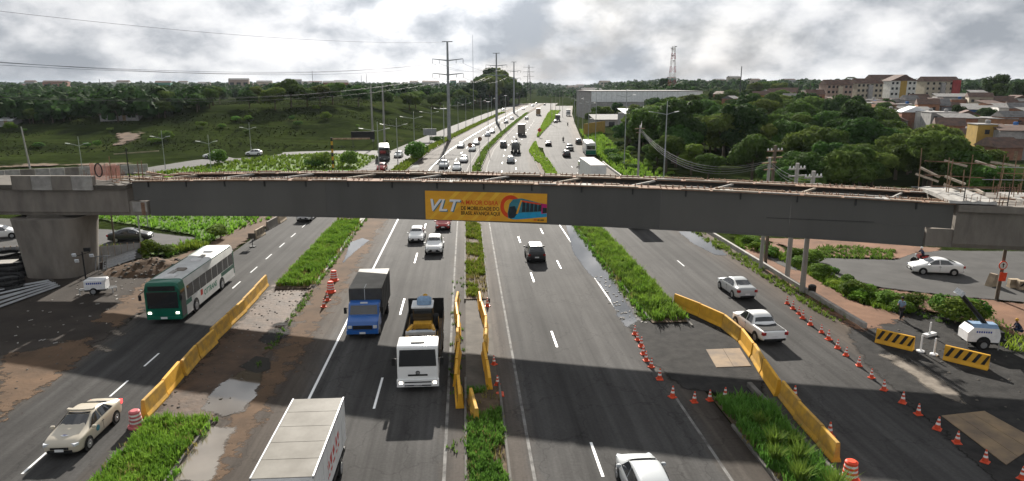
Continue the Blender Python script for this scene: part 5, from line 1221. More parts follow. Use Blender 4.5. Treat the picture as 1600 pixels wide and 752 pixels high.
# rubble heap
mb = MB(); c = P(240, 421); n = 18
gv = [(c.x + (i / n - .5) * 9, c.y + (j / n - .5) * 6) for j in range(n + 1) for i in range(n + 1)]
def hz(x, y):
    d = math.hypot((x - c.x) / 4.5, (y - c.y) / 3); return max(0, 1 - d) ** .8 * 1.1 * (1 + .5 * mnoise.noise((x * 1.2, y * 1.2, 2))) - .05
mb.v = [(x, y, hz(x, y)) for x, y in gv]; mb.f = [(j * (n + 1) + i, j * (n + 1) + i + 1, (j + 1) * (n + 1) + i + 1, (j + 1) * (n + 1) + i) for j in range(n) for i in range(n)]
tag(mb.build('rubble_heap', 'dirt', smooth=80), 'brown heap of earth and rubble behind the bus', 'rubble heap')
mb = MB()
rr = random.Random(5)
def rock(mb, x, y, z, s):
    pts = []
    for zz, k in ((-.4, .6), (0, 1), (.45, .55)):
        pts.append([(x + s * k * math.cos(a + zz) * rr.uniform(.7, 1.2), y + s * k * math.sin(a + zz) * rr.uniform(.7, 1.2), z + s * zz) for a in [i * math.pi * 2 / 6 for i in range(6)]])
    mb.loft(pts)
for i in range(150):
    x, y = c.x + rr.gauss(0, 2.4), c.y + rr.gauss(0, 1.5); rock(mb, x, y, max(0, hz(x, y)) + .03, rr.uniform(.06, .22))
tag(mb.build('rubble', 'concrete_dirty'), 'broken stones strewn over the brown heap', 'rubble', kind='stuff')
mb = MB()
for i in range(420):
    k = rr.random()
    if k < .35: x, y = rr.uniform(-16.6, -13), rr.uniform(35, 57)
    elif k < .7: x, y = rr.uniform(-44, -25.5), rr.uniform(36, 64)
    else: x, y = rr.uniform(27, 40), rr.uniform(30, 46)
    rock(mb, x, y, .02, rr.uniform(.03, .11))
tag(mb.build('rubble', 'concrete_dirty'), 'loose stones scattered over the works areas', 'rubble', kind='stuff')
rr2 = random.Random(31); mb = MB()
for i in range(90):
    x, y = (rr2.uniform(11.3, 13.3), rr2.uniform(46, 60)) if i < 50 else (rr2.uniform(-34, -26), rr2.uniform(44, 62))
    mb.box((x, y, .04), (rr2.uniform(.06, .3), rr2.uniform(.04, .12), .03), rr2.uniform(0, 3))
tag(mb.build('debris', 'concrete_light'), 'pale litter and chips along the puddle and in the yard', 'debris', kind='stuff')
o = thing('notice_board', 'small dark notice board on a stand on the verge ahead of the bus', 'sign', P(395, 386)); MB().box((0, 0, 1.2), (.8, .06, .6)).build('board', 'concrete_dirty', o); MB().tube((0, 0, 0), (0, 0, .9), .04, n=5).build('stand', 'plastic_black', o); MB().box((0, 0, .05), (.6, .5, .08)).build('foot', 'plastic_black', o)

# ------------------------------------------------------------------ people and motorcycles
def skin(name, verts, edges, radii, m, parent=None, sub=1):
    me = bpy.data.meshes.new(name); me.from_pydata(verts, edges, []); o = bpy.data.objects.new(name, me); COL.objects.link(o)
    md = o.modifiers.new('s', 'SKIN'); md.use_smooth_shade = True
    if sub: o.modifiers.new('d', 'SUBSURF').levels = sub
    for i, r_ in enumerate(radii): me.skin_vertices[0].data[i].radius = (r_, r_)
    me.skin_vertices[0].data[0].use_root = True
    dg = bpy.context.evaluated_depsgraph_get(); nm = bpy.data.meshes.new_from_object(o.evaluated_get(dg)); bpy.data.objects.remove(o)
    nm.materials.clear(); nm.materials.append(MATS[m])
    return link(name, nm, parent)
POSE = {
 'walk': dict(pel=(0, 0, .95), chest=(.03, 0, 1.3), neck=(.04, 0, 1.48), head=(.06, 0, 1.64), sh=.19, el=[(.02, .26, 1.18), (.12, -.24, 1.18)], ha=[(.18, .2, 1.05), (.25, -.15, 1.15)], kn=[(.14, .1, .5), (-.06, -.1, .5)], an=[(.2, .1, .08), (-.28, -.1, .1)]),
 'ride': dict(pel=(-.25, 0, .82), chest=(-.1, 0, 1.14), neck=(-.04, 0, 1.32), head=(0, 0, 1.47), sh=.18, el=[(.1, .3, 1.0), (.1, -.3, 1.0)], ha=[(.38, .3, 1.02), (.38, -.3, 1.02)], kn=[(.12, .2, .72), (.12, -.2, .72)], an=[(-.05, .2, .32), (-.05, -.2, .32)]),
 'squat': dict(pel=(-.15, 0, .35), chest=(.05, 0, .65), neck=(.12, 0, .82), head=(.18, 0, .95), sh=.18, el=[(.25, .22, .5), (.25, -.22, .5)], ha=[(.45, .1, .35), (.45, -.1, .35)], kn=[(.3, .16, .42), (.3, -.16, .42)], an=[(.05, .14, .08), (.05, -.14, .08)]),
}
def person(label, loc, rz, pose, shirt, legs, hat=None, group=None):
    D = POSE[pose]; r = thing('person', label, 'person', loc, rz, group); S = [Vector((D['neck'][0], s * D['sh'], D['neck'][2] - .05)) for s in (1, -1)]
    V = [D['pel'], D['chest'], D['neck'], D['head'], (D['head'][0] + .01, 0, D['head'][2] + .1)]; E_ = [(0, 1), (1, 2), (2, 3), (3, 4)]; Rr = [.12, .13, .055, .095, .07]
    for i, s in enumerate((1, -1)):
        k = len(V); V += [tuple(S[i]), D['el'][i], D['ha'][i], (D['ha'][i][0] + .08, D['ha'][i][1], D['ha'][i][2] - .03)]; E_ += [(1, k), (k, k + 1), (k + 1, k + 2), (k + 2, k + 3)]; Rr += [.065, .048, .038, .03]
        k = len(V); hip = (D['pel'][0], s * .09, D['pel'][2] - .06); V += [hip, D['kn'][i], D['an'][i], (D['an'][i][0] + .16, D['an'][i][1], D['an'][i][2] - .03)]; E_ += [(0, k), (k, k + 1), (k + 1, k + 2), (k + 2, k + 3)]; Rr += [.09, .065, .05, .045]
    skin('body', V, E_, Rr, 'skin', r)
    V = [D['pel'], D['chest'], (D['neck'][0], 0, D['neck'][2] - .04)]; E_ = [(0, 1), (1, 2)]; Rr = [.15, .16, .08]
    for i in (0, 1):
        k = len(V); V += [tuple(S[i]), tuple(Vector(S[i]).lerp(Vector(D['el'][i]), .95))]; E_ += [(1, k), (k, k + 1)]; Rr += [.085, .065]
    skin('shirt', V, E_, Rr, shirt, r)
    V = [(D['pel'][0], 0, D['pel'][2] + .02)]; E_ = []; Rr = [.145]
    for i, s in enumerate((1, -1)):
        k = len(V); V += [(D['pel'][0], s * .09, D['pel'][2] - .06), D['kn'][i], (D['an'][i][0], D['an'][i][1], D['an'][i][2] + .03)]; E_ += [(0, k), (k, k + 1), (k + 1, k + 2)]; Rr += [.11, .085, .07]
    skin('trousers', V, E_, Rr, legs, r)
    h = D['head']; MB().lathe([(.105, .02), (.115, .07), (.09, .15), (.03, .185)], 10, (h[0] - .01, 0, h[2])).build('hair' if not hat else 'helmet', hat or 'plastic_black', r, smooth=True)
    return r
person('worker in pale blue shirt and dark trousers walking in the gravel yard', P(1407, 500), R(200), 'walk', 'cloth_blue', 'cloth_dark')
person('worker in navy clothes and yellow helmet crouching by the grass edge', P(1590, 522), R(150), 'squat', 'cloth_navy', 'cloth_navy', 'machine_yellow')
def motorcycle(label, loc, rz, rider=None, shirt='cloth_dark', hat='plastic_black', m='paint_red'):
    t = thing('motorcycle', label, 'motorcycle', loc, rz)
    for x in (.62, -.62): MB().lathe([(.24, -.05), (.3, -.03), (.3, .03), (.24, .05)], 14, axis='y').build('wheel', 'rubber', t, loc=(x, 0, .3), smooth=True)
    MB().loft([[(x, y * w_, z0 + zz * hh) for y, zz in ((-1, 0), (1, 0), (.8, 1), (-.8, 1))] for x, w_, z0, hh in ((-.75, .06, .62, .1), (-.3, .13, .5, .3), (.05, .15, .45, .42), (.3, .12, .55, .35), (.42, .06, .72, .18))]).build('tank', m, t)
    MB().bb(-.75, -.05, -.12, .12, .76, .84).build('seat', 'plastic_black', t); MB().bb(-.25, .25, -.14, .14, .22, .5).build('engine', 'steel_dark', t)
    MB().tube((.62, 0, .3), (.38, 0, .98), .045, n=5).build('fork', 'galvanised', t); MB().tube((.36, -.36, 1.0), (.36, .36, 1.0), .025, n=5).build('handlebar', 'plastic_black', t); MB().tube((-.3, .1, .3), (-.85, .16, .4), .05, n=6).build('exhaust', 'galvanised', t)
    MB().lathe([(.1, 0), (.08, .06)], 10, (.45, 0, .86), axis='x').build('headlight', 'headlight', t)
    if rider: person(rider, loc, rz, 'ride', shirt, 'cloth_dark', hat)
motorcycle('red motorcycle on the side road beside the white sedan', P(1437, 411), R(172), 'rider in dark clothes on the motorcycle by the white sedan', 'cloth_navy', 'plate_white')
for i, (px, py, d, lab) in enumerate(((807, 224, 1, 'in front of the dark tank truck'), (880, 222, 1, 'on the merging road near the diamond sign'), (887, 197, 1, 'farther off on the merging road'), (780, 197, -1, 'leading the oncoming motorcycles'), (789, 190, -1, 'behind the leading oncoming motorcycle'))):
    p = P(px, py); motorcycle('motorcycle ' + lab, p, (UP if d > 0 else DN) + road_tilt(p.y), 'rider on the motorcycle ' + lab, 'cloth_dark', 'plastic_black', 'paint_black')

# ------------------------------------------------------------------ lamps, poles, wires, signs
def pole(name, label, p, h, r0=.14, r1=.09, m='pole_steel', lean=(0, 0), cat='pole', group=None):
    o = thing(name, label, cat, p, 0, group); MB().tube((0, 0, -.3), (lean[0], lean[1], h), r0, r1, 8).build('pole', m, o, smooth=True); return o
def lamp2(p, h, label, rz=0.0, arm=2.2, group='double-arm street lamps', both=True, r=.11, up=1.6):
    o = pole('street_lamp', label, p, h + up, r, r * .55, 'galvanised', cat='street lamp', group=group); o.rotation_euler.z = rz
    for sg in ((-1, 1) if both else (-1,)):
        a = arm * (1.25 if sg < 0 else .7)
        MB().tube((0, 0, h - .1), (sg * a, 0, h + .35), .05, .04, 5).build('arm', 'galvanised', o); MB().box((sg * (a + .3), 0, h + .38), (.8, .24, .1), ry=-sg * .15).build('lamp_head', 'plate_white', o)
    return o
for i, (px, py, h) in enumerate(((593, 276, 8.6), (622, 262, 8.6), (648, 238, 8.6), (675, 222, 8.6), (694, 211, 8.6), (716, 203, 9), (728, 196, 9), (752, 188, 9), (768, 181, 9))):
    lamp2(P(px, py), h, f'{ordinal(i)} double-arm street lamp from the coach along the western service road')
for i, (px, py, z) in enumerate(((122, 217, 7.5), (252, 207, 7.5), (325, 214, 7.5), (389, 194, 7.5))):
    q = P(px, py, z); lamp2(Vector((q.x, q.y, 0)), z - 1.2, f'{ordinal(i)} street lamp from the picture edge along the curved ramp below the mound', arm=1.3, r=.08)
for i, (px, py, h) in enumerate(((695, 272, 12.5), (763, 233, 12.5), (790, 206, 13), (808, 190, 13))):
    o = pole('lamp_mast', f'{ordinal(i)} thin mast in the central median counted from the girder', P(px, py), h, .08, .05, 'galvanised', cat='street lamp', group='median lamp masts'); MB().box((0, 0, h), (1.2, .2, .08)).build('lamp_head', 'plate_white', o)
q = P(1043, 158, 14.2); lamp2(Vector((q.x, q.y, 0)), 12.0, 'tall double-arm lamp standing just behind the girder before the woodland', arm=2.0, r=.14, up=2.2)
for i, (px, py, h) in enumerate(((975, 262, 14.5), (930, 232, 12), (919, 220, 11), (910, 207, 11), (903, 200, 11), (897, 193, 11))):
    lamp2(P(px, py), h, f'{ordinal(i)} street lamp from the girder along the roadside by the woodland', arm=1.8, r=.11, both=i % 2 == 0)
for i, (px, py, h) in enumerate(((862, 195, 14), (868, 190, 14), (874, 187, 14), (879, 184, 14))): pole('lamp_mast', f'{ordinal(i)} tall thin mast of the cluster on the merging island', P(px, py), h, .1, .06, 'pole_concrete', cat='mast', group='masts on the island')
for px, py, h, lab, m in ((1253, 457, 10.2, 'thick concrete pole nearest the black bin on the dirt path', 'pole_concrete'), (1229.5, 437, 10.4, 'thick concrete pole in the middle of the three under the girder', 'pole_concrete'), (1195.5, 416, 11.5, 'dark wooden pole farthest back of the three under the girder', 'pole_wood')):
    o = pole('utility_pole', lab, P(px, py), h, .24 if m != 'pole_wood' else .16, .16, m, cat='utility pole', group='poles under the girder')
    for z in (.5, 1.1): MB().box((0, 0, h - z), (1.8, .12, .12), .3).build('cross_arm', 'timber_dark' if m == 'pole_wood' else 'pole_concrete', o)
    for x in (-.8, -.4, .4, .8): MB().lathe([(.06, 0), (.08, .1), (.04, .2)], 6, (x * .95, x * .3, h - .44)).build('insulator', 'plate_white', o)
UPOLES = []
for px, py, z, lab in ((1000, 196, 10.8, 'concrete utility pole in front of the woodland carrying the sagging cables'), (1203, 246, 10.5, 'concrete utility pole above the girder where the cables end')):
    q = P(px, py, z); o = pole('utility_pole', lab, Vector((q.x, q.y, 0)), z, .2, .13, 'pole_concrete', cat='utility pole', group='cable poles'); MB().box((0, 0, z - .5), (2.0, .12, .12), .5).build('cross_arm', 'timber_dark', o); MB().box((0, 0, z - 1.1), (1.4, .1, .1), .5).build('cross_arm', 'timber_dark', o); UPOLES.append(Vector((q.x, q.y, z)))
q = P(32, 198, 8.5); pole('utility_pole', 'leaning concrete pole beyond the viaduct deck at the picture edge', Vector((q.x + .6, q.y, 0)), 8.5, .18, .12, 'pole_concrete', (-.5, 0), cat='utility pole')
for px, py, z, lab in ((610, 140, 17, 'first'), (628, 137, 17, 'second')): q = T(px - 25 if 0 else {610: 583, 628: 601}[px], 221); pole('concrete_mast', f'{lab} of two tall pale masts at the foot of the mound', q, 16.5, .32, .2, 'pole_concrete', cat='mast', group='pale masts by the mound')
def cable(name, a, b, sag, r, m, label, n=14, group=None, strands=1):
    o = thing(name, label, 'cable', group=group) if strands > 1 else None
    for k in range(strands):
        off = Vector((0, .12 * math.sin(k * 2), -.16 * k)); pts = [a.lerp(b, i / n) + Vector((0, 0, -4 * (sag + .12 * k) * (i / n) * (1 - i / n))) + off for i in range(n + 1)]
        mb = MB().path(pts, r, 4)
        if o: mb.build('strand', m, o)
        else: tag(mb.build(name, m), label, 'cable', group)
A, B = UPOLES; far = P(905, 168, 10); far2 = Vector((60, 230, 10))
cable('cable_bundle', A - Vector((0, 0, .4)), B - Vector((0, 0, .3)), 2.6, .022, 'wire_light', 'pale sagging bundle of cables between two poles before the woodland', strands=4)
cable('cable_bundle', A - Vector((0, 0, .4)), far2, 1.8, .022, 'wire_light', 'pale cables running from the utility pole back along the road', strands=3)
b = P(1253, 457); b.z = 9.6; cable('cable_bundle', B - Vector((0, 0, .3)), b, .5, .02, 'wire_light', 'short cables between the pole tops right above the girder', strands=3)
# round road sign on a leaning pole
o = thing('road_sign', 'round red-rimmed arrow sign and orange board on a leaning dark pole', 'road sign', P(1557, 468)); MB().tube((0, 0, -.2), (.35, .3, 6.2), .15, .11, 8).build('pole', 'pole_wood', o)
MB().lathe([(.36, 0), (.36, .03)], 18, (-.05, -.17, 2.9), axis='y').build('sign_rim', 'drum_orange', o); MB().lathe([(.28, -.012), (.28, -.002)], 18, (-.05, -.17, 2.9), axis='y').build('sign_face', 'plate_white', o)
MB().prism([(-.09, 2.72), (0, 2.72), (.0, 2.95), (.07, 2.95), (-.05, 3.1), (-.17, 2.95), (-.09, 2.95)], -.19, -.184).build('arrow', 'stripe_black', o)
MB().box((.05, -.2, 1.95), (.6, .03, .7), ry=.08).build('orange_board', 'drum_orange', o)
o = thing('bin', 'small black bin on the dirt path beside the concrete pole', 'bin', P(1268, 461)); MB().lathe([(.28, 0), (.32, .75), (.3, .8)], 12).build('body', 'plastic_black', o); MB().lathe([(.3, .81), (.2, .88)], 12).build('lid', 'plastic_black', o)
for px, py, lab in ((735, 268, 'round sign on a thin post nearer the girder on the oncoming road'), (750, 254, 'round sign on a thin post behind the first on the oncoming road')):
    o = thing('road_sign', lab, 'road sign', P(px, py)); MB().tube((0, 0, 0), (0, 0, 5.2), .05, n=5).build('post', 'pole_steel', o); MB().lathe([(.5, 0), (.5, .04)], 14, (0, -.06, 5.2), axis='y').build('sign_face', 'rust', o)
o = thing('road_sign', 'orange diamond works sign at the nose of the merging island', 'road sign', P(843, 215)); MB().tube((0, 0, 0), (0, 0, 1.6), .06, n=5).build('post', 'pole_steel', o); MB().box((0, 0, 2.4), (1.1, .05, 1.1), ry=math.pi / 4).build('sign_face', 'drum_orange', o); MB().box((0, -.03, 2.4), (.5, .02, .3)).build('symbol', 'stripe_black', o)
o = thing('height_gantry', 'yellow and black striped height gauge standing in the green field', 'height gauge', P(521, 268))
for i in range(9): MB().tube((0, 0, i * .75), (0, 0, i * .75 + .745), .2, n=8).build('post_band', 'machine_yellow' if i % 2 else 'stripe_black', o)
for i in range(10): MB().bb(i * .75, i * .75 + .745, -.12, .12, 6.3, 6.6).build('beam_band', 'rust' if i % 2 else 'timber_dark', o)
o = thing('road_sign', 'wide dark rear of a direction sign below the mound', 'road sign', T(568, 232)); MB().bb(-3.2, 3.2, -.05, .05, 2.4, 4.6).build('panel', 'plastic_black', o)
for x in (-2.8, 2.8): MB().tube((x, .1, -.3), (x, .1, 2.6), .08, n=5).build('post', 'steel_dark', o)
o = thing('road_sign', 'wide grey direction sign beside the second lamp row', 'road sign', T(672, 222)); MB().bb(-2, 2, -.05, .05, 2, 4).build('panel', 'pole_steel', o); MB().tube((0, .1, -.3), (0, .1, 2), .1, n=5).build('post', 'steel_dark', o)
o = thing('road_sign', 'dark box sign beside the hanging post behind the viaduct joint', 'road sign', P(205, 372) + Vector((0, 6, 0))); MB().bb(-.9, .9, -.1, .1, 3.2, 4.2).build('panel', 'plastic_black', o); MB().tube((-.8, .1, 0), (-.8, .1, 3.3), .07, n=5).build('post', 'galvanised', o)
for px0, py0, px1, py1, lab, m in ((181, 392, 166, 345, 'thin dark pole behind the fence by the black car', 'pole_wood'), (222, 392, 214, 335, 'thin pale pole by the black car', 'galvanised')):
    a = P(px0, py0); pole('thin_pole', lab, a, 6.0, .09, .07, m, cat='pole')
# ------------------------------------------------------------------ grass and trees
def blades(name, spots, m, hmin, hmax, seed, wd=.045, per=7, label=None):
    r_ = random.Random(seed); V = []; F = []
    for (x, y, z, k) in spots:
        for _ in range(per):
            a = r_.uniform(0, 6.283); h = r_.uniform(hmin, hmax) * k; ln = r_.uniform(.15, .75) * h
            bx, by = x + r_.gauss(0, .07), y + r_.gauss(0, .07); dx, dy = math.cos(a), math.sin(a); w2 = wd * r_.uniform(.4, 1.0)
            i = len(V)
            V += [(bx - dy * w2, by + dx * w2, z), (bx + dy * w2, by - dx * w2, z), (bx + dx * ln * .45 + dy * w2 * .8, by + dy * ln * .45 - dx * w2 * .8, z + h * .62), (bx + dx * ln * .45 - dy * w2 * .8, by + dy * ln * .45 + dx * w2 * .8, z + h * .62), (bx + dx * ln, by + dy * ln, z + h * .95)]
            F += [(i, i + 1, i + 2, i + 3), (i + 3, i + 2, i + 4)]
    me = bpy.data.meshes.new(name); me.from_pydata(V, [], F); me.update(); me.materials.append(MATS[m])
    o = link(name, me); tag(o, label, 'grass', kind='stuff'); return o
def fill(o0, o1, y0, y1, dens, seed, z=.1, bare=.0, ks=(.35, 1.45)):
    r_ = random.Random(seed); out = []; n = int((o1 - o0) * (y1 - y0) * dens)
    for _ in range(n):
        y = r_.uniform(y0, y1); o = r_.uniform(o0, o1); k = .5 + .5 * mnoise.noise((o * .9, y * .55, seed)); k2 = .5 + .5 * mnoise.noise((o * .3, y * .25, seed + 3))
        if k2 < bare: continue
        out.append((Xc(y) + o, y, z, lerp(ks[0], ks[1], k)))
    return out
blades('grass', fill(-16.65, -13.8, 20, 33.5, 42, 1, bare=.3), 'grass_bright', .22, .55, 1, label='bright grass on the median beside the patrol car')
blades('grass', fill(-16.6, -13.85, 57.5, 85, 26, 2, bare=.28), 'grass_bright', .3, .65, 2, .06, label='bright grass on the median beside the two orange drums')
blades('grass', fill(-.45, 1.25, 20, 36, 42, 3, bare=.4), 'grass_deep', .2, .5, 3, label='dark grass in the central median near the bottom edge')
blades('grass', fill(-.45, 1.25, 53.5, 110, 20, 4, bare=.4), 'grass_bright', .2, .4, 4, .06, label='green grass in the central median under the girder')
blades('grass', fill(-.45, 1.25, 110, 420, 3.5, 5), 'grass_deep', .3, .6, 5, .16, 4, label='grass in the far central median')
blades('grass', fill(13.1, 15.65, 47.3, 120, 22, 6, bare=.26), 'grass_deep', .3, .7, 6, .06, label='lush grass on the median beside the long puddle')
blades('grass', fill(13.3, 15.6, 46.6, 75, 7, 16, ks=(.2, 1.4)), 'grass_bright', .6, 1.0, 16, .05, 8, label='tall grass tufts on the median beside the long puddle')
blades('grass', fill(13.1, 15.6, 20, 34, 30, 7), 'grass_deep', .35, .8, 7, label='dark grass on the median below the asphalt patch')
blades('grass', [(x, y, .1, k) for x, y, k in ((14.2, 25.5, 1.3), (14.9, 27, 1.4), (15.2, 24.5, 1.5), (14.4, 28.5, 1.2), (13.9, 27.2, 1.1), (15.3, 28.4, 1.0), (14.6, 30.5, .9)) for _ in range(26)], 'grass_deep', .6, 1.0, 8, .04, 6, label='big tufts of long grass at the bottom edge beside the curved barrier')
blades('grass', fill(14.0, 16.2, 120, 150, 6, 9) + [(Xc(y) + lerp(ia(y), ib(y), random.Random(i).random()), y, .1, 1) for i in range(420) for y in [150 + 55 * i / 420]] + [(Xc(y) + lerp(ja(y), jb(y), random.Random(i + 999).random()), y, .1, 1.3) for i in range(1500) for y in [226 + 230 * (i / 1500)]], 'grass_bright', .3, .6, 9, .14, 5, label='bright grass on the tapering islands')
blades('grass', fill(-16.6, -13.9, 85, 430, 3.6, 10), 'grass_bright', .35, .7, 10, .17, 4, label='grass strip between service road and highway beyond the girder')
blades('grass', fill(26.2, 27.7, 46, 110, 10, 11, 0, bare=.42), 'grass_deep', .12, .35, 11, .05, label='weeds along the low wall by the cones')
blades('grass', fill(-1.6, -.65, 26, 60, 3, 12, 0, bare=.55) + fill(12.4, 13.0, 47, 80, 8, 13, 0, bare=.3) + fill(-13.7, -13.2, 40, 90, 9, 14, 0, bare=.35), 'grass_deep', .1, .25, 12, .04, label='weeds along the kerbs')
DRY = fill(-16.9, -13.5, 20, 33.5, 5, 51, bare=.35) + fill(-16.8, -13.4, 57, 85, 5, 52, bare=.35) + fill(-.5, 1.3, 53, 100, 5, 53, bare=.35) + fill(12.9, 15.8, 47, 100, 4, 54, bare=.4) + fill(13, 15.7, 20, 34, 4, 55, bare=.4) + fill(-.5, 1.3, 20, 36, 5, 56, bare=.4)
blades('grass', DRY, 'grass_dry', .15, .45, 50, .04, 5, label='dry yellowish blades mixed into the median grass')
blades('grass', fill(-16.95, -16.6, 20, 33.5, 22, 57, .02, .3) + fill(-13.85, -13.4, 20, 33.5, 16, 58, .02, .4) + fill(-16.95, -16.6, 58, 84, 16, 59, .02, .35) + fill(-13.9, -13.3, 58, 84, 12, 60, .02, .4) + fill(12.75, 13.1, 47, 90, 18, 61, .02, .3) + fill(15.6, 15.95, 47, 90, 14, 62, .02, .4), 'grass_bright', .15, .45, 51, .05, 5, label='grass hanging over the median kerbs')
def poly_fill(pts, dens, seed, px=True, ks=(.6, 1.3), zf=None):
    q = [P(*p) for p in pts] if px else [Vector((p[0], p[1], 0)) for p in pts]; r_ = random.Random(seed); out = []
    tr = tessellate_polygon([q])
    for t in tr:
        a, b, c = (q[i] for i in t); ar = (b - a).cross(c - a).length / 2
        for _ in range(int(ar * dens)):
            u, v = r_.random(), r_.random()
            if u + v > 1: u, v = 1 - u, 1 - v
            p = a + (b - a) * u + (c - a) * v; k = .5 + .5 * mnoise.noise((p.x * .35, p.y * .35, seed)); out.append((p.x, p.y, TZ(p.x, p.y), lerp(ks[0], ks[1], k)))
    return out
mat('meadow', (.085, .135, .024), (.05, .09, .016), .12, .95, detail=9, spec=.1, bump=.6, bscale=.8)
mat('meadow_dark', (.05, .08, .02), (.03, .05, .014), .12, .95, detail=9, spec=.1, bump=.6, bscale=.8)
W1 = [(225, 395), (262, 400), (345, 372), (430, 340), (520, 300), (560, 268), (300, 268), (140, 300), (140, 340), (300, 366), (318, 374)]
flat('meadow', W1, .004, 'meadow', .4)
blades('grass', poly_fill(W1, 2.4, 20), 'grass_bright', .35, .8, 20, .13, 5, label='long bright grass in the field between loop road and bus road')
W2 = [(-60, 405), (40, 402), (60, 388), (0, 395), (-60, 402)]
blades('grass', poly_fill([(140, 392), (300, 392), (330, 385), (300, 378), (262, 393), (140, 388)], 10, 21), 'grass_bright', .4, .9, 21, .09, 5, label='bright grass along the near edge of the loop road')
W3 = [(0, 290), (140, 282), (250, 269), (330, 258), (400, 247), (480, 242), (560, 241), (590, 246), (560, 266), (400, 268), (200, 290), (0, 310)]
flat('meadow', W3, .002, 'meadow', .4); blades('grass', poly_fill(W3, .9, 22), 'grass_bright', .4, .9, 22, .22, 5, label='bright grass in the field inside the curved ramp')
blades('grass', poly_fill([(1150, 365), (1215, 392), (1262, 408), (1305, 432), (1355, 455), (1420, 470), (1400, 490), (1330, 470), (1262, 430), (1215, 405), (1150, 385)], 14, 26, ks=(.3, 1.4)), 'grass_bright', .3, .8, 26, .06, 6, label='tall weeds on the bank between dirt path and side road')
W4 = [(1262, 402), (1300, 403), (1395, 405), (1400, 392), (1340, 386), (1280, 386)]
blades('grass', poly_fill(W4, 9, 23), 'grass_deep', .3, .6, 23, .08, 5, label='green strip on the far side of the side road')
blades('grass', poly_fill([(1390, 458), (1480, 468), (1560, 500), (1600, 520), (1530, 520), (1450, 500), (1400, 480)], 7, 24, ks=(.1, 1.4)), 'grass_deep', .25, .6, 24, .06, 5, label='patchy grass between gravel yard and side road')
blades('grass', poly_fill([(1545, 520), (1600, 528), (1640, 545), (1600, 555), (1560, 545)], 8, 25), 'grass_bright', .3, .7, 25, .06, 5, label='bright grass tuft behind the light tower trailer')
# clumpy ground cover on the mound and under the woods
def mound_spots(n, seed):
    r_ = random.Random(seed); out = []
    while len(out) < n:
        x, y = r_.uniform(-330, -15), r_.uniform(150, 420); 
        if x - Xc(y) > -29: continue
        if y < interp(YB, x) - 4 or mnoise.noise((x * .02, y * .045, 8)) < -.05: continue
        out.append((x, y, TZ(x, y) - .05, lerp(.35, 1.4, .5 + .5 * mnoise.noise((x * .03, y * .09, 1)))))
    return out
blades('grass', mound_spots(16000, 30), 'grass_mound', .2, .45, 30, .2, 5, label='rough grass covering the broad mound')

def blob_tree(seed, R0, Hh, nl, leaf, m, flat_=.8, open_=0.0, trunk=True):
    """crown of leaf-sized faces spread over and through uneven lobes; trunk with limbs"""
    r_ = random.Random(seed); lobes = []
    nb = r_.randint(9, 13); zc_ = Hh * .62
    for i in range(nb):
        a = r_.uniform(0, 6.283); d = R0 * math.sqrt(r_.random()) * .72; z = zc_ + r_.uniform(-.28, .30) * Hh * (1 - .4 * d / R0); lobes.append((d * math.cos(a), d * math.sin(a), z, R0 * r_.uniform(.30, .52)))
    lobes.append((0, 0, zc_ + .16 * Hh, R0 * .5))
    V = []; F = []
    for (cx, cy, cz_, rad) in lobes:
        n = int(nl * (rad / R0) ** 2 * 1.4)
        for _ in range(n):
            u = r_.uniform(-.75, 1); a = r_.uniform(0, 6.283); s = math.sqrt(1 - u * u); nx, ny, nz = s * math.cos(a), s * math.sin(a), u
            rr_ = rad * (r_.uniform(.55, 1.0) ** .5) * (1 + .22 * mnoise.noise((cx + nx * 2.2, cy + ny * 2.2, cz_ + nz * 2.2)))
            p = Vector((cx + nx * rr_, cy + ny * rr_, cz_ + nz * rr_ * flat_))
            nrm = Vector((nx + r_.gauss(0, .5), ny + r_.gauss(0, .5), nz + r_.gauss(0, .5) + .25)).normalized(); t1 = nrm.orthogonal().normalized(); t1.rotate(Matrix.Rotation(r_.uniform(0, 6.28), 3, nrm)); t2 = nrm.cross(t1)
            l = leaf * r_.uniform(.6, 1.35); i = len(V)
            V += [tuple(p - t1 * l), tuple(p - t2 * l * .55 + nrm * l * .1), tuple(p + t1 * l), tuple(p + t2 * l * .55 + nrm * l * .1)]; F.append((i, i + 1, i + 2, i + 3))
    crown = bpy.data.meshes.new('crown'); crown.from_pydata(V, [], F); crown.update(); crown.materials.append(MATS[m])
    tm = MB(); tr = .035 * Hh
    if trunk:
        top = Vector((r_.uniform(-.3, .3), r_.uniform(-.3, .3), Hh * .5)); tm.tube((0, 0, -.5), top, tr, tr * .6, 7)
        for lb in lobes[:7]: tm.tube(tuple(top * r_.uniform(.6, 1)), (lb[0], lb[1], lb[2]), tr * .4, tr * .12, 5)
    return crown, tm.mesh('trunk', 'bark') if trunk else None
TREES = [blob_tree(101, 4.2, 9, 1700, .34, 'leaf_a'), blob_tree(102, 5.0, 11, 1900, .38, 'leaf_b', .75), blob_tree(103, 3.4, 10, 1500, .34, 'leaf_c', 1.0), blob_tree(104, 5.8, 10, 2200, .40, 'leaf_a', .65), blob_tree(105, 4.4, 8, 1700, .36, 'leaf_b', .8), blob_tree(106, 3.0, 7, 1300, .32, 'leaf_d', .9), blob_tree(107, 4.6, 12, 1600, .40, 'leaf_c', .9)]
def put_tree(p, k, s, label, group, name='tree', rz=None):
    o = thing(name, label, 'tree', p, rnd.uniform(0, 6.283) if rz is None else rz, group); o.scale = (s * rnd.uniform(.9, 1.12), s * rnd.uniform(.9, 1.12), s)
    c, t = TREES[k]
    if t: link('trunk', t, o)
    link('crown', c, o); return o
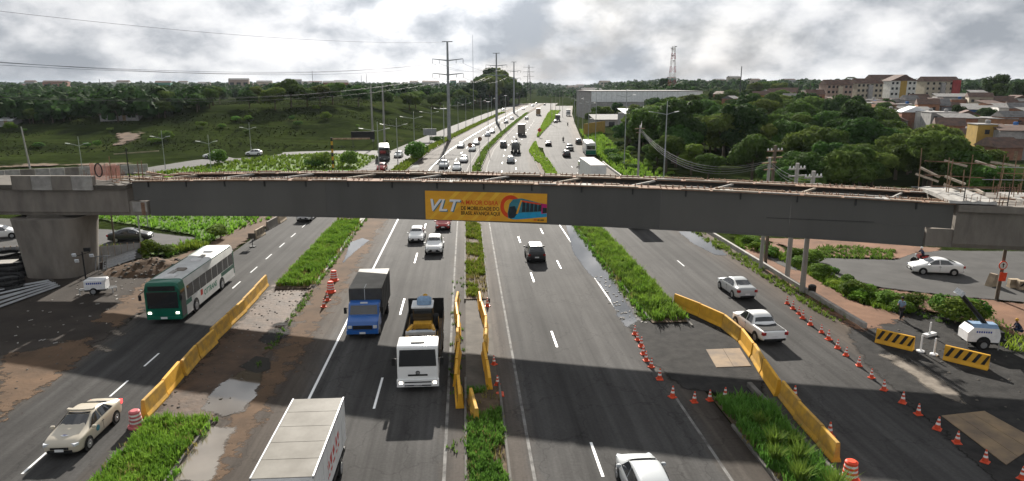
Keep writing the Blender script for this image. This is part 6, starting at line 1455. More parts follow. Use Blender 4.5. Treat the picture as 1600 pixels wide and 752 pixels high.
SHR = [blob_tree(201, .9, 1.3, 420, .10, 'leaf_d', .8, trunk=False), blob_tree(202, 1.1, 1.6, 520, .11, 'grass_deep', .85, trunk=False), blob_tree(203, .8, 1.0, 420, .09, 'grass_bright', .7, trunk=False)]
STEM = MB().tube((0, 0, -.2), (.05, .02, .7), .05, .03, 5).mesh('stem', 'bark')
def put_shrub(p, k, s, label, group):
    o = thing('shrub', label, 'shrub', p, rnd.uniform(0, 6.28), group); o.scale = (s * rnd.uniform(.9, 1.35), s * rnd.uniform(.9, 1.35), s * rnd.uniform(.65, 1.0)); link('stem', STEM, o); link('crown', SHR[k][0], o); return o
# shrubs: hedge-like bank between dirt path and side road
ln = [(1150, 372), (1185, 385), (1215, 398), (1240, 405), (1262, 415), (1285, 425), (1305, 440), (1330, 452), (1355, 462), (1380, 472), (1405, 478)]
for i in range(34):
    t = i / 33 * (len(ln) - 1.001); a, b = ln[int(t)], ln[int(t) + 1]; f = t - int(t); p = P(lerp(a[0], b[0], f), lerp(a[1], b[1], f)) + Vector((rnd.uniform(-1.2, 1.2), rnd.uniform(-1.2, 1.0), -.15))
    put_shrub(p, rnd.choice([0, 1, 2, 2]), rnd.uniform(.45, 1.15), 'leafy green shrub in the bank between dirt path and side road', 'shrubs on the bank by the side road')
for px, py, s, lab in ((1492, 505, 1.5, 'big bushy shrub left of the light tower trailer'), (1478, 498, 1.1, 'shrub at the edge of the big bush by the light tower'), (1510, 500, 1.2, 'shrub behind the mast of the light tower')): put_shrub(P(px, py), 1, s, lab, 'shrubs by the light tower')
for px, py, s, lab in ((345, 372, 1.5, 'dark round bush behind the bus roof'), (236, 400, 1.1, 'dark bush at the loop road corner by the rubble'), (248, 398, .9, 'second dark bush at the loop road corner'), (262, 396, .8, 'third small bush near the rubble'), (340, 257, 2.2, 'dark bush by the ramp lamp'), (505, 262, 2.4, 'dark bush in the ramp field'), (492, 263, 2.0, 'second dark bush in the ramp field'), (545, 260, 2.0, 'bush beside the striped height gauge'), (648, 250, 2.6, 'round bush beside the second lamp at the junction'), (657, 246, 2.2, 'bush right behind the round junction bush'), (683, 223, 2.0, 'bush by the service road lamps')): put_shrub(P(px, py), rnd.choice([0, 1]), s, lab, 'bushes in the western fields')
# woodland east of the highway
r_ = random.Random(77); spots = []
def near(p, d): return any((p - q).length < d for q in spots)
tries = 0
while len(spots) < 160 and tries < 8000:
    tries += 1; y = r_.uniform(88, 285); o = r_.uniform(33, 125)
    xl = interp([(88, 50), (105, 40), (130, 37), (165, 36.5), (220, 40), (285, 50)], y); xr = interp([(88, 78), (130, 92), (170, 100), (215, 108), (285, 110)], y)
    p = Vector((Xc(y) + o, y, 0))
    if not (xl < o < xr) or near(p, 3.7): continue
    spots.append(p); p2 = Vector((p.x, p.y, TZ(p.x, p.y))); edge = o < xl + 5
    k = r_.choice([0, 1, 3, 4, 1, 4, 3, 6, 5]); s = r_.uniform(.85, 1.35) * (.62 if edge else 1.0) * interp([(88, .62), (120, .8), (170, 1.0), (240, .85), (285, .8)], y)
    put_tree(p2, k, s, 'broad green tree on the edge of the woodland by the highway' if edge else 'broad green tree in the thick woodland between highway and houses', 'woodland trees at the edge' if edge else 'woodland trees')
for i in range(26):
    y = r_.uniform(112, 190); p = Vector((Xc(y) + r_.uniform(30.5, 38), y, -.1)); put_shrub(p, r_.choice([0, 2, 2]), r_.uniform(1.0, 2.0), 'bright green scrub at the foot of the woodland beyond the girder', 'scrub at the foot of the woodland')
blades('grass', fill(28.5, 36, 105, 260, 1.3, 40, -.1), 'grass_bright', .5, 1.1, 40, .2, 5, label='bright verge grass at the foot of the woodland')
# ------------------------------------------------------------------ buildings
for nm, c, c2 in (('wall_white', (.62, .61, .58), (.45, .44, .41)), ('wall_cream', (.42, .37, .29), (.33, .29, .225)), ('wall_yellow', (.40, .26, .06), (.30, .20, .055)), ('wall_blue', (.04, .14, .36), (.03, .10, .27)), ('wall_red', (.30, .05, .05), (.22, .04, .04)), ('wall_brick', (.30, .15, .095), (.19, .10, .07)),
                  ('wall_grey', (.34, .33, .32), (.23, .225, .22)), ('wall_pink', (.34, .255, .21), (.26, .20, .165)), ('wall_green', (.10, .26, .20), (.08, .2, .16)), ('roof_tile', (.125, .075, .056), (.065, .046, .039)), ('roof_fibre', (.18, .175, .17), (.10, .097, .094)), ('roof_white', (.78, .79, .80), (.62, .63, .64)), ('roof_slab', (.30, .29, .28), (.19, .185, .18))):
    mat(nm, c, c2, .8, .85, detail=8)
mat('window_dark', (.03, .035, .04), (.02, .022, .025), 2, .2)
def house(p, w_, d_, h, wall, roof, rkind, label, rz=0.0, group='houses on the eastern hillside', name='house', storeys=None, cols=None, deep=3.0):
    o = thing(name, label, 'building' if name != 'house' else 'house', p, rz, group)
    MB().bb(-w_ / 2, w_ / 2, 0, d_, -deep, h).build('wall', wall, o)
    if rkind == 'gable':
        MB().prism([(-.35, h + .02), (d_ + .35, h + .02), (d_ / 2, h + .02 + d_ * .27)], -w_ / 2 - .3, w_ / 2 + .3, 'x').build('roof', roof, o)
    elif rkind == 'gable_front':
        MB().prism([(-w_ / 2 - .35, h + .02), (w_ / 2 + .35, h + .02), (0, h + .02 + w_ * .24)], -.35, d_ + .3, 'y').build('roof', roof, o)
    elif rkind == 'lean':
        MB().prism([(-.4, h + .02), (d_ + .3, h + .02 + d_ * .16), (d_ + .3, h + .14 + d_ * .16), (-.4, h + .14)], -w_ / 2 - .25, w_ / 2 + .25, 'x').build('roof', roof, o)
    else:
        MB().bb(-w_ / 2 - .15, w_ / 2 + .15, -.15, d_ + .15, h + .005, h + .2).build('roof', roof, o); 
        tk = MB().lathe([(.6, 0), (.65, .8), (.4, .95)], 10, (w_ * .25, d_ * .5, h + .21)).build('water_tank', 'wall_blue' if (int(p.x) % 3 == 0) else 'wall_grey', o)
    st = storeys or max(1, int(h / 2.9)); n = cols or max(1, int(w_ / 2.6))
    for s in range(st):
        for i in range(n):
            x = -w_ / 2 + w_ * (i + .5) / n; z = s * (h / st) + .95
            if s == 0 and i == n // 2: MB().bb(x - .45, x + .45, -.04, .012, .05, 2.15).build('door', 'timber_dark', o)
            else:
                f = MB().bb(x - .55, x + .55, -.03, .012, z, z + 1.15).build('window', 'window_dark', o)
    return o
rr = random.Random(21)
_w = ['wall_orange', 'wall_orange', 'wall_yellow', 'wall_brick', 'wall_brick', 'wall_grey', 'wall_white', 'wall_cream', 'wall_pink', 'wall_brick', 'wall_grey', 'wall_brick', 'wall_grey']
SPEC = [(1532, 194, 11, 8, 5.0, 'wall_blue', 'roof_fibre', 'lean', 'long blue two-storey house on the eastern slope'), (1538, 236, 4.6, 6, 6.6, 'wall_yellow', 'roof_slab', 'flat', 'narrow tall yellow house above the scaffold'), (1556, 235, 6.0, 6, 5.4, 'wall_white', 'roof_tile', 'lean', 'white house between the yellow and the cream houses'), (1580, 230, 5.5, 6, 5.6, 'wall_cream', 'roof_slab', 'flat', 'cream house with two dark windows right of the white house'),
        (1600, 236, 6, 6, 4.6, 'wall_red', 'roof_tile', 'lean', 'dark red house at the picture edge'), (1503, 207, 7, 7, 5.5, 'wall_brick', 'roof_fibre', 'flat', 'bare brick house left of the blue house'), (1472, 208, 8, 8, 6.5, 'wall_grey', 'roof_slab', 'flat', 'tall grey rendered house above the woodland edge'), (1432, 196, 10, 8, 5.0, 'wall_white', 'roof_fibre', 'lean', 'white house with grey roof left of the tall grey house'),
        (1448, 203, 6.5, 8, 6.0, 'wall_white', 'roof_slab', 'flat', 'slim white house touching the tall grey house'), (1585, 195, 12, 8, 4, 'wall_brick', 'roof_fibre', 'lean', 'brick shed with grey sheet roof at the picture edge'), (1573, 215, 10, 6, 4.2, 'wall_brick', 'roof_tile', 'gable', 'brick house with tiled roof behind the cream house'), (1495, 172, 16, 8, 5.5, 'wall_grey', 'roof_fibre', 'lean', 'long grey upper house above the blue one'), (1560, 176, 13, 8, 4.5, 'wall_brick', 'roof_tile', 'gable', 'red-roofed house above the blue one')]
for px, py, w_, d_, h, wm_, rm, rk, lab in SPEC: house(T(px, py), w_, d_, h, wm_, rm, rk, lab, rz=R(-18) + rr.uniform(-.15, .15))
rows = [(250, 1575, 1640), (240, 1560, 1640), (228, 1500, 1530), (222, 1480, 1520), (214, 1490, 1600), (206, 1500, 1620), (198, 1545, 1620), (188, 1440, 1620), (203, 1395, 1440), (192, 1300, 1425), (186, 1215, 1420), (180, 1180, 1480), (174, 1130, 1600), (168, 1120, 1600), (163, 1150, 1600)]
cnt = {}
for py, xa, xb in rows:
    x = xa + rr.uniform(0, 10)
    while x < xb:
        if py < 172 and 1280 < x < 1512: x += 20; continue
        p = T(x, py + rr.uniform(-1.5, 1.5)); w_ = rr.uniform(5, 9); wm_ = rr.choice(_w); rk = rr.choice(['gable', 'lean', 'gable_front', 'flat', 'lean', 'gable']); rm = 'roof_slab' if rk == 'flat' else rr.choice(['roof_tile', 'roof_tile', 'roof_fibre', 'roof_tile', 'roof_white' if rr.random() < .12 else 'roof_fibre'])
        house(p, w_, rr.uniform(6, 9), rr.choice([2.9, 3.2, 4.8, 5.6, 6.2]), wm_, rm, rk, f"small {wm_.split('_')[1]}-walled house with {'flat roof' if rk == 'flat' else ('tiled' if rm == 'roof_tile' else 'sheet') + ' roof'} in the crowded eastern hillside rows", rz=R(-22) + rr.uniform(-.35, .35))
        x += w_ * 1067 / p.length * rr.uniform(.75, 1.05)
# apartment slabs on the ridge
for px, py, w_, h, wm_, rk, lab in ((1313, 163, 12, 11.5, 'wall_pink', 'gable', 'pinkish four-storey block at the left end of the ridge apartments'), (1360, 162, 12.5, 12, 'wall_cream', 'gable', 'cream four-storey block second on the ridge'), (1412, 157, 12.5, 11.5, 'wall_white', 'gable_front', 'pale gabled block with a yellow stripe on the ridge'), (1473, 153, 17.5, 10.5, 'wall_cream', 'gable', 'wide cream and red block right of the yellow-striped one'), (1392, 150, 22, 12, 'wall_cream', 'gable', 'cream block peeping out behind the yellow-striped one')):
    Yb, tp = {1313: (318, 127), 1360: (322, 125), 1412: (330, 121), 1473: (338, 122), 1392: (392, 119)}[px]; p = PY(px, 132, Yb); h = H + (132 - tp) * .975 / 1067 * Yb * 1.05 - TZ(p.x, p.y) - 1.8; p.z = TZ(p.x, p.y)
    o = house(p, w_, 9, h, wm_, 'roof_tile', rk, lab, R(-4), 'apartment blocks on the ridge', 'apartment_block', 4, 6, 6)
    if 'stripe' in lab and 'peep' not in lab and 'right' not in lab: MB().bb(-1.6, 1.6, -.09, -.04, .2, h + 1.4).build('stair_panel', 'wall_yellow', o)
    else: MB().bb(-1.0, 1.0, -1.2, -.045, 0, h - .6).build('stair_tower', 'wall_grey' if wm_ == 'wall_cream' else 'wall_cream', o)
    if px == 1473: MB().bb(4.8, 8.8, -.6, -.045, 0, h + .6).build('red_bay', 'wall_red', o)
# sheds and warehouse
x0, x1 = PY(924, 150, 335).x, PY(1098, 150, 335).x
o = thing('warehouse', 'long flat grey-white warehouse behind the woodland', 'building', (0, 335, 0)); zt = PY(1000, 143, 335).z; ze = PY(1000, 159, 335).z
MB().bb(x0, x1, .2, 45, -1, ze - .05).build('wall', 'wall_grey', o)
n = 22
for i in range(n): MB().bb(lerp(x0, x1, i / n) + .05, lerp(x0, x1, (i + 1) / n) - .05, 0, .19, ze - .1, zt).build('cladding_panel', 'roof_white', o)
MB().bb(x0, x1, .2, 45, ze, zt - .25).build('upper_wall', 'wall_grey', o); MB().bb(x0 - .3, x1 + .3, -.15, 45.3, zt + .005, zt + .25).build('roof', 'roof_fibre', o)
for i in range(8): xx = lerp(x0, x1, (i + .5) / 8); MB().bb(xx - 2, xx + 2, .15, .19, 1, 4.6).build('door', 'window_dark', o)
for px0, px1, py, Y, m, h, lab in ((978, 1052, 178, 262, 'roof_white', 4.8, 'flat white shed roof in front of the long warehouse'), (1150, 1244, 163, 330, 'roof_fibre', 4.5, 'long grey shed on the slope left of the apartments'), (1246, 1292, 158, 345, 'roof_fibre', 4.5, 'short grey shed beside the pinkish apartments'), (930, 1000, 187, 285, 'roof_fibre', 5, 'brown open shed below the warehouse'), (1098, 1150, 172, 320, 'roof_tile', 4.5, 'tiled shed beside the grey slope shed')):
    a, b = PY(px0, py, Y), PY(px1, py, Y); zz = min(TZ(a.x, Y), TZ(b.x, Y)); hh = max(h, a.z - zz)
    o = thing('shed', lab, 'building', (0, Y, 0)); MB().bb(a.x, b.x, .2, 14, zz - 1, a.z - .1).build('wall', 'wall_grey' if m != 'roof_tile' else 'wall_brick', o)
    MB().prism([(-.5, a.z), (14, a.z + 1.6), (14, a.z + 1.4), (-.5, a.z - .2)], a.x - .4, b.x + .4, 'x').build('roof', m, o)
    for i in range(4): xx = lerp(a.x, b.x, (i + .5) / 4); MB().bb(xx - 1.2, xx + 1.2, .15, .19, a.z - 3, a.z - 1).build('window', 'window_dark', o)
a, b = P(912, 213), P(945, 207); o = thing('hoarding', 'yellow site hoarding at the woodland corner below the warehouse', 'hoarding', (0, 0, 0)); d = b - a
for i in range(6): MB().box(tuple(a.lerp(b, (i + .5) / 6) + Vector((0, 0, 2.0))), (d.length / 6 - .05, .1, 4.2), math.atan2(d.y, d.x)).build('panel', 'wall_yellow', o)
for i in range(7): MB().box(tuple(a.lerp(b, i / 6) + Vector((0, .15, 2.0))), (.12, .12, 4.3)).build('post', 'timber_dark', o)
# far west buildings
FW = [(104, 148, 22, 5, 'wall_white', 'roof_white', 'white-roofed hall among the trees far to the west'), (122, 158, 14, 5, 'wall_grey', 'roof_white', 'pale shed below the white-roofed hall'), (10, 198, 16, 4, 'wall_grey', 'roof_white', 'white sheet roof at the picture edge above the mound foot'), (187, 189, 34, 4.5, 'wall_grey', 'roof_tile', 'long red-roofed shed in the western trees'), (148, 150, 10, 5, 'wall_white', 'roof_fibre', 'pale house right of the white-roofed hall'), (85, 160, 12, 5, 'wall_white', 'roof_white', 'white house left of the pale shed')]
for px, py, w_, h, wm_, rm, lab in FW:
    p = T(px, py); w_ = {104: 26, 122: 15, 10: 14, 187: 46, 148: 11, 85: 12}[px] * p.length / 1067; house(p, w_, 9, min(h, 4 * p.length / 1067 + .8), wm_, rm, 'lean', lab, rz=R(15), group='buildings in the western trees', deep=2)
rr = random.Random(8); 
for i in range(62):
    px = rr.uniform(20, 800) if i < 46 else rr.uniform(880, 1300); D_ = rr.uniform(900, 1900); d = ray(px, 132); t = D_ / d.y; x, y = d.x * t, D_; wm_ = rr.choice(['wall_white', 'wall_cream', 'wall_grey', 'wall_pink', 'wall_brick', 'wall_white', 'wall_green']); h = rr.choice([7, 9, 12, 12, 15]); w_ = rr.uniform(10, 34)
    o = thing('distant_building', f"tiny {wm_.split('_')[1]} building on the hazy far skyline", 'building', (x, y, TZ(x, y)), R(10), 'buildings on the far skyline'); MB().bb(-w_ / 2, w_ / 2, 0, 12, -3, h).build('wall', wm_, o); MB().prism([(-.4, h), (12.4, h), (6, h + 2.2)], -w_ / 2, w_ / 2, 'x').build('roof', rr.choice(['roof_tile', 'roof_tile', 'roof_fibre']), o)
    for k in range(3): MB().bb(-w_ / 2 + w_ * (k + .2) / 3, -w_ / 2 + w_ * (k + .8) / 3, -.06, .0, h * .45, h * .75).build('window', 'window_dark', o)
# low concrete wall and earth bank beyond the viaduct
a, b = P(-40, 283), P(232, 270); d = b - a; o = thing('concrete_wall', 'long low concrete wall beyond the viaduct deck', 'wall', (a.x, a.y, 0), math.atan2(d.y, d.x)); n = 12
for i in range(n): MB().bb(d.length * i / n + .03, d.length * (i + 1) / n - .03, 0, .3, -.3, 1.7).build('wall_panel', 'concrete_light' if i % 3 else 'concrete', o)
def drape(name, pts, m, dz=.05, seed=0, n=22):
    q = [T(*p) for p in pts]; mb = MB(); ed = []
    for j in range(n + 1):
        for i in range(n + 1):
            u, v = i / n, j / n; p = (q[0].lerp(q[1], u)).lerp(q[3].lerp(q[2], u), v); e = max(abs(u - .5), abs(v - .5)) * 2
            mb.v.append((p.x, p.y, TZ(p.x, p.y) + dz)); ed.append((1 - e) * 3.5 - 1.6 + 3.2 * mnoise.noise((p.x * .11, p.y * .11, seed)))
    mb.f = [(j * (n + 1) + i, j * (n + 1) + i + 1, (j + 1) * (n + 1) + i + 1, (j + 1) * (n + 1) + i) for j in range(n) for i in range(n)]
    o = struct(mb.build(name, soften_m(m))); at_ = o.data.attributes.new('edge', 'FLOAT', 'POINT'); at_.data.foreach_set('value', ed); return o
def soften_m(m): return soften(m, 1.6, .7, .3)
drape('dirt_bank', [(-30, 265), (225, 262), (225, 256), (-30, 255)], 'dirt', .3); drape('dirt_patch', [(176, 230), (222, 228), (228, 207), (180, 208)], 'dirt', .3, 3)
# ------------------------------------------------------------------ pylons, masts, power lines
def pylon(p, h, label, rz=0.0, n=2, aw=9.5):
    o = thing('power_pylon', label, 'pylon', p, rz, 'tall single-pole power pylons'); MB().tube((0, 0, -1), (0, 0, h), .62, .28, 10).build('pole', 'pole_steel', o, smooth=True)
    for k, z in enumerate([h - 5.2, h - 9.4, h - 13][:n]):
        for sg in (-1, 1):
            MB().tube((0, 0, z - .3), (sg * aw / 2, 0, z + .2), .2, .1, 5).build('cross_arm', 'pole_steel', o)
            for f in (.55, 1.0): MB().tube((sg * aw / 2 * f, 0, z + .05), (sg * aw / 2 * f, 0, z - 1.1), .07, n=5).build('insulator', 'steel_dark', o)
    MB().tube((-1.6, 0, h), (1.6, 0, h), .14, n=5).build('earth_arm', 'pole_steel', o)
p1 = P(702, 220); p2 = P(776, 192); p3 = P(803, 177); p0 = Vector((-88, 62, 0))
pylon(p1, 29.5, 'nearest grey power pylon beside the western service road', R(-12)); pylon(p2, 30.5, 'second grey power pylon along the western service road', R(-12)); pylon(p3, 30, 'third grey power pylon far up the western service road', R(-12), aw=8); pylon(p0, 29.5, 'power pylon outside the picture west of the viaduct', R(30))
o = thing('power_pylon', 'dark lattice pylon far up the road before the trees', 'pylon', P(826, 162), 0, 'lattice towers'); b = 2.2
for sx in (-1, 1):
    for sy in (-1, 1): MB().tube((sx * b, sy * b, 0), (sx * .4, sy * .4, 34), .16, .12, 4).build('leg', 'steel_dark', o)
for z in range(3, 33, 3):
    k = lerp(b, .4, z / 34); MB().tube((-k, -k, z), (k, -k, z + 2.4), .09, n=4).build('brace', 'steel_dark', o); MB().tube((k, -k, z), (-k, -k, z + 2.4), .09, n=4).build('brace', 'steel_dark', o)
for z in (24, 28, 32): MB().tube((-5, 0, z), (5, 0, z), .16, n=4).build('cross_arm', 'steel_dark', o)
def arm(p, rz, h, k, sg, f, aw=9.5): z = [h - 5.2, h - 9.4][k] - 1.1; return p + Vector((sg * aw / 2 * f * math.cos(rz), sg * aw / 2 * f * math.sin(rz), z))
i = 0
for k in (0, 1):
    for sg in (-1, 1):
        for f in (1.0,) if sg > 0 else (.55, 1.0):
            i += 1
            cable('power_line', arm(p0, R(30), 29.5, k, sg, f), arm(p1, R(-12), 29.5, k, sg, f), 3.6 + .25 * i, .035, 'wire', f'{ordinal(i - 1)} of the power lines running from the picture edge to the nearest pylon', 26, 'power lines over the mound')
            cable('power_line', arm(p1, R(-12), 29.5, k, sg, f), arm(p2, R(-12), 30.5, k, sg, f), 2.0, .035, 'wire', f'{ordinal(i - 1)} of the power lines between the two nearest pylons', 12, 'power lines between pylons')
cable('power_line', p0 + Vector((0, 0, 29.4)), p1 + Vector((0, 0, 29.4)), 3.0, .03, 'wire', 'topmost thin earth wire to the nearest pylon', 26, 'power lines over the mound')
for px, py, top, lab in ((740, 170, 58, 'very thin tall mast behind the nearest pylon'),):
    p = P(px, py + 10); h = H + (132 - top) * .975 / 1067 * p.length; pole('thin_mast', lab, p, h, .14, .08, 'pole_steel', cat='mast')
def lattice(p, h, label, w0=2.4, dishes=True):
    o = thing('radio_tower', label, 'tower', p); n = 8
    for i in range(n):
        z0, z1 = h * i / n, h * (i + 1) / n; k0, k1 = lerp(w0, .7, i / n), lerp(w0, .7, (i + 1) / n); mb = MB()
        for sx in (-1, 1):
            for sy in (-1, 1): mb.tube((sx * k0, sy * k0, z0), (sx * k1, sy * k1, z1), .14, n=4)
        for s in (-1, 1): mb.tube((-k0, s * k0, z0), (k1, s * k1, z1), .08, n=4); mb.tube((k0, s * k0, z0), (-k1, s * k1, z1), .08, n=4); mb.tube((s * k0, -k0, z0), (s * k1, k1, z1), .08, n=4)
        mb.build('lattice_section', 'wall_red' if i % 2 == 0 else 'wall_white', o)
    if dishes:
        for z, a in ((h - .5, 0), (h - 2.5, 2), (h - 6, 4), (h - 9, 1), (h - 1.5, 3)): MB().lathe([(.2, 0), (.9, .5), (.95, .5)], 10, (1.3 * math.cos(a), 1.3 * math.sin(a), z)).build('dish', 'wall_grey', o)
    return o
p = T(1050, 140, 600); p = PY(1050, 132, 430); p.z = TZ(p.x, p.y); lattice(p, H + (132 - 76) * .975 / 1067 * p.length - p.z, 'red and white lattice radio tower on the eastern skyline')
for px, top, Y, lab in ((489, 112, 1300, 'small radio tower on the western skyline left of two thin masts'), (573, 116, 1400, 'thin radio mast on the skyline left of the near pylon'), (565, 118, 1500, 'second thin radio mast on the western skyline'), (156, 124, 900, 'small mast on the skyline above the western trees'), (1157, 104, 500, 'thin mast on the skyline behind the sheds')):
    q = PY(px, 132, Y); z = TZ(q.x, q.y); pole('radio_mast', lab, Vector((q.x, q.y, z)), H + (132 - top) * .975 / 1067 * Y - z, .5, .3, 'steel_dark', cat='mast')

# ------------------------------------------------------------------ trees farther off
r_ = random.Random(5)
def edge_tree(px, py, k, s, label, group): p = T(px, py); p.z -= .2; return put_tree(p, k, s, label, group)
for i in range(48):                                     # western wood beyond the mound foot
    px = r_.uniform(-10, 420); yy = interp([(0, 196), (120, 192), (240, 190), (300, 178), (420, 168)], px); py = r_.uniform(150, yy)
    edge_tree(px, py, r_.choice([0, 2, 3, 4, 6, 1]), r_.uniform(.75, 1.1) * interp([(150, .85), (190, .62)], py), 'dark green tree in the wood on the west side behind the mound', 'trees of the western wood')
for px, py in ((735, 166), (742, 163), (750, 166), (757, 162), (765, 165), (772, 161), (780, 164), (787, 162), (794, 165), (802, 162), (811, 163), (768, 158), (783, 157), (746, 160), (760, 159), (775, 158), (790, 159), (727, 164), (719, 165)):
    p = T(px, py); o = put_tree(p, r_.choice([3, 6, 1]), interp([(735, .9), (775, 1.75), (811, .9)], px) * p.length / 390, 'tall dark tree in the clump beside the second pylon', 'tall trees by the second pylon')
for px, py, s in ((640, 172, 1.0), (650, 170, 1.1), (675, 168, .9), (688, 166, 1.0), (600, 170, .9), (560, 166, .9), (500, 166, 1.0), (520, 164, 1.1), (430, 172, 1.0), (455, 168, 1.1), (480, 167, .9)): edge_tree(px, py, r_.choice([0, 3, 4]), s, 'dark tree on the crest of the mound below the skyline', 'trees on the mound crest')
for i in range(46):                                     # between and above the hillside houses
    px = r_.uniform(1095, 1620); py = r_.uniform(150, 185)
    if i >= 38: px, py = r_.uniform(1480, 1620), r_.uniform(190, 225)
    if 1285 < px < 1515 and py < 172: px, py = 1110 + r_.uniform(0, 150), r_.uniform(150, 165)
    p = T(px, py); put_tree(p, r_.choice([0, 2, 4, 5, 6]), r_.uniform(.5, .75), 'dark green tree between the hillside houses', 'trees among the hillside houses')
for px, py, s, lab in ((1200, 150, 1.35, 'tall tree crown on the ridge left of the apartments'), (1215, 152, 1.2, 'second tall crown on the ridge left of the apartments'), (1180, 152, 1.2, 'ridge tree right of the radio tower'), (1290, 152, 1.0, 'ridge tree touching the pinkish block'), (1340, 150, 1.2, 'tree behind the gap of the first two blocks'), (1555, 165, 1.25, 'big round tree on the ridge right of the blocks'), (1570, 168, 1.2, 'second big tree on the ridge right of the blocks'), (1585, 172, 1.1, 'tree near the picture edge on the ridge'), (1035, 150, 1.2, 'dark round tree below the radio tower'), (985, 152, 1.1, 'tree behind the warehouse roof'), (965, 152, 1.0, 'tree left behind the warehouse roof'), (915, 168, 1.0, 'tree at the far end of the merging road'), (905, 172, .9, 'second tree at the far end of the merging road'), (925, 172, .9, 'third tree at the far end of the merging road')):
    edge_tree(px, py, r_.choice([0, 4, 6]), s, lab, 'single trees on the eastern ridge')
for i in range(26):
    px, py = (r_.uniform(1090, 1285), r_.uniform(164, 184)) if i < 20 else (r_.uniform(1285, 1420), r_.uniform(186, 195))
    p = T(px, py); put_tree(p, r_.choice([0, 1, 4, 5]), r_.uniform(.6, .9), 'green tree at the back of the woodland in front of the hillside roofs', 'trees at the back of the woodland')
for i in range(26):
    px = r_.uniform(-10, 560); py = r_.uniform(interp([(0, 196), (240, 192), (330, 176), (560, 164)], px), 232)
    if mnoise.noise((px * .02, py * .06, 3)) < -.1: continue
    put_shrub(T(px, py), r_.choice([0, 1]), r_.uniform(.8, 1.7), 'low dark bush on the grassy mound', 'bushes on the mound')
for i in range(14):
    px = lerp(925, 1095, i / 13) + r_.uniform(-4, 4); p = PY(px, 180, r_.uniform(296, 322)); p.z = TZ(p.x, p.y); put_tree(p, r_.choice([0, 1, 4, 6]), r_.uniform(.55, .8), 'green tree standing right before the long warehouse', 'trees before the warehouse')
# palms on the ridge
FR = MB()
for i in range(14):
    a = i * 2 * math.pi / 14; 
    for k in range(4):
        r0, r1 = .2 + k * .55, .2 + (k + 1) * .55; z0, z1 = .5 * math.sin(k * .75 + .3), .5 * math.sin((k + 1) * .75 + .3) - .12 * (k + 1); w0, w1 = .18 + .18 * (k < 2), .25 * (k < 3)
        c_, s_ = math.cos(a), math.sin(a); FR.add([(r0 * c_ - w0 * s_, r0 * s_ + w0 * c_, z0 - .1), (r0 * c_ + w0 * s_, r0 * s_ - w0 * c_, z0 - .1), (r1 * c_ + w1 * s_, r1 * s_ - w1 * c_, z1 - .1), (r1 * c_ - w1 * s_, r1 * s_ + w1 * c_, z1 - .1)], [(0, 1, 2, 3)])
FRm = FR.mesh('crown', 'leaf_c'); TRm = MB().tube((0, 0, -.5), (.3, .1, 9), .2, .12, 6).mesh('trunk', 'bark')
for px, py, s, lab in ((1246, 150, 1.25, 'palm on the ridge above the short grey shed'), (1264, 150, 1.15, 'palm right of the ridge palm above the shed'), (1325, 155, 1.4, 'palm sticking out between the first two apartment blocks'), (1450, 152, 1.3, 'palm left of the wide pink block'), (1210, 150, 1.2, 'palm on the ridge left of the sheds'), (860, 172, 1.0, 'palm at the far end of the island')):
    p = T(px, py); o = thing('palm_tree', lab, 'palm tree', p, 0, 'palms'); o.scale = (s, s, s); link('trunk', TRm, o); link('crown', FRm, o, loc=(.3, .1, 9))
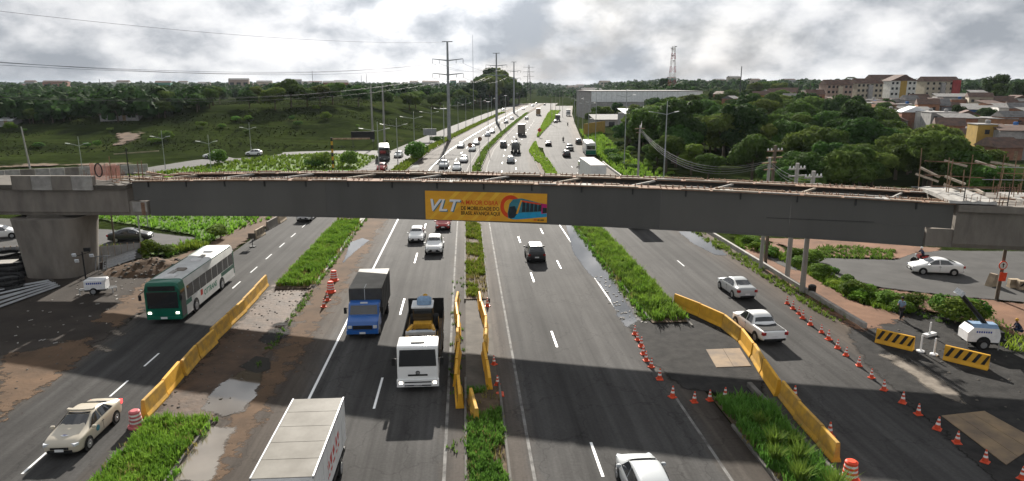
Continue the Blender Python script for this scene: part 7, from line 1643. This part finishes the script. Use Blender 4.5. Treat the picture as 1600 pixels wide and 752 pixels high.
# far-off woods: one mass
def far_woods():
    r_ = random.Random(99); V = []; F = []
    def add(x, y, s, nl=46):
        z = TZ(x, y)
        for l in range(3):
            cx, cy, cz_, rad = x + r_.uniform(-2.2, 2.2) * s, y + r_.uniform(-2, 2) * s, z + s * r_.uniform(3.5, 7), s * r_.uniform(2.2, 3.6)
            for _ in range(nl // 3):
                u = r_.uniform(-.6, 1); a = r_.uniform(0, 6.283); q = math.sqrt(1 - u * u); n = Vector((q * math.cos(a), q * math.sin(a), u)); p = Vector((cx, cy, cz_)) + n * rad
                n = (n + Vector((r_.gauss(0, .35), r_.gauss(0, .35), r_.gauss(0, .35) + .2))).normalized(); t1 = n.orthogonal().normalized(); t2 = n.cross(t1); L_ = rad * r_.uniform(.35, .6); i = len(V)
                V.extend([tuple(p - t1 * L_), tuple(p - t2 * L_), tuple(p + t1 * L_), tuple(p + t2 * L_)]); F.append((i, i + 1, i + 2, i + 3))
    n = 0
    while n < 3600:
        px = r_.uniform(-120, 1720); D_ = 300 * (10 ** r_.uniform(0, 1.08)); d = ray(px, 132); t = D_ / math.hypot(d.x, d.y); x, y = d.x * t, d.y * t; o = x - Xc(y)
        if -34 < o < 46 and y < 800: continue
        if o < 0 and y < 430 and x > -230: continue
        if o > 0 and D_ < (620 if px > 1090 else 430): continue
        if y < 420 and -110 < o < 0: continue
        add(x, y, r_.uniform(.55, 1.0) * (1 + D_ / 4500)); n += 1
    for k in range(260):                       # the dense lower wood west of the mound
        px = r_.uniform(-30, 330); yy = interp([(0, 197), (120, 193), (230, 190), (280, 178), (330, 168)], px); p = T(px, r_.uniform(146, yy)); add(p.x, p.y, r_.uniform(.5, .85), 84)
    me = bpy.data.meshes.new('far_woods'); me.from_pydata(V, [], F); me.update(); me.materials.append(MATS['leaf_c']); tag(link('far_woods', me), 'dark woods rolling to the horizon', 'woods', kind='stuff')
far_woods()

# ------------------------------------------------------------------ haze
hm = bpy.data.materials.new('haze'); hm.use_nodes = True; t = hm.node_tree; t.nodes.remove(t.nodes['Principled BSDF']); pv = t.nodes.new('ShaderNodeVolumePrincipled'); pv.inputs['Density'].default_value = .00004; pv.inputs['Color'].default_value = (.80, .88, 1.0, 1); pv.inputs['Anisotropy'].default_value = 0.0
t.links.new(pv.outputs[0], t.nodes['Material Output'].inputs['Volume']); MATS['haze'] = hm
hz_o = MB().bb(-7000, 7000, -200, 7600, -12, 46).build('haze', 'haze'); struct(hz_o, 'stuff'); hz_o['label'] = 'thin pale haze over the whole land'; hz_o['category'] = 'haze'
